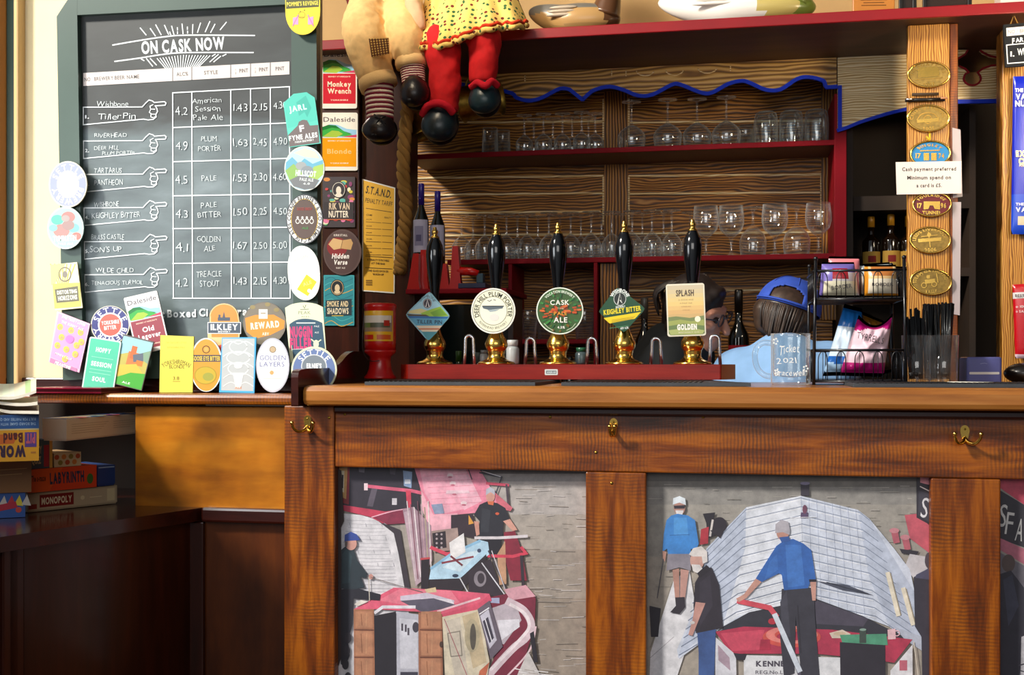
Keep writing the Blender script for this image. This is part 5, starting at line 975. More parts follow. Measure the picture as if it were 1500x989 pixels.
# swan-neck spouts
for k, (px, sc_) in enumerate(((687.5, 1.0), (777, .95), (867, .92), (961, .95), (1047, 1.0))):
    Y = 2.86; cx = X(px, Y); zt = Z(px, 490 if k in (0, 4) else 494, Y); hw = .0105
    pth = [(cx - hw - .003, Y, ZB)] + [(cx - hw - .001, Y, ZB + .03), (cx - hw, Y, zt - hw - .003)] + [(cx - hw * math.cos(R(t)), Y, zt - hw - .003 + hw * math.sin(R(t))) for t in range(20, 161, 20)] + [(cx + hw, Y, zt - hw - .003), (cx + hw + .001, Y, ZB + .03), (cx + hw + .003, Y, ZB)]
    e = MB(); e.tube(pth, .0042, 'chrome', n=12)
    tag(e.build('swan_neck'), ['slim chrome swan-neck spout between the diamond blue clip and cream round clip', 'slim chrome swan-neck spout left of the middle pump', 'slim chrome swan-neck spout right of the middle pump', 'slim chrome swan-neck spout between the green diamond and landscape clips', 'slim chrome swan-neck spout at the right end of the pump case'][k], 'spout', 'chrome spouts behind the pumps')
# ------------------------------------------------------------------ collecting tin
Y = 2.76; cx = X(557, Y); s_ = S(557, Y); zb = ZT + .0095
r = thing('collecting_tin', 'red plastic charity collecting tin with a yellow picture label on the bar', 'collecting tin', (cx, Y, zb))
MB().lathe([(.040, 0), (.0405, .004), (.034, .012), (.029, .025), (.0262, .045), (.0270, .055), (.0395, .066), (.0400, .072)], 'satin', '#c01414', n=32, loc=(cx, Y, zb)).build('stand', r)
e = MB(); e.lathe([(.0395, .0722), (.0398, .090), (.0398, .165), (.0392, .176), (.041, .178), (.041, .186), (.037, .189), (.034, .190), (.033, .187)], 'satin', '#c8120f', n=32, loc=(cx, Y, zb)); e.build('drum', r)
e = MB(); n_ = 26
def lab(z0, z1, col, rr, a0=200, a1=340):
    vs = []; 
    for z in (z0, z1): vs += [(cx + rr * math.cos(R(a0 + (a1 - a0) * i / n_)), Y + rr * math.sin(R(a0 + (a1 - a0) * i / n_)), zb + z) for i in range(n_ + 1)]
    e.add(vs, [(i, i + 1, n_ + 2 + i, n_ + 1 + i) for i in range(n_)], 'satin', col, True)
lab(.094, .170, '#f0b41c', .0402); lab(.118, .158, '#a88a70', .04035, 205, 335); lab(.128, .146, '#5a5a40', .0405, 215, 325); lab(.140, .158, '#e4d4c0', .04065, 210, 330); lab(.132, .146, '#b83020', .0408, 300, 322); lab(.128, .14, '#7a8a40', .0408, 215, 250); lab(.098, .110, '#d82a1a', .0405, 212, 262); lab(.098, .110, '#d85a1a', .0405, 275, 328)
a = Art(Y - .0412, 'satin'); a.text('HELP US', cx * 0 + 560, 0, 1, 1, '#000') if 0 else None
e.build('label', r)['label'] = 'yellow picture label with red strips'
e = MB(); e.tube(smooth_path([(cx - .040, Y - .006, zb + .168), (cx - .0425, Y - .012, zb + .11), (cx - .038, Y - .022, zb + .07), (cx - .015, Y - .045, zb + .046), (cx + .012, Y - .044, zb + .045)], 6), .0011, 'satin', '#1a0808', n=6); e.build('cord', r)
# ------------------------------------------------------------------ glass tankard with engraved words
Y = 2.62; cx = X(1158, Y); zb = ZT + .0006
r = thing('glass_tankard', 'empty glass tankard with white engraved words standing on the bar', 'tankard', (cx, Y, zb))
MB().lathe([(0, .0), (.040, .0), (.0435, .004), (.0435, .020), (.0430, .030), (.0430, .108), (.0435, .1135), (.0425, .1145), (.0405, .1135), (.0395, .105), (.0390, .030), (.036, .020), (0, .016)], 'thick_glass', n=36, loc=(cx, Y, zb), cap=False).build('body', r)
e = MB(); e.tube(smooth_path([(cx - .042, Y, zb + .093), (cx - .060, Y, zb + .094), (cx - .0745, Y, zb + .082), (cx - .078, Y, zb + .060), (cx - .072, Y, zb + .036), (cx - .058, Y, zb + .022), (cx - .043, Y, zb + .018)], 5), [.0062] * 31, 'thick_glass', n=12); e.build('handle', r)
a = Art(Y - .0445, 'matte'); a.text('Ticket', 1156, 511, 30, 13, '#eef0f0', .0, hand=1, rot=-4, shear=.2); a.text('2021', 1152, 528, 28, 8, '#eef0f0', .0, hand=1, rot=-2); a.text('Bracewell', 1157, 546, 44, 9, '#eef0f0', .0, hand=1, rot=-3, shear=.2)
for x, y in ((1136, 500), (1138, 545), (1180, 540)):
    for t in range(0, 360, 72): a.disc(x + 3 * math.cos(R(t)), y + 4 * math.sin(R(t)), 1.4, '#e8ecec')
a.build('engraving', r)
# ------------------------------------------------------------------ drinking straws in glasses
r0 = None
for k, (px, Y, dx) in enumerate(((1342, 2.74, -.3), (1362, 2.80, .1), (1382, 2.74, .35))):
    cx = X(px, Y); zb = ZT + .0005
    r = thing('straw_glass', ['tall clear tumbler packed with black straws, next to the snack rack', 'tall clear tumbler of black straws behind the other two tumblers', 'tall clear tumbler packed with black straws, farthest from the snack rack'][k], 'tumbler', (cx, Y, zb), 'tumblers of drinking straws')
    MB().lathe([(0, 0), (.0285, 0), (.030, .003), (.0325, .112), (.031, .112), (.0285, .010), (0, .008)], 'glass', n=28, loc=(cx, Y, zb), cap=False).build('glass', r)
    random.seed(k + 40)
    for j in range(38):
        a_ = random.uniform(0, 6.28); q = random.uniform(0, .020); bx, by = cx + q * .7 * math.cos(a_), Y + q * .7 * math.sin(a_); tx, ty = cx + q * 1.05 * math.cos(a_) + random.uniform(-.006, .006) + dx * .012, Y + q * 1.05 * math.sin(a_)
        ln = random.uniform(.168, .176) + (.012 if k else -.02) * (1 if j % 4 else 0)
        pts = [(bx, by, zb + .012), ((bx + tx) / 2, (by + ty) / 2, zb + ln * .5), (tx, ty, zb + ln)]
        s2 = MB().tube(pts, .0026, 'satin', '#0b0b0d', n=8).build('straw', r)
# ------------------------------------------------------------------ two-tier wire snack rack
Yf, Yb = 2.60, 2.80
r = thing('snack_rack', 'black two-tier wire snack rack on the bar holding biscuit packets and crisps', 'rack', (X(1260, 2.7), 2.7, ZT))
BK = ('satin', '#0c0d12')
xl_, xr_ = X(1192, Yf), X(1327, Yf); zb = ZT + .0006
z1a, z1b, z2a, z2b = Z(1260, 554, Yf), Z(1260, 513, Yf), Z(1260, 438, Yf), Z(1260, 396, Yf)
z1a = zb + .008
for x in (xl_, xr_):
    for y in (Yf, Yb):
        lean = .004 if x == xl_ else -.004
        MB().tube([(x, y, zb), (x + lean, y, Z(1260, 380, Yf))], .0036, *BK, n=8).build('upright', r)
        e = MB(); e.ball((x + lean, y, Z(1260, 378, Yf)), .005, *BK); e.build('knob', r)
def tier(za, zb_, nloop):
    e = MB()
    for z in (za, zb_): e.tube([(xl_, Yf, z), (xr_, Yf, z), (xr_, Yb, z), (xl_, Yb, z)], .0028, *BK, n=8, closed=True)
    e.build('rim', r)
    e = MB()
    for k in range(14):
        y = Yf + .01 + (Yb - Yf - .02) * k / 13; e.tube([(xl_, y, za), (xr_, y, za)], .0013, *BK, n=6)
    e.box(xl_, xr_, Yf + .002, Yb, za + .001, za + .004, 'satin', '#0c0d12'); e.build('tray', r)
    w_ = (xr_ - xl_) / (nloop * 2)
    for k in range(nloop):
        c_ = xl_ + w_ * (2 * k + 1); h_ = (zb_ - za)
        pts = [(c_ - w_ / 2, Yf, za), (c_ - w_ / 2, Yf, za + h_ * .68)] + [(c_ - w_ / 2 * math.cos(R(t)), Yf, za + h_ * .68 + h_ * .28 * math.sin(R(t))) for t in range(20, 161, 20)] + [(c_ + w_ / 2, Yf, za + h_ * .68), (c_ + w_ / 2, Yf, za)]
        MB().tube(pts, .0012, *BK, n=6).build('wire_loop', r)
    def wire(x, y, q): MB().tube([(x, y, za), (x, y, zb_)], q, *BK, n=6).build('side_wire', r)
    for k in range(6):
        for x in (xl_, xr_): wire(x, Yf + .03 * (k + 1), .0012)
    for k in range(nloop): wire(xl_ + w_ * 2 * (k + .5), Yf, .0008)
    for k in range(7): wire(xl_ + (xr_ - xl_) * (k + .5) / 7, Yb, .0012)
tier(z1a, z1b, 5); tier(z2a, z2b, 5)
def packet(name, quad, Y, depth, colf, label, texts=(), cat='snack packet', group=None, **kw):
    e = MB(); e.pillow(quad, Y, depth, colf, **kw); zmin = min(p[2] for p in e.v)
    if texts:
        a = Art(Y - depth * .5 - .002, 'satin')
        for t_ in texts: a.text(*t_)
        o = len(e.v)
        for m_ in a.mats: e.mi(m_)
        e.v += a.v; e.f += [tuple(o + i for i in f) for f in a.f]; e.m += [e.mi(a.mats[q]) for q in a.m]; e.c += a.c; e.sm += a.sm
    return tag(e.build(name), label, cat, group)
K = '#3a3030'
packet('biscuit_packet', [(1204, 384), (1251, 384), (1259, 435.5), (1200, 435.5)], 2.68, .05, lambda u, v: '#f0e6c8' if v > .55 and .08 < u < .95 else '#a8222c' if .3 < u < .75 and .2 < v < .5 else '#7a6ab8' if v < .3 or u < .3 else '#d8ccd0', 'purple and cream biscuit packet at the left of the rack upper tier', [('BORDER', 1233, 420, 30, 6, K, .02, -7)], 'biscuit packet')
packet('biscuit_packet', [(1266, 388), (1312, 388), (1316, 435.5), (1265, 435.5)], 2.67, .05, lambda u, v: '#d88a1c' if v > .88 or u < .1 else '#c87a3a' if (v < .35 and .2 < u < .9) else '#f0e4cc' if v > .45 else '#f2c88a', 'orange and cream biscuit packet at the right of the rack upper tier', [('BORDER', 1293, 416.5, 31, 4.6, K, .02, 0)], 'biscuit packet')
packet('biscuit_packet', [(1214, 375.5), (1259, 376), (1260, 434), (1212, 434)], 2.73, .035, lambda u, v: '#f08a90', 'coral pink biscuit packet at the back of the upper tier', (), 'biscuit packet')
packet('biscuit_packet', [(1258, 387), (1303, 384), (1304, 434), (1262, 434)], 2.735, .035, lambda u, v: '#9aa4a4' if v < .4 else '#c8c0b0', 'grey silver biscuit packet behind the orange one', (), 'biscuit packet')
packet('crisp_packet', [(1258, 461), (1308, 458), (1294, 552), (1229, 550.5)], 2.665, .075, lambda u, v: '#c01478' if v > .78 or v < .14 + .1 * math.cos(6.28 * u) else '#f4d0dc' if v > .1 else '#d8287c', 'pink crisp packet with magenta ends in the lower tier of the rack', [('TYRRELLS', 1275, 495, 40, 10, '#2a2026', .0, 12, .4)], 'crisp packet', crinkle=.016, dip=17)
packet('crisp_packet', [(1237, 445), (1263, 452), (1262, 550), (1205, 551)], 2.735, .05, lambda u, v: '#1f78d0' if v < .3 else '#1a62b8' if .72 < v < .8 + .1 * u else '#cfe2f2' if v < .72 else '#a8cdf0', 'blue and white crisp packet behind the pink one in the rack', (), 'crisp packet', crinkle=.012)
packet('crisp_packet', [(1262, 456), (1294, 470), (1308, 545), (1285, 550)], 2.755, .04, lambda u, v: '#8a5a14' if v < .25 else '#3a2a1c', 'dark brown crisp packet at the back of the lower tier', (), 'crisp packet', crinkle=.01)
# ------------------------------------------------------------------ right end of the bar
Y = 2.78; e = MB(); zb = ZT + .0006
r = thing('card_reader', 'small violet-grey box with a pale slot standing at the right end of the bar', 'card holder', (X(1441, Y), Y, zb))
MB().box(X(1416, Y), X(1468, Y), Y, Y + .09, zb, Z(1440, 523, Y), 'satin', '#5c5f9c').build('body', r, bevel=.005)
a = Art(Y - .0006, 'satin'); a.plate(rrect(1420, 545, 1464, 548.5, 1.2), .0005, '#e6e2da'); a.line([(1436, 533), (1442, 532), (1446, 533)], .8, '#8c90c0'); a.build('slot', r)['label'] = 'pale slot'
e = MB(); Y = 2.56; c_ = Vector((X(1421, Y), Y, ZT + .0077)); e.lathe([(0, 0), (.046, 0), (.046, .0016), (0, .0016)], 'matte', '#e0dccc', n=32, loc=c_, cap=False); tag(e.build('beer_mat'), 'round white beer mat on the rubber mat at the right', 'beer mat')
Y = 2.86; e = MB(); cx = X(1503, Y); e.ball((cx, Y, ZT + .0245), (.050, .04, .0255), 'satin', '#1c1410', fn=lambda q: (q.x, q.y, max(q.z, -.95))); tag(e.build('till_cover'), 'low dark rounded cover on the bar at the foot of the right-hand pine post', 'cover')
# ------------------------------------------------------------------ glasses on the back-bar shelves (upturned unless noted)
def wine_prof(R_, H, foot, stem=.0035, bowl=.55):
    """profile of an upturned stemmed glass: rim on the shelf, foot at the top"""
    hb = H * bowl; o = []
    for i in range(11):
        t = i / 10; o.append((R_ * (.84 + .16 * math.sin(math.pi * min(1, t * 1.25) * .8)) if t < .5 else R_ * math.cos((t - .5) / .5 * math.pi / 2 * .96) ** .75 * 1.0, hb * t))
    o += [(stem * 1.5, hb * 1.04), (stem, hb * 1.15), (stem, H * .93), (stem * 2, H * .97), (foot * .6, H * .988), (foot, H - .002), (foot, H), (0, H - .0005)]
    inner = [(max(r - .0011, .0), z * .985) for r, z in o[:11]][::-1]
    return o[::-1] + [(o[0][0] - .0005, -.0)] + inner[::-1] + [(0, hb * .99)]
def stem_proto(R_, H, foot, bowl=.55, name='wine_glass'):
    cut = H * bowl * 1.04
    pr = wine_prof(R_, H, foot, bowl=bowl)
    e = MB(); e.lathe(pr, 'glass', n=24, cap=False); return e
def place(proto_mb, name, spots, labelf, cat, group, z, parts=None):
    first = None
    for i, (px, Y) in enumerate(spots):
        x = X(px, Y)
        if first is None:
            first = proto_mb.build(name, loc=(0, 0, 0)); o = first
        else:
            o = first.copy(); COL.objects.link(o)
        o.location = (x, Y, z); tag(o, labelf(i), cat, group)
ORD = 'first second third fourth fifth sixth seventh eighth ninth tenth eleventh twelfth thirteenth fourteenth'.split()
zA, zB = SH1 + .0012, SH2 + .0012
# lower shelf: long row of wine glasses
fr = [(676, 4.02), (710, 4.03), (742, 4.02), (772, 4.03), (804, 4.02), (836, 4.03), (866, 4.02), (896, 4.03), (926, 4.02), (955, 4.02), (984, 4.03), (1011, 4.10)]
place(stem_proto(.0355, .168, .031), 'wine_glass', fr, lambda i: 'upturned wine glass, %s from the left in the front row of the lower shelf' % ORD[i], 'wine glass', 'upturned wine glasses on the lower shelf', zB)
bk = [(693, 4.125), (726, 4.13), (758, 4.125), (788, 4.13), (820, 4.125), (851, 4.13), (881, 4.125), (911, 4.13), (941, 4.125), (972, 4.13)]
place(stem_proto(.0345, .172, .031), 'wine_glass', bk, lambda i: 'upturned wine glass, %s from the left in the back row of the lower shelf' % ORD[i], 'wine glass', 'upturned wine glasses on the lower shelf', zB)
# goblets at the right of the lower shelf, some upright and some upturned
up = []
def goblet(R_, H, upside):
    pr = [(0, .0), (.034, .0), (.034, .002), (.020, .005), (.007, .009), (.0048, .018), (.0048, .058), (.007, .066), (.022, .078), (.038, .094), (R_, .118), (R_ * .99, .140), (R_ * .9, H), (R_ * .9 - .0012, H), (R_ * .98 - .0012, .140), (R_ - .0013, .118), (.037, .096), (.020, .081), (0, .074)]
    if upside: pr = [(r, H - z) for r, z in pr][::-1]
    e = MB(); e.lathe(pr, 'glass', n=28, cap=False); return e
place(goblet(.0445, .178, False), 'gin_goblet', [(1034, 4.02), (1071, 4.03), (1135, 4.02), (1199, 4.02)], lambda i: 'upright gin goblet, %s from the left among the goblets on the lower shelf' % ['first', 'second', 'fourth', 'sixth'][i], 'goblet', 'gin goblets on the lower shelf', zB)
place(goblet(.047, .182, True), 'gin_goblet', [(1103, 4.115), (1167, 4.115)], lambda i: 'upturned gin goblet, %s from the left among the goblets on the lower shelf' % ['third', 'fifth'][i], 'goblet', 'gin goblets on the lower shelf', zB)
# upper shelf
place(stem_proto(.031, .142, .028, .5), 'sherry_glass', [(768, 4.03), (796, 4.02), (824, 4.03), (852, 4.02), (872, 4.05)], lambda i: 'small upturned glass, %s from the left in the front cluster of the upper shelf' % ORD[i], 'wine glass', 'small stemmed glasses on the upper shelf', zA)
place(stem_proto(.030, .146, .028, .5), 'sherry_glass', [(782, 4.12), (810, 4.125), (838, 4.12), (862, 4.13)], lambda i: 'small upturned glass, %s from the left in the back of the upper shelf cluster' % ORD[i], 'wine glass', 'small stemmed glasses on the upper shelf', zA)
place(stem_proto(.050, .176, .034, .53), 'balloon_glass', [(925, 4.04), (978, 4.03), (1021, 4.04), (1064, 4.03)], lambda i: 'large round upturned wine glass, %s from the left on the upper shelf' % ORD[i], 'wine glass', 'large round glasses on the upper shelf', zA)
def tumbler(R0, R1, H):
    e = MB(); e.lathe([(0, H), (R1 * .96, H), (R1, H - .004), (R0, 0), (R0 - .0018, 0), (R1 - .002, H - .012), (0, H - .011)], 'glass', n=28, cap=False); return e
place(tumbler(.031, .027, .100), 'tumbler', [(718, 4.03), (736, 4.08)], lambda i: ['clear tumbler at the left end of the upper shelf below the hanging brass tankard', 'clear tumbler second from the left end of the upper shelf'][i], 'tumbler', 'clear tumblers on the upper shelf', zA)
place(tumbler(.030, .027, .085), 'tumbler', [(1092, 4.10)], lambda i: 'short clear tumbler between the large round glasses and the handled beer mugs', 'tumbler', 'clear tumblers on the upper shelf', zA)
# dimpled handled mugs, upturned
first = None
for i, px in enumerate((1122, 1159, 1196)):
    x = X(px, 4.04); lab = 'upturned handled beer mug, %s on the upper shelf' % ['left of three', 'middle of three', 'right of three'][i]
    if first is None:
        r = thing('beer_mug', lab, 'beer mug', (0, 0, 0), 'upturned beer mugs on the upper shelf'); first = r
        e = MB(); pr = [(.041, 0), (.044, .012), (.046, .030), (.0455, .075), (.043, .100), (.038, .114), (.028, .120), (0, .120), (0, .108), (.030, .106), (.0375, .096), (.0405, .075), (.041, .030), (.039, .010), (.0385, 0)]
        vs = []; n = 32
        e.lathe(pr, 'thick_glass', n=n, cap=False)
        for k, v in enumerate(e.v):
            q = k // n
            if q in (2, 3, 4): a_ = math.atan2(v[1], v[0]); f = 1 - .05 * (.5 + .5 * math.cos(8 * a_)) * (.5 + .5 * math.cos(v[2] * 200)); e.v[k] = (v[0] * f, v[1] * f, v[2])
        e.build('body', r)
        MB().tube(smooth_path([(.042, -.012, .098), (.060, -.018, .098), (.072, -.022, .080), (.071, -.022, .050), (.058, -.018, .030), (.044, -.012, .026)], 5), .006, 'thick_glass', n=10).build('handle', r)
        r.location = (x, 4.04, zA); r.rotation_euler.z = -1.0; r.scale = (.92, .92, 1)
    else: dup(first, (x, 4.04, zA), lab)
# pint glasses on the low middle shelf and odds and ends
place(tumbler(.030, .037, .105), 'pint_glass', [(773, 4.01), (800, 4.09), (856, 4.03)], lambda i: ['upturned pint glass at the left of the low middle shelf', 'upturned pint glass second on the low middle shelf', 'upturned pint glass at the right end of the low middle shelf'][i], 'pint glass', 'pint glasses on the low middle shelf', ZL3 + .001)
# ------------------------------------------------------------------ bottles
def bottle(name, px, Y, zb, H, R_, label, colr='#0a0d0a', cap='#2a1c70', lab=None, neck=.3, group=None, mat='gloss', capmat='satin', lh=(.12, .48)):
    cx = X(px, Y); r = thing(name, label, 'bottle', (cx, Y, zb), group)
    sh_ = H * (1 - neck) ; nr = R_ * .36
    MB().lathe([(R_ * .9, 0), (R_, .004), (R_, sh_ * .90), (R_ * .93, sh_ * .96), (R_ * .6, sh_ * 1.05), (nr * 1.1, sh_ * 1.12), (nr, sh_ * 1.16), (nr, H * .86)], mat, colr, n=24, loc=(cx, Y, zb)).build('glass', r)
    MB().lathe([(nr * 1.12, H * .80), (nr * 1.12, H * .985), (nr * .95, H), (0, H)], capmat, cap, n=20, loc=(cx, Y, zb)).build('cap', r)
    if lab:
        e = MB(); n_ = 20
        for (z0, z1, c, a0, a1, rr) in lab:
            vs = []
            for z in (z0, z1): vs += [(cx + (R_ + rr) * math.cos(R(a0 + (a1 - a0) * i / n_)), Y + (R_ + rr) * math.sin(R(a0 + (a1 - a0) * i / n_)), zb + z * H) for i in range(n_ + 1)]
            e.add(vs, [(i, i + 1, n_ + 2 + i, n_ + 1 + i) for i in range(n_)], 'matte', c, True)
        e.build('label', r)
    return r
# small shelf beside the dark pillar
Yk = 3.30; zk = Z(650, 424, 3.25)
sh = thing('side_shelf', 'small dark red shelf holding two wine bottles beside the dark pillar', 'shelf', (X(660, Yk), Yk, zk - .016))
MB().box(X(594, 3.22), X(742, 3.22), 3.22, 3.56, zk - .014, zk, 'crimson_paint').build('board', sh, bevel=.002)
MB().box(X(594, 3.22) - .0, X(594, 3.22) + .016, 3.26, 3.56, .0, zk - .0145, 'dark_board').build('support', sh)
MB().box(X(742, 3.22) - .03, X(742, 3.22) - .015, 3.40, 3.56, .0, zk - .0145, 'dark_board').build('support', sh)
lw = lambda: [(.36, .66, '#b9b8d0', 200, 340, .0004), (.42, .60, '#8c8aa8', 230, 300, .0007), (.46, .52, '#5a587a', 245, 285, .001)]
bottle('wine_bottle', 617, 3.36, zk + .001, .330, .0235, 'wine bottle with violet cap and grey patterned label, nearer the rope', cap='#2c1e86', lab=lw(), neck=.30, group='wine bottles beside the rope')
bottle('wine_bottle', 641, 3.44, zk + .001, .318, .0235, 'wine bottle with violet cap and grey label, second from the rope', cap='#2c1e86', lab=lw(), neck=.30, group='wine bottles beside the rope')
# red clamps standing on that shelf
def clamp(px, Y, h, lean, label, arm=0):
    cx = X(px, Y); z = zk + .0008; r = thing('bar_clamp', label, 'clamp', (cx, Y, z), 'red plastic clamps on the small shelf')
    e = MB(); w_ = .014
    e.prism([(cx - w_ * 1.4, Y - .012, z), (cx + w_ * 1.4, Y - .012, z), (cx + w_ * 1.1, Y - .012, z + h * .22), (cx + w_ * .6 + lean, Y - .012, z + h), (cx - w_ * .6 + lean, Y - .012, z + h), (cx - w_ * 1.0, Y - .012, z + h * .25)], (0, .024, 0), 'satin', '#c4140f'); e.build('body', r, bevel=.003)
    if arm:
        e = MB(); e.tube([(cx + w_ * .5, Y, z + h * .42), (cx + w_ + arm * .6, Y - .004, z + h * .40), (cx + w_ + arm, Y - .006, z + h * .36)], [.013, .012, .008], 'satin', '#d01812', n=10); e.build('arm', r)
clamp(607, 3.245, .105, .008, 'red plastic clamp at the left end of the small shelf, partly behind the rope')
clamp(620, 3.275, .118, .004, 'red plastic clamp in front of the wine bottles')
clamp(651, 3.262, .075, .0, 'short red plastic clamp just right of the wine bottles')
clamp(668, 3.25, .125, .0, 'red plastic clamp with a sideways arm at the right of the small shelf', arm=.055)
e = MB(); e.box(X(672, 3.235), X(712, 3.235), 3.226, 3.30, zk + .0008, zk + .016, 'satin', '#23264a'); e.box(X(697, 3.235), X(707, 3.235), 3.24, 3.27, zk + .0165, zk + .045, 'satin', '#2a4a58'); tag(e.build('gadget', bevel=.002), 'dark blue gadget lying at the right end of the small shelf', 'gadget')
# jars and bottles behind the pumps
def jar(px, Y, label, body, lid, h=.062, zb=None, w_=.017):
    cx = X(px, Y); z = zb if zb is not None else ZB + .001; r = thing('spice_jar', label, 'jar', (cx, Y, z))
    MB().lathe([(w_ * .9, 0), (w_, .003), (w_, h * .62), (w_ * .75, h * .74)], 'satin', body, n=20, loc=(cx, Y, z)).build('jar_body', r)
    MB().lathe([(w_ * .82, h * .75), (w_ * .85, h * .99), (w_ * .8, h), (0, h)], 'satin', lid, n=20, loc=(cx, Y, z)).build('lid', r)
jar(751, 2.905, 'small jar with a white label behind the second pump', '#b4b8b8', '#d0d2d0')
jar(852, 2.905, 'small dark jar with a green lid right of the middle pump', '#4a5a5c', '#1f5a3a', h=.042)
jar(709, 2.905, 'small glass cruet half hidden behind the base of the second pump', '#8a8c8c', '#6a6e6e', h=.036, w_=.011)
zc0 = 1.0005
bottle('dark_bottle', 1082, 3.99, zc0, .400, .036, 'dark wine bottle with a red and white label between the two bending people', cap='#15100e', lab=[(.30, .52, '#a81c28', 200, 340, .0005), (.06, .29, '#c8c4c0', 205, 335, .0005)], neck=.36)
bottle('dark_bottle', 672, 3.935, zc0, .19, .028, 'green bottle low down in front of the dark fridge door', colr='#1a3a10', cap='#3a5a1a', neck=.4)
bottle('dark_bottle', 700, 3.935, zc0, .185, .026, 'dark bottle with a pale neck label in front of the fridge door', colr='#0a0e0c', cap='#6a7670', neck=.4)
bottle('dark_bottle', 944, 3.98, zc0, .375, .032, 'dark bottle with a grey cap behind the green diamond clip', colr='#100e0c', cap='#4a443e', neck=.36)
bottle('dark_bottle', 834, 4.02, 1.0005, .17, .03, 'dark bottle standing below the low middle shelf behind the middle pump', colr='#12100c', cap='#20201c', neck=.36)
# bottles in the recess beside the pine pillar
Yr = 4.12; zr_ = Z(1290, 398, Yr)
rs = thing('recess_shelf', 'dark shelf unit in the recess beside the pine pillar', 'shelf', (X(1290, Yr), Yr, zr_ - .03))
MB().box(X(1250, 4.0), X(1420, 4.0), 4.0, 4.22, zr_ - .028, zr_, 'void_wood').build('board', rs)
MB().box(X(1250, 4.0), X(1420, 4.0), 4.0, 4.22, Z(1290, 308, 4.0), Z(1290, 287, 4.0), 'void_wood').build('board', rs)
MB().box(X(1420, 4.0), X(1420, 4.0) + .02, 4.0, 4.22, 0, 2.0, 'void_wood').build('upright', rs)
for i, (px, h) in enumerate(((1276, .186), (1305, .192), (1331, .186))):
    bottle('beer_bottle', px, 4.08, zr_ + .001, h, .030, ['brown beer bottle with gold neck foil, leftmost in the recess behind the rack', 'brown beer bottle with gold neck foil, middle of the three in the recess', 'brown beer bottle with gold neck foil, in the recess against the pine pillar'][i], colr='#140a05', cap='#b8801c', lab=[(.06, .34, '#b08a3a', 200, 340, .0005), (.14, .26, '#7a1c1c', 245, 295, .001)], neck=.42, group='beer bottles in the recess')
# ------------------------------------------------------------------ the two people behind the bar
plain('skin_tone', '#c98a70', .5, var=.08); plain('dark_hair', '#2a211d', .45, var=.3, scale=60); plain('brown_hair', '#3e2d22', .42, var=.35, scale=60)
plain('black_cloth', '#15181a', .85, var=.15, scale=30); plain('blue_cloth', '#86aedb', .8, var=.06, scale=30); plain('cap_cloth', '#2f50b4', .75, var=.1, scale=50); plain('denim', '#20283c', .85, var=.2, scale=60); plain('dark_shoe', '#0c0c0e', .4)
def limb(e, p, q, r0, r1, mat, n=14):
    """tapered limb with rounded ends"""
    p, q = Vector(p), Vector(q); d = q - p; L = d.length; d.normalize()
    pts, rs = [], []
    for t in (-.98, -.8, -.5, 0): pts.append(p + d * (t * r0)); rs.append(r0 * math.sqrt(1 - t * t))
    for t in (0, .5, .8, .98): pts.append(q + d * (t * r1)); rs.append(r1 * math.sqrt(1 - t * t))
    e.tube(pts, rs, mat, n=n)
def fuse(e, name, parent, vox, smooth=4):
    o = e.build(name, parent); m = o.modifiers.new('join', 'REMESH'); m.mode = 'VOXEL'; m.voxel_size = vox; m.use_smooth_shade = True
    s_ = o.modifiers.new('soften', 'SMOOTH'); s_.factor = .5; s_.iterations = smooth
    return o
def hand(e, w_, d, side, mat):
    """palm with four bent fingers and a thumb; d = direction of the fingers, side = across the palm"""
    w_, d, s_ = Vector(w_), Vector(d).normalized(), Vector(side).normalized(); nrm = d.cross(s_)
    for k in (-1, 0, 1): limb(e, w_ + s_ * .022 * k, w_ + d * .075 + s_ * .026 * k, .017, .016, mat)
    for k, ln in zip((-1.5, -.5, .5, 1.5), (.058, .072, .076, .066)):
        a = w_ + d * .082 + s_ * .0205 * k; b = a + d * ln * .5 + nrm * .008; c = b + d * ln * .42 + nrm * .026
        limb(e, a, b, .0085, .008, mat, 10); limb(e, b, c, .008, .0068, mat, 10)
    a = w_ + d * .02 + s_ * .034; b = a + d * .036 + s_ * .03; limb(e, a, b, .012, .0105, mat, 10); limb(e, b, b + d * .034 + s_ * .008, .0105, .008, mat, 10)
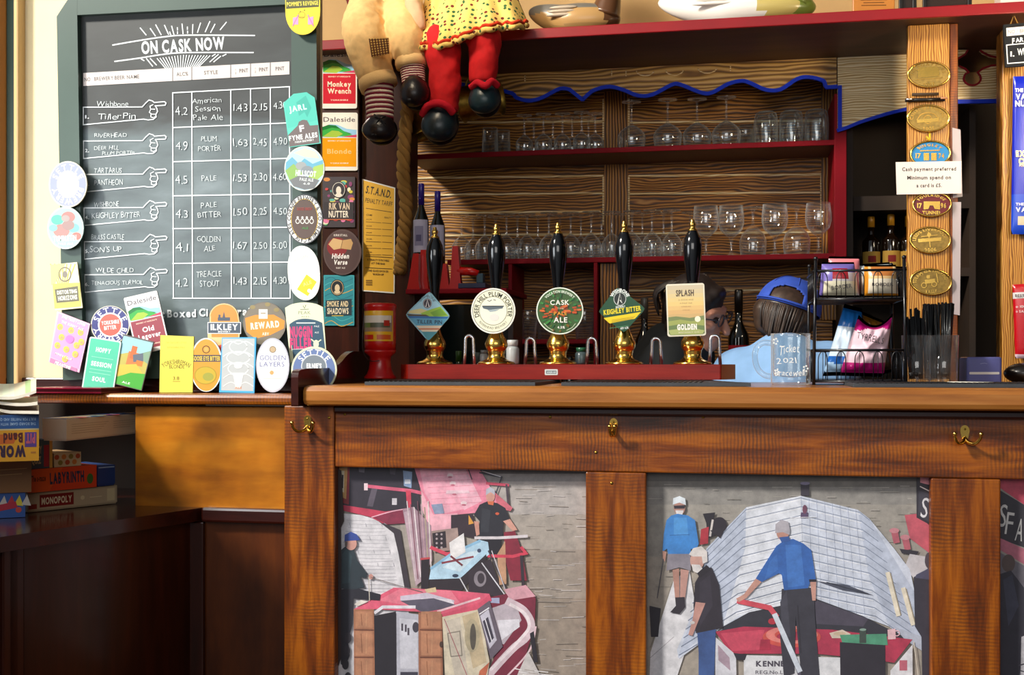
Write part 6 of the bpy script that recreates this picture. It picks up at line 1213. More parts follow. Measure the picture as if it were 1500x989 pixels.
def figure(name, label, hip, sho, shw, headc, face, top_mat, arms, foot_y, sleeve):
    hip, sho, headc, face = Vector(hip), Vector(sho), Vector(headc), Vector(face).normalized(); ax = Vector(shw); axn = ax.normalized()
    r = thing(name, label, 'person', (hip.x, hip.y, 0))
    b = MB(); M_ = 'skin_tone'
    up = (headc - sho).normalized(); side = face.cross(up).normalized(); upf = side.cross(face).normalized()
    b.ball(headc + upf * .012 - face * .008, (.078, .088, .088), M_, n=24, m=16)
    limb(b, headc - upf * .02 + face * .012, headc - upf * .072 + face * .050, .066, .036, M_)               # jaw and chin
    limb(b, headc + upf * .012 + face * .082, headc - upf * .026 + face * .100, .009, .014, M_)               # nose
    for s_ in (-1, 1):
        limb(b, headc + upf * .028 + face * .073 + side * .012 * s_, headc + upf * .026 + face * .060 + side * .048 * s_, .011, .011, M_)   # brow
        limb(b, headc - upf * .012 + face * .056 + side * .036 * s_, headc - upf * .016 + face * .042 + side * .048 * s_, .022, .018, M_)   # cheek
        limb(b, headc + upf * .018 - face * .004 + side * .080 * s_, headc - upf * .022 + face * .004 + side * .074 * s_, .015, .010, M_)    # ear
    limb(b, headc - upf * .054 + face * .076 - side * .018, headc - upf * .054 + face * .076 + side * .018, .009, .009, M_)                 # lips
    limb(b, headc - upf * .03 - face * .02, sho + up * .01, .058, .062, M_)
    limb(b, sho, hip, .10, .12, M_)
    for s_, (el, wr, fd) in zip((-1, 1), arms):
        sp = sho + ax * s_ * .92; limb(b, sp, el, .044, .036, M_); limb(b, el, wr, .036, .026, M_); hand(b, wr, fd, axn * -s_, M_)
        hp = hip + axn * .09 * s_; kn = Vector((hp.x + .01 * s_, foot_y + .03, .48)); an = Vector((hp.x + .02 * s_, foot_y, .09))
        limb(b, hp, kn, .08, .052, M_); limb(b, kn, an, .05, .038, M_); limb(b, an + Vector((0, 0, -.045)), an + Vector((face.x * .14, max(face.y, -.2) * .14 + .02, -.05)), .036, .03, M_)
    fuse(b, 'body', r, .0075, 3)
    t = MB(); limb(t, sho - up * .01, hip + (hip - sho).normalized() * .04, .125, .145, top_mat, 20)
    limb(t, sho - ax * .8, sho + ax * .8, .078, .078, top_mat, 18)
    limb(t, sho * .75 + hip * .25 - ax * .62, sho * .75 + hip * .25 + ax * .62, .105, .105, top_mat, 18); limb(t, hip - ax * .40, hip + ax * .40, .12, .12, top_mat, 18)
    limb(t, sho, sho + up * .045, .075, .066, top_mat, 18)
    for s_, (el, wr, fd) in zip((-1, 1), arms):
        sp = sho + ax * s_ * .9; limb(t, sp, el, .066, .054, top_mat)
        if sleeve: limb(t, el, Vector(el) * .15 + Vector(wr) * .85, .053, .040, top_mat)
    fuse(t, 'jumper', r, .011, 6)
    t = MB()
    for s_ in (-1, 1):
        hp = hip + axn * .09 * s_; kn = Vector((hp.x + .01 * s_, foot_y + .03, .48)); an = Vector((hp.x + .02 * s_, foot_y, .10))
        limb(t, hp, kn, .108, .074, 'denim'); limb(t, kn, an, .074, .058, 'denim')
    limb(t, hip - axn * .08, hip + axn * .08, .115, .115, 'denim'); fuse(t, 'trousers', r, .013, 4)
    for s_ in (-1, 1):
        t = MB(); hp = hip + axn * .09 * s_; an = Vector((hp.x + .02 * s_, foot_y, .045)); limb(t, an - Vector((face.x * .05, face.y * .03, 0)), an + Vector((face.x * .15, max(face.y, -.2) * .15 + .02, -.006)), .045, .036, 'dark_shoe'); fuse(t, 'shoe', r, .010, 2)
    return r, headc, face, upf, side
def on(headc, face, upf, side, f, u, s_): return headc + face * f + upf * u + side * s_
# the one in black, profile turned to the right, head bowed
Yp = 3.42
hd = Vector(P(1021, 460, Yp))
r, hc, fc, uf, sd = figure('person', 'person in a black top and glasses bending down behind the fifth beer pump', (X(948, 3.5), 3.50, .96), (X(990, 3.47), 3.47, 1.165), (.02, .165, .02), hd, (.93, -.28, -.30), 'black_cloth',
    [((X(1005, 3.3), 3.27, .98), (X(1035, 3.3), 3.27, .86), (.5, .1, -.9)), ((X(1005, 3.6), 3.66, .98), (X(1040, 3.6), 3.68, .86), (.5, -.1, -.9))], 3.50, True)
h = MB(); M_ = 'dark_hair'
h.ball(on(hc, fc, uf, sd, -.020, .026, 0), (.090, .094, .094), M_, n=28, m=18)
for s_ in (-1, 1):
    limb(h, on(hc, fc, uf, sd, -.02, .03, .062 * s_), on(hc, fc, uf, sd, -.045, -.045, .060 * s_), .034, .026, M_); limb(h, on(hc, fc, uf, sd, .035, .060, .035 * s_), on(hc, fc, uf, sd, .010, .030, .068 * s_), .026, .022, M_)
limb(h, on(hc, fc, uf, sd, -.07, .02, 0), on(hc, fc, uf, sd, -.06, -.07, 0), .045, .038, M_); limb(h, on(hc, fc, uf, sd, .045, .074, -.02), on(hc, fc, uf, sd, .045, .074, .02), .024, .024, M_)
fuse(h, 'hair', r, .008, 2)
random.seed(9); h = MB()
for k in range(70):
    a_ = random.uniform(0, 6.28); q0 = on(hc, fc, uf, sd, -.02 + .05 * math.cos(a_) * .6, .112 - .01 * abs(math.cos(a_)), .05 * math.sin(a_)); q1 = on(hc, fc, uf, sd, -.02 + .098 * math.cos(a_) - .02, .045, .098 * math.sin(a_)); q2 = on(hc, fc, uf, sd, -.03 + .085 * min(.25, math.cos(a_)), -.02, .098 * math.sin(a_))
    h.tube(smooth_path([q0, q1, q2], 4), [.004, .0045, .004, .0045, .004, .004, .0035, .003, .0015], 'dark_hair' if k % 3 else 'brown_hair', n=5)
h.build('hair_strands', r)
e = MB()
for s_ in (-1, 1):
    c_ = on(hc, fc, uf, sd, .088, .010, .034 * s_); e.tube([c_ + sd * 0.022 * math.cos(R(t)) + uf * .017 * math.sin(R(t)) for t in range(0, 360, 24)], .0026, 'satin', '#3a3034', n=6, closed=True)
    e.tube([on(hc, fc, uf, sd, .086, .014, .055 * s_), on(hc, fc, uf, sd, .06, .014, .080 * s_), on(hc, fc, uf, sd, .0, .014, .088 * s_)], .0024, 'satin', '#3a3034', n=6)
e.tube([on(hc, fc, uf, sd, .090, .014, -.012), on(hc, fc, uf, sd, .096, .016, 0), on(hc, fc, uf, sd, .090, .014, .012)], .0022, 'satin', '#3a3034', n=6)
e.build('glasses', r)
e = MB()
for s_ in (-1, 1): e.ball(on(hc, fc, uf, sd, .070, .006, .032 * s_), (.012, .012, .010), 'satin', '#2a1c16', n=12, m=8)
e.build('eyes', r)
# the one in the blue cap, back turned
Yp = 3.40
hd = Vector(P(1152, 462, 3.47)); fv = Vector((.10, .90, -.30)).normalized()
r, hc, fc, uf, sd = figure('person', 'person in a backwards blue cap and light blue top seen from behind', (X(1150, 3.26), 3.26, .95), (X(1149, 3.40), 3.40, 1.128), (.163, 0, .012), hd, fv, 'blue_cloth',
    [((X(1072, 3.5), 3.52, .93), (X(1092, 3.6), 3.66, .86), (.2, 1, -.3)), ((X(1240, 3.5), 3.52, .93), (X(1215, 3.6), 3.66, .86), (-.2, 1, -.3))], 3.28, True)
sd = sd if sd.x > 0 else -sd
roll = Matrix.Rotation(R(17), 3, fc); uf = roll @ uf; sd = roll @ sd
h = MB(); M_ = 'brown_hair'
h.ball(on(hc, fc, uf, sd, -.018, -.002, 0), (.090, .091, .097), M_, n=24, m=16)
limb(h, on(hc, fc, uf, sd, -.05, -.02, -.055), on(hc, fc, uf, sd, -.045, -.062, -.048), .038, .026, M_); limb(h, on(hc, fc, uf, sd, -.05, -.02, .050), on(hc, fc, uf, sd, -.045, -.072, .030), .04, .03, M_); limb(h, on(hc, fc, uf, sd, -.055, -.03, 0), on(hc, fc, uf, sd, -.055, -.105, .006), .045, .026, M_)
fuse(h, 'hair', r, .008, 2)
h = MB(); random.seed(4)
for k in range(60):
    s0 = random.uniform(-.078, .078); d0 = -.018 - .086 * math.sqrt(max(.05, 1 - (s0 / .088) ** 2)); ln = random.uniform(.06, .10) + (.03 if abs(s0) < .035 else 0)
    h.tube(smooth_path([on(hc, fc, uf, sd, d0 + .004, .012, s0), on(hc, fc, uf, sd, d0 - .002, -.03, s0 * 1.02), on(hc, fc, uf, sd, d0 + .014, -.02 - ln * .7, s0 * .86 + .004), ], 5), [.0042] * 6 + [.004, .0035, .003, .0025, .0015], M_ if k % 3 else 'dark_hair', n=5)
h.build('hair_strands', r)
c = MB(); vs = []; fs = []; n_, m_ = 80, 28
# crown of the cap: a shell with the half-round opening at the back above the strap
C0 = on(hc, fc, uf, sd, -.012, .012, 0)
def cp(i, j):
    a_ = 2 * math.pi * i / n_; ph = (math.pi / 2) * j / m_ ; q = math.cos(ph) ** .82
    return C0 + fc * (-.104 * q * math.cos(a_)) + sd * (.096 * q * math.sin(a_)) + uf * (.098 * math.sin(ph) + .004 - .020 * math.cos(a_) * math.cos(ph))
for j in range(m_ + 1): vs += [cp(i, j) for i in range(n_)]
for j in range(m_):
    for i in range(n_):
        ii = (i + .5) if i < n_ / 2 else i + .5 - n_
        if (ii / 7.4) ** 2 + ((j - 4.0) / 6.6) ** 2 < 1 and j >= 4: continue
        if j in (2, 3) and abs(ii) < 7.2: continue
        fs.append((j * n_ + i, j * n_ + (i + 1) % n_, (j + 1) * n_ + (i + 1) % n_, (j + 1) * n_ + i))
c.add(vs, fs, 'cap_cloth', smooth=True)
o = c.build('cap', r); m2 = o.modifiers.new('thick', 'SOLIDIFY'); m2.thickness = .003
st = MB(); st.tube([cp(i % n_, 1.2) - fc * .002 for i in range(-14, 15)], .0065, 'cap_cloth', n=8, flat=.5)
st.ball(cp(0, m_), (.006, .006, .005), 'cap_cloth')
for k in range(6): st.tube([cp(k * n_ / 6 + 3.3, j) + (cp(k * n_ / 6 + 3.3, j) - C0).normalized() * .001 for j in range(13, m_ + 1)], .0012, 'cap_cloth', n=5)
st.build('cap_strap', r)
b = MB(); b.prism([C0 + fc * (.085 + .075 * math.sin(R(t))) + sd * .078 * math.cos(R(t)) + uf * (.012 - .02 * math.cos(R(t)) ** 2) for t in range(0, 181, 15)], uf * .003, 'cap_cloth'); b.build('cap_peak', r)
# ------------------------------------------------------------------ rag dolls on the canopy edge
def spots(name, base, dots, scale, size):
    m, n, l, b = newmat(name); tc = n.new('ShaderNodeTexCoord'); v = n.new('ShaderNodeTexVoronoi'); v.inputs['Scale'].default_value = scale; v.inputs['Randomness'].default_value = .55
    l.new(tc.outputs['Object'], v.inputs['Vector']); lt = n.new('ShaderNodeMath'); lt.operation = 'LESS_THAN'; lt.inputs[1].default_value = size; l.new(v.outputs['Distance'], lt.inputs[0])
    sp = n.new('ShaderNodeSeparateColor'); l.new(v.outputs['Color'], sp.inputs[0]); rp = ramp(n, [(0, dots[0]), (.4, dots[0]), (.45, dots[1]), (1, dots[1])]); l.new(sp.outputs[0], rp.inputs[0])
    mx = n.new('ShaderNodeMix'); mx.data_type = 'RGBA'; l.new(lt.outputs[0], mx.inputs[0]); mx.inputs[6].default_value = lin(base); l.new(rp.outputs[0], mx.inputs[7]); l.new(mx.outputs[2], b.inputs['Base Color']); b.inputs['Roughness'].default_value = .9; MATS[name] = m
spots('polka_cloth', '#e8c468', ['#6a1c10', '#2a5a30'], 62, .34); spots('orange_print', '#e8641c', ['#2a1a10', '#e8b040'], 70, .34)
YD = 3.44
def V(px, py, y=YD): return Vector(P(px, py, y))
mm = S(600, YD)
TAN2 = '#ecc486'
ztop = ZCAN + .0335
r = thing('rag_doll', 'rag doll in tan patched trousers and striped socks sitting on the red shelf edge', 'doll', (X(560, 3.57), 3.57, ztop))
def soft(e, name, parent, vox=.006, it=5):
    o = e.build(name, parent); m = o.modifiers.new('join', 'REMESH'); m.mode = 'VOXEL'; m.voxel_size = vox; m.use_smooth_shade = True
    s_ = o.modifiers.new('soften', 'SMOOTH'); s_.factor = .5; s_.iterations = it
    if True:
        t = bpy.data.textures.get('folds') or bpy.data.textures.new('folds', 'CLOUDS'); t.noise_scale = .038
        d = o.modifiers.new('folds', 'DISPLACE'); d.texture = t; d.strength = .011; d.mid_level = .5; d.texture_coords = 'GLOBAL'
    return o
plain('tan_cloth', '#e8bd7c', .9, var=.08, scale=60); plain('red_cloth', '#d00c12', .85, var=.08, scale=60); plain('pale_cloth', '#d8ac84', .85, var=.05, scale=40); plain('yarn_hair', '#7a3a14', .9, var=.3, scale=90); plain('maroon_cloth', '#6a1018', .85)
t = MB()
limb(t, V(540, 16, 3.57), V(592, 16, 3.57), 24 * mm, 23 * mm, 'tan_cloth')
t.tube([V(540, 14, 3.52), V(532, 42, 3.45), V(538, 66), V(546, 95), V(552, 118)], [32 * mm, 33 * mm, 33 * mm, 29 * mm, 26 * mm], 'tan_cloth', n=20)
t.tube([V(586, 14, 3.52), V(592, 42, 3.45), V(597, 60), V(600, 80), V(602, 92)], [26 * mm, 27 * mm, 27 * mm, 24 * mm, 21 * mm], 'tan_cloth', n=20)
soft(t, 'trousers', r)
t = MB(); d_ = (V(556, 126) - V(546, 95)).normalized(); t.tube([V(551, 113), V(553.5, 121), V(556, 129)], [27.5 * mm, 29 * mm, 28 * mm], 'cloth', TAN2, n=24); t.build('turn_up', r)
MB().tube([V(601, 85), V(602, 92), V(603, 99)], [22.5 * mm, 23.5 * mm, 22.5 * mm], 'cloth', TAN2, n=24).build('turn_up', r)
def sock(pts, r0, r1, nm=r):
    t = MB(); pts = [Vector(p) for p in pts]; n_ = 15
    for k in range(n_):
        f0, f1 = k / n_, (k + 1) / n_; t.tube([pts[0].lerp(pts[1], f0), pts[0].lerp(pts[1], f1)], [r0 + (r1 - r0) * f0, r0 + (r1 - r0) * f1], 'cloth', '#f2dcc6' if k % 2 else '#7c2436', n=18)
    t.build('sock', nm)
sock((V(555, 126), V(557, 176)), 22 * mm, 20 * mm); sock((V(604, 97), V(606, 122)), 19 * mm, 17 * mm)
def shoe(c, rx, ry, rz, tilt, col, nm, parent):
    M2 = Matrix.Translation(c) @ Matrix.Rotation(R(tilt), 4, 'Y')
    t = MB(); t.ball((0, 0, 0), (rx, ry, rz), 'leather', col, n=28, m=20, xf=M2, fn=lambda q: (q.x * (1 - .16 * q.z) * (1 if q.z > 0 else 1.04), q.y + .25 * q.z, q.z)); t.ball((0, .022, -rz * .10), (rx * 1.04, ry * .5, rz * 1.0), 'leather', '#050506', n=28, m=14, xf=M2)
    return t.build(nm, parent)
sh_ = shoe(V(556, 187, 3.42), 24 * mm, .048, 22 * mm, 8, '#1c1618', 'shoe', r)
lc = MB(); lc.tube([V(548, 168, 3.385), V(556, 174, 3.375), V(565, 170, 3.38)], .003, 'leather', '#0c0a0c', n=6); lc.tube([V(556, 173, 3.375), V(545, 190, 3.375)], .002, 'leather', '#0c0a0c', n=6); lc.tube([V(556, 173, 3.375), V(566, 182, 3.372)], .002, 'leather', '#0c0a0c', n=6); lc.build('lace', sh_)
sh_ = shoe(V(607, 133, 3.385), 20 * mm, .046, 24 * mm, -6, '#1a1416', 'shoe', r)
lc = MB(); lc.tube([V(598, 116, 3.395), V(606, 121, 3.385), V(615, 117, 3.39)], .003, 'leather', '#0c0a0c', n=6); lc.tube([V(606, 121, 3.38), V(596, 136, 3.377)], .002, 'leather', '#0c0a0c', n=6); lc.build('lace', sh_)
a = Art(3.36, 'cloth'); a.plate([(540, 57), (569, 55), (570, 78), (545, 84)], .004, '#b8904c')
for k in range(7): a.line([(541 + k * 4.2, 57), (545 + k * 4.0, 83 - k * .8)], 1.6, '#3a1c10'); a.line([(541 + k * .6, 59 + k * 3.8), (569, 57 + k * 3.3)], 1.4, '#5a2c18')
a.build('patch', r)
t = MB(); limb(t, V(560, 12, 3.60), V(565, -60, 3.62), 34 * mm, 26 * mm, 'orange_print'); limb(t, V(548, 6, 3.57), V(592, 10, 3.57), 18 * mm, 18 * mm, 'orange_print'); soft(t, 'shirt', r, .008)
t = MB(); t.tube([V(508, -4, 3.56), V(520, 6, 3.535), V(540, 10, 3.525)], 7 * mm, 'leather', '#201a1e', n=10, flat=.6); t.build('belt', r)
t = MB(); limb(t, V(516, -40, 3.6), V(521, 18, 3.53), 14 * mm, 12 * mm, 'maroon_cloth'); soft(t, 'sleeve', r, .008)
t = MB(); limb(t, V(521, 20, 3.53), V(524, 38, 3.50), 11 * mm, 10 * mm, 'pale_cloth'); t.build('hand', r)
t = MB(); t.ball(V(566, -105, 3.62), (.085, .08, .09), 'pale_cloth'); limb(t, V(566, -70, 3.62), V(566, -90, 3.62), .03, .03, 'pale_cloth'); soft(t, 'head', r, .009)
t = MB(); t.ball(V(566, -118, 3.635), (.092, .085, .085), 'yarn_hair'); t.build('hair', r)
# girl
r = thing('rag_doll', 'rag doll in a yellow spotted dress and red stockings sitting on the red shelf edge', 'doll', (X(690, 3.57), 3.57, ztop))
dm = MB(); vs = []; fs = []; cs = []; nu, nv = 60, 16
hem = smooth_path([(606, 58), (622, 66), (650, 63), (680, 52), (712, 40), (745, 36), (772, 34)], 10)
for j in range(nv + 1):
    v = j / nv
    for i in range(nu + 1):
        u = i / nu; hx, hy = hem[min(len(hem) - 1, int(u * (len(hem) - 1)))]
        tx, ty = 655 + 62 * u, -75
        x = tx + (hx - tx) * v ** .8; y = ty + (hy - ty) * v
        yy = 3.585 - (.185 * math.sin(math.pi * min(1, max(0, u * .9 + .06))) ** .45 * v ** .9) + .010 * math.sin(u * 34) * v
        vs.append(V(x, y, yy - .02))
for j in range(nv):
    for i in range(nu): k = j * (nu + 1) + i; fs.append((k, k + 1, k + nu + 2, k + nu + 1))
dm.add(vs, fs, 'polka_cloth', smooth=True); o = dm.build('dress', r); so = o.modifiers.new('thick', 'SOLIDIFY'); so.thickness = .004
tr = MB()
for off, col, rr in ((-1.5, '#c8381c', 3.6), (4.5, '#d8b050', 4.2)):
    pts = []
    for i in range(nu + 1):
        b_ = vs[nv * (nu + 1) + i]; pts.append(b_ + Vector((0, -.004 + .004 * math.sin(i * 1.9), -off * mm + .003 * math.sin(i * 1.3))))
    if col == '#d8b050': tr.tube(pts, [rr * mm] * len(pts), 'polka_cloth', n=8)
    else: tr.tube(pts, [rr * mm * .75] * len(pts), 'cloth', col, n=8)
tr.build('hem', r)
t = MB(); t.tube([V(648, 50, 3.50), V(646, 60, 3.465), V(650, 80), V(651, 100), V(652, 135), V(650, 162)], [24 * mm, 27 * mm, 27 * mm, 23.5 * mm, 23 * mm, 21 * mm], 'red_cloth', n=20)
soft(t, 'stocking', r)
t = MB(); t.tube([V(706, 50, 3.49), V(708, 56, 3.465), V(710, 60), V(709, 80), V(708, 105), V(707, 122)], [22 * mm, 26 * mm, 25 * mm, 22 * mm, 21 * mm, 19 * mm], 'red_cloth', n=20)
soft(t, 'stocking', r)
s1 = shoe(V(645, 179, 3.41), 25 * mm, .05, 29 * mm, 14, '#16242a', 'shoe', r); s2 = shoe(V(709, 142, 3.415), 22 * mm, .048, 25 * mm, -8, '#1c343a', 'shoe', r)
t = MB(); t.tube(smooth_path([V(619, 168, 3.40), V(626, 156, 3.375), V(640, 151, 3.36), V(654, 155, 3.365), V(664, 166, 3.385)], 5), 5.5 * mm, 'cloth', '#c81c2c', n=10); t.build('cuff', s1)
t = MB(); t.tube(smooth_path([V(690, 128, 3.39), V(700, 121, 3.37), V(711, 126, 3.355), V(720, 119, 3.37), V(729, 126, 3.395)], 5), 5 * mm, 'cloth', '#c81c2c', n=10); t.build('cuff', s2)
t = MB(); t.tube(smooth_path([V(606, -60, 3.56), V(603, -20, 3.48), V(606, 5, 3.445), V(614, 28, 3.43), V(620, 44, 3.43)], 5), [11 * mm] * 6 + [13 * mm] * 6 + [12 * mm, 12 * mm, 11 * mm, 10 * mm, 9 * mm, 8 * mm, 6 * mm, 5 * mm, 3 * mm], 'pale_cloth', n=16); soft(t, 'arm', r)
t = MB(); limb(t, V(688, -60, 3.6), V(688, -100, 3.62), .09, .06, 'polka_cloth'); soft(t, 'bodice', r, .01)
t = MB(); t.ball(V(690, -165, 3.62), (.09, .085, .095), 'pale_cloth'); limb(t, V(690, -120, 3.62), V(690, -150, 3.62), .03, .03, 'pale_cloth'); soft(t, 'head', r, .01)
t = MB(); t.ball(V(690, -178, 3.638), (.098, .09, .09), 'yarn_hair'); t.build('hair', r)
# ------------------------------------------------------------------ brass tankards hung under the canopy
def tankard(loc, rot, label, mat, hook_top):
    r = thing('metal_tankard', label, 'tankard', loc, 'metal tankards hung under the canopy')
    M2 = Matrix.Translation(loc) @ rot
    pr = [(0, -.068), (.058, -.068), (.062, -.064), (.058, -.058), (.054, .0), (.053, .058), (.058, .066), (.0575, .070), (.0555, .069), (.051, .056), (.052, 0), (.055, -.060), (0, -.062)]
    MB().lathe(pr, mat, n=36, xf=M2, cap=False).build('body', r)
    MB().tube(smooth_path([(.053, 0, .048), (.072, 0, .052), (.088, 0, .036), (.090, 0, 0), (.080, 0, -.034), (.056, 0, -.046)], 5), .0055, mat, n=10, xf=M2, flat=.7).build('handle', r)
    hp = M2 @ Vector((.088, 0, .02))
    MB().tube([hp + Vector((0, 0, -.008)), hp + Vector((.004, 0, .004)), hp + Vector((.0, 0, .02)), Vector((hp.x, hp.y, hook_top))], .0022, 'old_brass', n=6).build('hook', r)
M1 = Matrix.Rotation(R(84), 4, 'Y') @ Matrix.Rotation(R(180), 4, 'Z') @ Matrix.Rotation(R(-6), 4, 'X')
tankard(Vector(P(704, 148, 3.68)), M1, 'brass tankard hanging on its side behind the red-stockinged shoe', 'old_brass', ZCAN - .001)
tankard(Vector(P(610, 172, 3.71)), Matrix.Rotation(R(160), 4, 'Y') @ Matrix.Rotation(R(20), 4, 'Z'), 'dark brass tankard hanging upside down behind the dolls\' shoes', 'old_brass', ZCAN - .001)
# rope beside the pillar
e = MB(); path = smooth_path([(604, 70), (600, 120), (596, 170), (592, 215), (591, 260), (595, 300), (592, 340), (588, 375), (586, 398)], 10); n_ = len(path)
for s_ in range(3):
    pts = []
    for i, (x, y) in enumerate(path):
        a_ = i * .62 + s_ * 2.094; c_ = Vector(P(x, y, 3.57)); pts.append(c_ + Vector((.0125 * math.cos(a_), .0125 * math.sin(a_), .004 * math.sin(i))))
    e.tube(pts, .0115, 'rope', n=8)
tag(e.build('rope'), 'thick twisted rope hanging down the right side of the dark pillar', 'rope')
# ------------------------------------------------------------------ decoy birds and frames on the canopy
zt = ZCAN + .0325
def duck(px, Y, L, H, W_, label, cols, headx, hr, mirror=1, nm='decoy_duck'):
    c = Vector((X(px, Y), Y, zt)); r = thing(nm, label, 'decoy duck', c, 'wooden decoy ducks on the canopy')
    def fn(q):
        x, y, z = q
        tail = max(0, -x - .35); z2 = z + tail * 1.0; y2 = y * (1 - .75 * max(0, -x - .3)); return (x - tail * .35, y2, max(z2 * (.95 if z2 > 0 else .9), -.86))
    e = MB(); e.ball((c.x, c.y, zt + H * .45), (L * .5, W_ * .5, H * .52), 'satin', '#888888', n=36, m=24, fn=fn)
    k = 0; cc = []
    for f, col in zip(e.f, e.c):
        z = sum(e.v[i][2] for i in f) / len(f) - zt; x = (sum(e.v[i][0] for i in f) / len(f) - c.x) / L; cc.append(lin(cols(x, z / H)))
    e.c = cc; e.build('body', r)
    h_ = MB(); hx = c.x + L * headx; h_.tube(smooth_path([(hx - L * .05, c.y, zt + H * .55), (hx, c.y, zt + H * 1.0), (hx + L * .02, c.y, zt + H * 1.5)], 4), [hr * 1.5, hr * 1.42, hr * 1.35, hr * 1.25, hr * 1.15, hr * 1.1, hr * 1.05, hr, hr], 'satin', cols(.6, 1.2), n=20); h_.ball((hx + L * .05, c.y, zt + H * 1.72), (hr * 1.6, hr * 1.15, hr * 1.2), 'satin', cols(.6, 1.2)); h_.build('head', r)
    b_ = MB(); b_.ball((hx + L * .05 + hr * 2.1, c.y, zt + H * 1.62), (hr * 1.1, hr * .7, hr * .35), 'satin', '#6a5a30'); b_.build('bill', r)
    for s_ in (-1, 1):
        w_ = MB()
        for q in range(3): w_.ball((c.x - L * (.20 - .02 * q), c.y + s_ * W_ * .44, zt + H * (.52 + .10 * q)), (L * .17, W_ * .06, H * .055), 'satin', cols(-.9, .6), n=16, m=8)
        w_.build('wing', r)
duck(848, 3.655, .27, .115, .12, 'brown and tan wooden decoy duck on the red canopy shelf beside the dolls', lambda x, z: '#b8a894' if x < -.8 else '#5a3a22' if x > .34 else ('#6e6a62' if z > .68 else '#b08a56' if z > .25 else '#9a7a4c'), .36, .034)
duck(1090, 3.66, .44, .125, .15, 'cream and white wooden decoy duck with dark feather lines on the canopy shelf', lambda x, z: '#e6e2dc' if x < -.8 else ('#ece8e2' if x < .12 else '#c8b46a' if x < .36 else '#7a8a3a'), .40, .036)
lines = Art(3.585, 'satin')
Y = 3.62
r = thing('wooden_plaque', 'small wooden plaque with dark lettering lines on the canopy shelf', 'plaque', (X(1280, Y), Y, zt))
MB().box(X(1249, Y), X(1311, Y), Y, Y + .02, zt, zt + .16, 'satin', '#b8742c').build('board', r, bevel=.003)
a = Art(Y - .0005, 'matte')
for k, wd in enumerate((36, 30, 38, 34)): a.line([(1280 - wd / 2, 8 - k * 4), (1280 + wd / 2, 7.6 - k * 4)], 1.1, '#5a3410')
a.build('lettering', r)
for i, (p0, p1, lab) in enumerate(((1317, 1343, 'dark framed picture above the pine pillar on the canopy shelf'), (1352, 1424, 'wide dark framed picture at the right of the canopy shelf'))):
    r = thing('picture_frame', lab, 'picture frame', (X((p0 + p1) / 2, Y), Y, zt), 'dark frames on the canopy shelf')
    x0, x1 = X(p0, Y), X(p1, Y)
    for q in ((x0, x0 + .012, zt, zt + .2), (x1 - .012, x1, zt, zt + .2), (x0 + .0121, x1 - .0121, zt, zt + .012), (x0 + .0121, x1 - .0121, zt + .188, zt + .2)): MB().box(q[0], q[1], Y, Y + .018, q[2], q[3], 'satin', '#15100c').build('moulding', r, bevel=.002)
    MB().box(x0 + .0121, x1 - .0121, Y + .008, Y + .014, zt + .0121, zt + .1879, 'satin', '#2a1a10').build('picture', r)
e = MB(); e.box(X(1462, Y), X(1520, Y), Y - .03, Y + .05, zt, zt + .14, 'satin', '#d8c8c0'); tag(e.build('box', bevel=.003), 'pale box at the right end of the canopy shelf', 'box')
# ------------------------------------------------------------------ plates, notice and bits on the pine pillar
YQ2 = YPL - .0006; GO = 'oval plates on the pine pillar'
def oval(cx, cy, rx, ry, label, field, rim, draw, rot=-4):
    r = thing('oval_plate', label, 'plate', P(cx, cy + ry, YPL - .003), GO)
    c = Vector(P(cx, cy, YPL)); s_ = S(cx, YPL); A_, B_ = rx * s_, ry * s_
    M2 = Matrix.Translation(c) @ Matrix.Rotation(R(-rot), 4, 'Y')
    e = MB(); n_ = 40; e.prism([M2 @ Vector((A_ * math.cos(2 * math.pi * i / n_), -.0065, B_ * math.sin(2 * math.pi * i / n_))) for i in range(n_)], M2.to_3x3() @ Vector((0, .006, 0)), field[0], field[1]); e.build('ground', r)
    e = MB(); e.tube([M2 @ Vector((A_ * .965 * math.cos(2 * math.pi * i / n_), -.0075, B_ * .95 * math.sin(2 * math.pi * i / n_))) for i in range(n_)], .0032, rim, n=8, closed=True); e.build('rim', r)
    a = Art(YPL - .0078, rim, step=.0001); a.turn(cx, cy, rot); draw(a); a.build('relief', r)
OB = ('plate_ground', '#5a4a20')
def txt(top, bot, cx, cy, rx, ry, mid):
    def d(a):
        k = ry / rx
        a.arc(top, cx, cy, rx * .80, 5.4, '#b89850', -88, 88, .03, ky=k * 1.02); a.arc(bot, cx, cy, rx * .80, 5, '#b89850', 140, 220, .03, ky=k) if len(bot) > 5 else a.text(bot, cx, cy + ry * .72, 17, 5.5, '#b89850', .04)
        mid(a)
    return d
oval(1360, 110, 30, 19.5, 'brass oval plate at the top of the pine pillar above the pen', OB, 'brass', txt('THE BOATYARD', '2007', 1360, 110, 30, 19.5, lambda a: (a.rect(1345, 103, 1376, 113, '#b89850'), a.fill([(1343, 103), (1348, 98), (1372, 98), (1378, 103)], '#a08040'), a.line([(1340, 115), (1380, 115)], 1.2, '#b89850'))))
oval(1359, 174, 30, 20, 'brass oval plate dated 2005 just below the pen', OB, 'brass', txt('CANAL GATHERING', '2005', 1359, 174, 30, 20, lambda a: (a.line([(1343, 174)] + [(1359 + 14 * math.cos(R(t)), 174 - 9 * math.sin(R(t))) for t in range(170, 9, -20)] + [(1375, 174)], 1.4, '#b89850'), a.rect(1343, 174, 1375, 179, '#a08040'), a.ring(1359, 175, 5, 6.5, '#b89850'))))
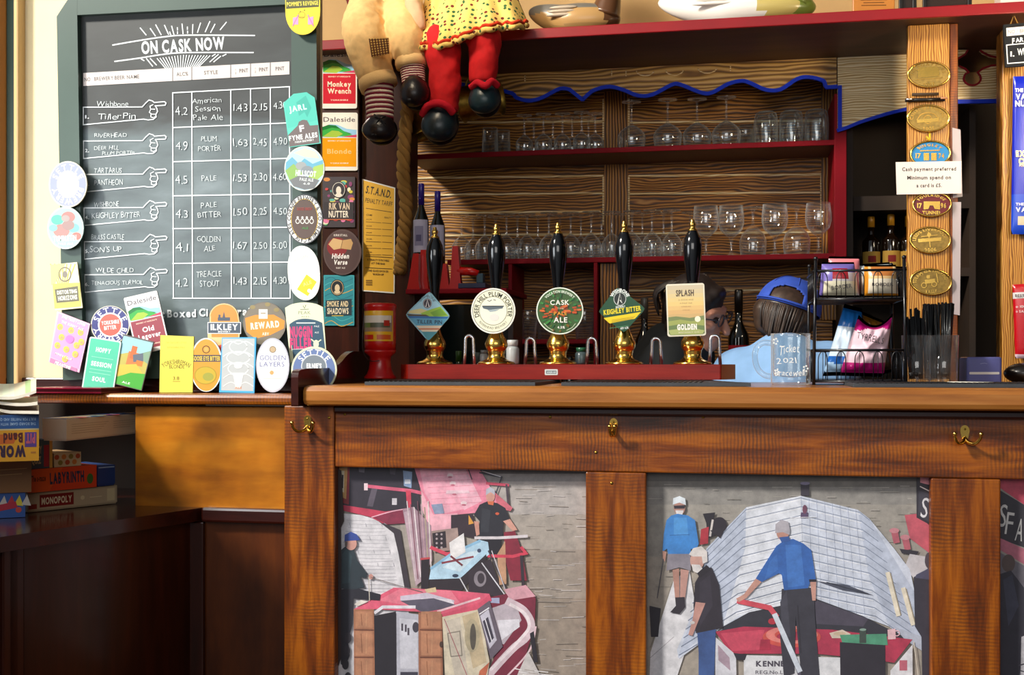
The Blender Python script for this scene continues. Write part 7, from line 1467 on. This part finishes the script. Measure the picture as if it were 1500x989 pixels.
oval(1362, 226, 28.5, 19.5, 'bright blue enamelled oval plate just above the paper notice on the pine pillar', ('satin', '#1f86c8'), 'brass', lambda a: (a.arc('BINGLEY', 1362, 226, 22, 5.5, '#c8b888', -55, 55, .04, ky=.62), a.text('17', 1345, 228, 8, 7, '#c8b888', .04), a.text('74', 1379, 228, 8, 7, '#c8b888', .04), a.rect(1353, 224, 1361, 235, '#b8864a'), a.rect(1364, 224, 1372, 235, '#b8864a'), a.line([(1348, 221), (1376, 220)], 1.6, '#c8b888')), rot=0)
oval(1364.5, 300, 27.5, 18, 'maroon enamelled oval plate just below the paper notice on the pine pillar', ('satin', '#6a1018'), 'brass', lambda a: (a.arc('FOULRIDGE', 1364.5, 300, 22.5, 5, '#c8a868', -62, 62, .04, ky=.62), a.text('TUNNEL', 1365, 311.5, 28, 5.2, '#c8a868', .05), a.text('17', 1347, 301, 7, 7, '#c8a868', .04), a.text('96', 1382, 301, 8, 7, '#c8a868', .04), a.fill([(1353, 307), (1353, 295), (1377, 295), (1377, 307), (1369, 306), (1367, 301), (1362, 301), (1360, 306)], '#c8a060')), rot=0)
oval(1362, 352, 29, 19.5, 'brass oval plate with crossed lines, second from the bottom of the pillar', OB, 'brass', txt('LEEDS LIVERPOOL', '2006', 1362, 352, 29, 19.5, lambda a: (a.rect(1345, 349, 1379, 354, '#b89850'), a.line([(1361, 340), (1362, 362)], 1.6, '#b89850'), a.disc(1361.5, 344, 3, '#b89850'), a.line([(1350, 346), (1374, 345)], 1.0, '#b89850'))))
oval(1363, 413, 29.5, 19.5, 'brass oval plate with a small engine, lowest on the pillar behind the straws', OB, 'brass', txt('STEAM GATHERING', 'RALLY', 1363, 413, 29.5, 19.5, lambda a: (a.rect(1355, 409, 1370, 415, '#b89850'), a.ring(1353, 417, 3, 4.2, '#b89850'), a.ring(1368, 417, 3, 4.2, '#b89850'), a.line([(1373, 402), (1374, 415)], 1.6, '#b89850'), a.rect(1358, 403, 1363, 408, '#b89850'))), rot=-6)
r = thing('pen', 'black pen clipped in a holder across the pine pillar between two brass plates', 'pen', P(1355, 150, 3.58))
MB().tube([P(1326, 147, 3.588), P(1384, 145.5, 3.588)], .0055, 'satin', '#0e0d0e', n=12).build('barrel', r)
MB().tube([P(1336, 138.5, 3.589), P(1375, 137.5, 3.589)], .0045, 'matte', '#4a3a2c', n=8).build('holder', r); MB().tube([P(1378, 144, 3.5805), P(1388, 143.5, 3.5805)], .003, 'satin', '#b8805c', n=8).build('tip', r)
MB().tube([P(1327, 146, 3.5805), P(1338, 145, 3.5805)], .0028, 'chrome', n=8).build('clip', r)
e = MB(); e.tube(smooth_path([P(1362, 196, 3.599), P(1362, 197, 3.588), P(1362, 203, 3.584), P(1361, 205, 3.580), P(1357, 200, 3.578)], 4), .0028, 'satin', '#e8c01a', n=8); tag(e.build('cup_hook'), 'small yellow cup hook above the blue oval plate', 'hook')
a = Art(YPL - .014); a.plate([(1312, 237.5), (1408.5, 236), (1408.5, 283.5), (1313.5, 285)], .0012, '#efe2da', '#c8bcb4')
for s_, y, wd in (('Cash payment preferred', 247.5, 79), ('Minimum spend on', 260, 64), ('a card is £5.', 271.5, 37)): a.text(s_, 1361, y, wd, 5.4, '#2a1e1c', .03, rot=-.6)
tag(a.build('notice'), 'white paper notice about cash payment taped across the pine pillar', 'notice')
for i, (q, lab) in enumerate((([(1395, 187), (1407, 190), (1410, 288), (1396, 290)], 'white paper slip hanging at the side of the pine pillar above the cash notice'), ([(1395.5, 296), (1408, 296), (1406, 462), (1395, 460)], 'long white paper slip hanging at the side of the pine pillar below the cash notice'))):
    a = Art(YPL + .004 - i * .001); a.plate(q, .0012, '#bcaeb0'); tag(a.build('paper_slip'), lab, 'paper', 'paper slips on the pine pillar')
# small hanging chalkboard
Yh = 3.56
r = thing('menu_board', 'small black hanging menu board with white lettering at the top right', 'menu board', P(1492, 97, Yh))
a = Art(Yh, 'matte'); a.plate([(1470, 36), (1530, 31), (1530, 94), (1473, 98)], .012, '#15161a'); a.fill([(1474, 41), (1530, 36), (1530, 48), (1474.5, 53)], '#e8dcd8'); a.text('NO / BREWERY', 1500, 45, 46, 5.5, '#6a6668', .0, rot=-4); a.text('FARMERS', 1502, 58, 38, 7, '#eef0f0', .03, rot=-4, hand=1)
a.line([(1474.5, 66), (1530, 61)], 1.4, '#eef0f0'); a.line([(1474.5, 66), (1476, 93)], 1.4, '#eef0f0'); a.line([(1476, 93), (1530, 89)], 1.4, '#eef0f0'); a.text('1.', 1483, 79, 6, 7, '#eef0f0', .04); a.text('WISHBONE', 1511, 75, 42, 9, '#eef0f0', .03, rot=-4, hand=1); a.build('board', r)
MB().tube([P(1480, 36, Yh + .006), P(1485, 22, Yh + .006), P(1491, 35, Yh + .006)], .0022, 'rope', n=6).build('string', r)
def card(name, q, Y, colf, texts, lab, cat, d=.022):
    return packet(name, q, Y, d, colf, lab, texts, cat, pw=.22, seal=.02)
WH = '#f0f2f8'
packet('nut_card', [(1484, 112), (1560, 110), (1558, 344), (1481, 343)], 3.675, .03, lambda u, v: '#d8c8a8' if .89 < v < .955 and u > .1 else '#1428b8' if v < .76 else '#1a48c8', 'blue card of nut packets hanging on the pine post at the right edge', [('THE', 1493, 132, 12, 5.5, WH, .03), ('VALUE', 1504, 141.5, 32, 8, WH, .05), ('NUTS', 1501, 151.5, 28, 8, WH, .05), ('EXTRA', 1505, 225, 34, 8.5, '#e8b82c', .06), ('CRISP', 1506, 236, 28, 8.5, '#e8b82c', .06), ('FOR YOU', 1503, 242.5, 20, 3, '#e8b82c', .03), ('THE', 1494, 299, 12, 4, WH, .03), ('VALUE', 1505, 307, 34, 6.5, WH, .04)], 'nut card', pw=.2, seal=.01)
packet('snack_card', [(1483, 417), (1560, 412), (1560, 527), (1487, 525)], 3.675, .03, lambda u, v: '#e8c8d8' if v > .94 else '#d8d4d4' if .1 < v < .19 else '#c00c1c', 'red snack packet hanging low on the pine post at the right edge', [('BEST', 1494, 433, 14, 4, '#5a4a4a', .03), ('o 100g', 1497, 449, 18, 3.6, '#f0e0e0', .02), ('o SALT', 1497, 456, 18, 3.6, '#f0e0e0', .02)], 'snack packet', pw=.2, seal=.01)
# ------------------------------------------------------------------ board games, menus and leaflets in the corner
class Face(Art):
    """lettering and blocks on any flat face: centimetres right and down from its top left corner"""
    def __init__(s, O, ex, ey, n, mat='print', step=.00012): super().__init__(0, mat, step); s.O, s.ex, s.ey, s.n = Vector(O), Vector(ex).normalized() * .01, Vector(ey).normalized() * .01, Vector(n).normalized()
    def pt(s, x, y):
        if s.map: x, y = s.map(x, y)
        return s.O + s.ex * x + s.ey * y + s.n * (s.k * s.step + .0002)
GB = 'board games stacked in the corner'
def gamebox(A, B, z0, z1, depth, label, side, top, draw=None, dtop=None, lid=True):
    """A, B: ground points of the front face's left and right ends (x, y)"""
    a_, b_ = Vector((A[0], A[1], 0)), Vector((B[0], B[1], 0)); e_ = (b_ - a_).normalized(); n_ = Vector((e_.y, -e_.x, 0)); c_ = b_ - n_ * depth; d_ = a_ - n_ * depth; up = Vector((0, 0, 1))
    mid = (a_ + b_ + c_ + d_) / 4; r = thing('board_game', label, 'board game', (mid.x, mid.y, z0), GB)
    h = z1 - z0; MB().prism([p + up * (z0 + .0004) for p in (a_ + e_ * .002 - n_ * .002, b_ - e_ * .002 - n_ * .002, c_ - e_ * .002 + n_ * .002, d_ + e_ * .002 + n_ * .002)], up * (h * .9), 'print', side).build('box_base', r)
    e = MB(); e.prism([p + up * (z0 + h * .08) for p in (a_, b_, c_, d_)], up * (h * .92 - .0006), 'print', side); e.f[-5:]
    e.c[1] = lin(top); e.build('lid', r)
    W_ = (b_ - a_).length * 100; H_ = h * 100
    f = Face(a_ + up * z1, e_, -up, n_, step=.00006)
    if draw: draw(f, W_, H_); f.build('printing', r)
    if dtop:
        f = Face(d_ + up * z1, e_, n_, up, step=.00006); dtop(f, W_, depth * 100); f.build('top_printing', r)
    return r
G = lambda px, Y: (X(px, Y), Y)
z0 = ZBENCH + .001
A_, B_ = (-1.542, 2.297), (-1.434, 2.49)
def dm_(f, W_, H_):
    f.rect(.3, .4, W_ - .3, H_ - .4, '#b09a7c'); f.rect(W_ * .13, H_ * .16, W_ * .50, H_ * .80, '#7a1414'); f.text('MONOPOLY', W_ * .315, H_ * .48, W_ * .33, H_ * .34, '#d8c8a8', .04); f.disc(W_ * .60, H_ * .5, .5, '#d0bc94'); f.rect(W_ * .68, H_ * .5, W_ * .82, H_ * .54, '#d0bc94'); f.rect(W_ * .88, H_ * .15, W_ * .97, H_ * .8, '#c8b48c'); f.rect(.3, H_ * .6, W_ * .1, H_ * .85, '#8a2a1c')
gamebox(A_, B_, z0, z0 + .044, .17, 'tan boxed game with a dark red name panel, bottom right of the games pile', '#a08c70', '#b8a484', dm_)
def dl(f, W_, H_):
    f.rect(0, 0, W_, H_, '#d8401c'); f.fill([(0, 0), (W_ * .5, 0), (W_ * .3, H_), (0, H_)], '#e0561c'); f.text('LABYRINTH', W_ * .56, H_ * .45, W_ * .50, H_ * .46, '#23304a', .05, shear=-.05); f.text('The a-maze', W_ * .15, H_ * .4, W_ * .2, H_ * .26, '#3a1a14', .03); f.disc(W_ * .9, H_ * .6, .8, '#3a6a2c', 1.2)
A2, B2 = (-1.536, 2.290), (-1.456, 2.437)
gamebox(A2, B2, z0 + .0448, z0 + .097, .15, 'orange boxed game with dark blue lettering lying on the tan game', '#d0481c', '#c8502c', dl)
e_ = (Vector((B2[0], B2[1], 0)) - Vector((A2[0], A2[1], 0))).normalized(); q = Vector((B2[0], B2[1], 0)) + e_ * .003; q2 = q + e_ * .045
gamebox((q.x, q.y), (q2.x, q2.y), z0 + .0448, z0 + .094, .13, 'dark blue box end behind the orange game', '#22386a', '#2a4478', lambda f, W_, H_: f.line([(.3, .5), (W_ - .3, .5)], .3, '#8a98b0'))
def dj(f, W_, H_):
    f.rect(0, 0, W_, H_, '#c8b48c')
    for k in range(7): f.disc(W_ * (.1 + .13 * k), H_ * (.3 + .4 * (k % 2)), H_ * .18, ['#b04a2c', '#8a7a3a', '#c87a3a'][k % 3])
A3 = Vector((A2[0], A2[1], 0)) + e_ * .062; B3 = Vector((A2[0], A2[1], 0)) + e_ * .128
gamebox((A3.x, A3.y), (B3.x, B3.y), z0 + .0978, z0 + .130, .11, 'low patterned cream box on top of the orange game', '#a8845c', '#b8946a', dj)
def dc(f, W_, H_):
    f.rect(0, 0, W_, H_, '#3a5668'); f.rect(W_ * .62, H_ * .2, W_ * .85, H_ * .95, '#b02a3c'); f.rect(W_ * .87, 0, W_, H_, '#d8a84a'); f.text('PARTY', W_ * .3, H_ * .35, W_ * .45, H_ * .25, '#c8b890', .04); f.text('QUIZ', W_ * .3, H_ * .7, W_ * .4, H_ * .25, '#c8b890', .04)
A4 = Vector((A2[0], A2[1], 0)) + e_ * .004; B4 = Vector((A2[0], A2[1], 0)) + e_ * .058
gamebox((A4.x, A4.y), (B4.x, B4.y), z0 + .0978, z0 + .163, .11, 'slate blue game box standing under the white-sided game', '#c08a4a', '#3a5668', dc)
def dw(f, W_, H_):
    f.rect(.2, .3, W_ - .2, H_ - .3, '#d0bda0')
    for k in range(5): f.line([(W_ * .06, H_ * (.28 + .1 * k)), (W_ * (.5 - .03 * k), H_ * (.28 + .1 * k))], .12, '#a8927a')
    for k in range(4): f.line([(W_ * .56, H_ * (.3 + .1 * k)), (W_ * (.9 - .04 * k), H_ * (.3 + .1 * k))], .1, '#a8927a')
def dwt(f, W_, H_):
    f.rect(0, 0, W_, H_, '#3f78c8'); f.rect(W_ * .04, H_ * .1, W_ * .55, H_ * .95, '#e8d8a0')
    for k in range(9): f.disc(W_ * (.08 + .1 * k), H_ * (.7 + .2 * (k % 2)), W_ * .05, ['#f0c83a', '#e85a4a', '#f4f0e8', '#4aa0d8'][k % 4])
    f.rect(W_ * .5, H_ * .88, W_, H_, '#1f3ea8')
wA, wB = (-1.424, 2.262), (-1.405, 2.575)
gamebox(wA, wB, z0 + .164, z0 + .2135, .06, 'white-sided boxed game with a colourful lid jutting out to the right', '#d8ccbc', '#4a80c8', dw, dwt)
# front stack
YG = 2.235
def front(p0, p1, za, zb_, dep, label, side, top, draw, Y=YG):
    B_ = G(p1, Y); L_ = .19; A_ = (B_[0] - .83 * L_, B_[1] - .55 * L_)
    return gamebox(A_, B_, za, zb_, dep, label, side, top, draw)
def db(f, W_, H_):
    f.rect(0, 0, W_, H_, '#2a58a8')
    for k in range(8): f.fill([(W_ * (.4 + .08 * k), H_ * .5), (W_ * (.46 + .08 * k), H_ * .1), (W_ * (.50 + .08 * k), H_ * .55)], ['#e8d83a', '#d8d0c8', '#c82a3a'][k % 3])
    f.fill([(W_ * .3, H_ * .75), (W_ * .9, H_ * .35), (W_ * .92, H_ * .6), (W_ * .3, H_)], '#c01c3c'); f.disc(W_ * .93, H_ * .7, .6, '#d84a3a')
front(-70, 37, z0, z0 + .054, .055, 'blue game box with a red and yellow burst at the bottom of the front pile', '#2a4a98', '#c8b83a', db)
def dbr(f, W_, H_):
    f.rect(0, 0, W_, H_, '#8a5a24'); f.ring(W_ * .55, H_ * .45, 1.2, 1.45, '#4a2c10'); f.line([(W_ * .66, H_ * .38), (W_ * .95, H_ * .36)], .14, '#c89a58'); f.line([(W_ * .66, H_ * .52), (W_ * .9, H_ * .5)], .12, '#c89a58')
front(-70, 46, z0 + .0548, z0 + .1355, .055, 'plain brown cardboard box in the middle of the front games pile', '#7a4c1c', '#8a5a24', dbr)
def dwd(f, W_, H_):
    f.rect(0, 0, W_, H_, '#e8a41c'); f.fill([(0, H_ * .4), (W_ * .8, H_ * .42), (W_ * .75, H_ * .62), (0, H_ * .66)], '#d8681c'); f.rect(0, 0, W_, H_ * .30, '#2a5a98'); f.rect(0, H_ * .30, W_, H_ * .33, '#d8c890')
    f.text('BUILT FOR PARTIES AND QUIZ NIGHTS', W_ * .72, H_ * .10, W_ * .5, .55, '#a8c4e0', .02, rot=180); f.text('THE BOARD GAME WITH A BEAT', W_ * .74, H_ * .2, W_ * .46, .55, '#a8c4e0', .02, rot=180)
    f.text('Band', W_ * .745, H_ * .50, W_ * .19, H_ * .20, '#5a1c1c', .05, rot=180); f.text('WORD', W_ * .70, H_ * .79, W_ * .34, H_ * .22, '#3a1c3a', .08, rot=180); f.rect(W_ * .86, H_ * .38, W_ * .975, H_ * .70, '#5a3a8a'); f.text('PIT', W_ * .918, H_ * .52, W_ * .09, H_ * .2, '#c85a6a', .05, rot=180); f.rect(W_ * .92, H_ * .80, W_ * .97, H_ * .84, '#b8742a')
front(-70, 57, z0 + .1363, z0 + .2305, .15, 'yellow game box lying upside down at the top of the front games pile', '#e09c1c', '#e8d8a8', dwd, 2.10)
# leaflets on the pile and the crimson menu
random.seed(2); zl = z0 + .2312
for k, (col, lab) in enumerate((('#7a6a5a', 'brownish folded leaflet at the bottom of the leaflets on the yellow game box'), ('#ece0c8', 'cream leaflet in the middle of the leaflets on the yellow game box'), ('#e2f0d4', 'pale green leaflet on top of the leaflets on the yellow game box'))):
    e = MB(); vs = []; fs = []; nu = 14; x0, x1 = X(-60, 2.08), X(57 - k * 2, 2.08); y0, y1 = 2.075 - .012 * k, 2.22
    cs = []
    for s_ in (0, 1):
        for j in (0, 1):
            for i in range(nu + 1):
                u = i / nu; lift = .006 * math.sin(u * 5 + k) * u + .012 * k * 1.0 + (.030 * max(0, u - .72) ** 1.2 if k == 2 else 0) + (.012 - .02 * u if k == 0 else .008)
                yv = (y0 if j == 0 else y1) + .01 * u * (k - 1); vs.append((X(-60 + (117 - k * 2) * u, yv), yv, zl + .002 + max(.0, lift) + .006 * s_ + (.022 * j if k == 2 else .006 * j)))
    m_ = nu + 1
    for i in range(nu):
        fs += [(i, m_ + i, m_ + i + 1, i + 1), (2 * m_ + i, 2 * m_ + i + 1, 3 * m_ + i + 1, 3 * m_ + i), (i, i + 1, 2 * m_ + i + 1, 2 * m_ + i), (m_ + i, 3 * m_ + i, 3 * m_ + i + 1, m_ + i + 1)]; cs += [col, random.choice([col, '#e0e8d0', '#a8c890', '#e8e0c0']) if k == 2 else col, '#d8d0c0', col]
    fs += [(nu, 2 * m_ + nu, 3 * m_ + nu, m_ + nu), (0, m_, 3 * m_, 2 * m_)]; cs += [col, col]
    e.add(vs, fs, 'print', cs); tag(e.build('leaflet'), lab, 'leaflet', 'leaflets on the games pile')
Ym = 2.435; zm = ZLEDGE + .0008
r = thing('menu_book', 'closed crimson menu book lying on the wall shelf behind the games', 'menu', (X(100, Ym), Ym + .06, zm))
xa, xb = X(38, Ym), X(150, Ym)
MB().box(xa, xb, Ym - .006, Ym + .15, zm, zm + .003, 'satin', '#7a0a26').build('cover', r); MB().box(xa + .003, xb - .003, Ym, Ym + .147, zm + .0032, zm + .0095, 'matte', '#5a0a1c').build('pages', r); MB().box(xa, xb, Ym - .006, Ym + .15, zm + .0097, zm + .0128, 'satin', '#8a0c2c').build('cover', r)
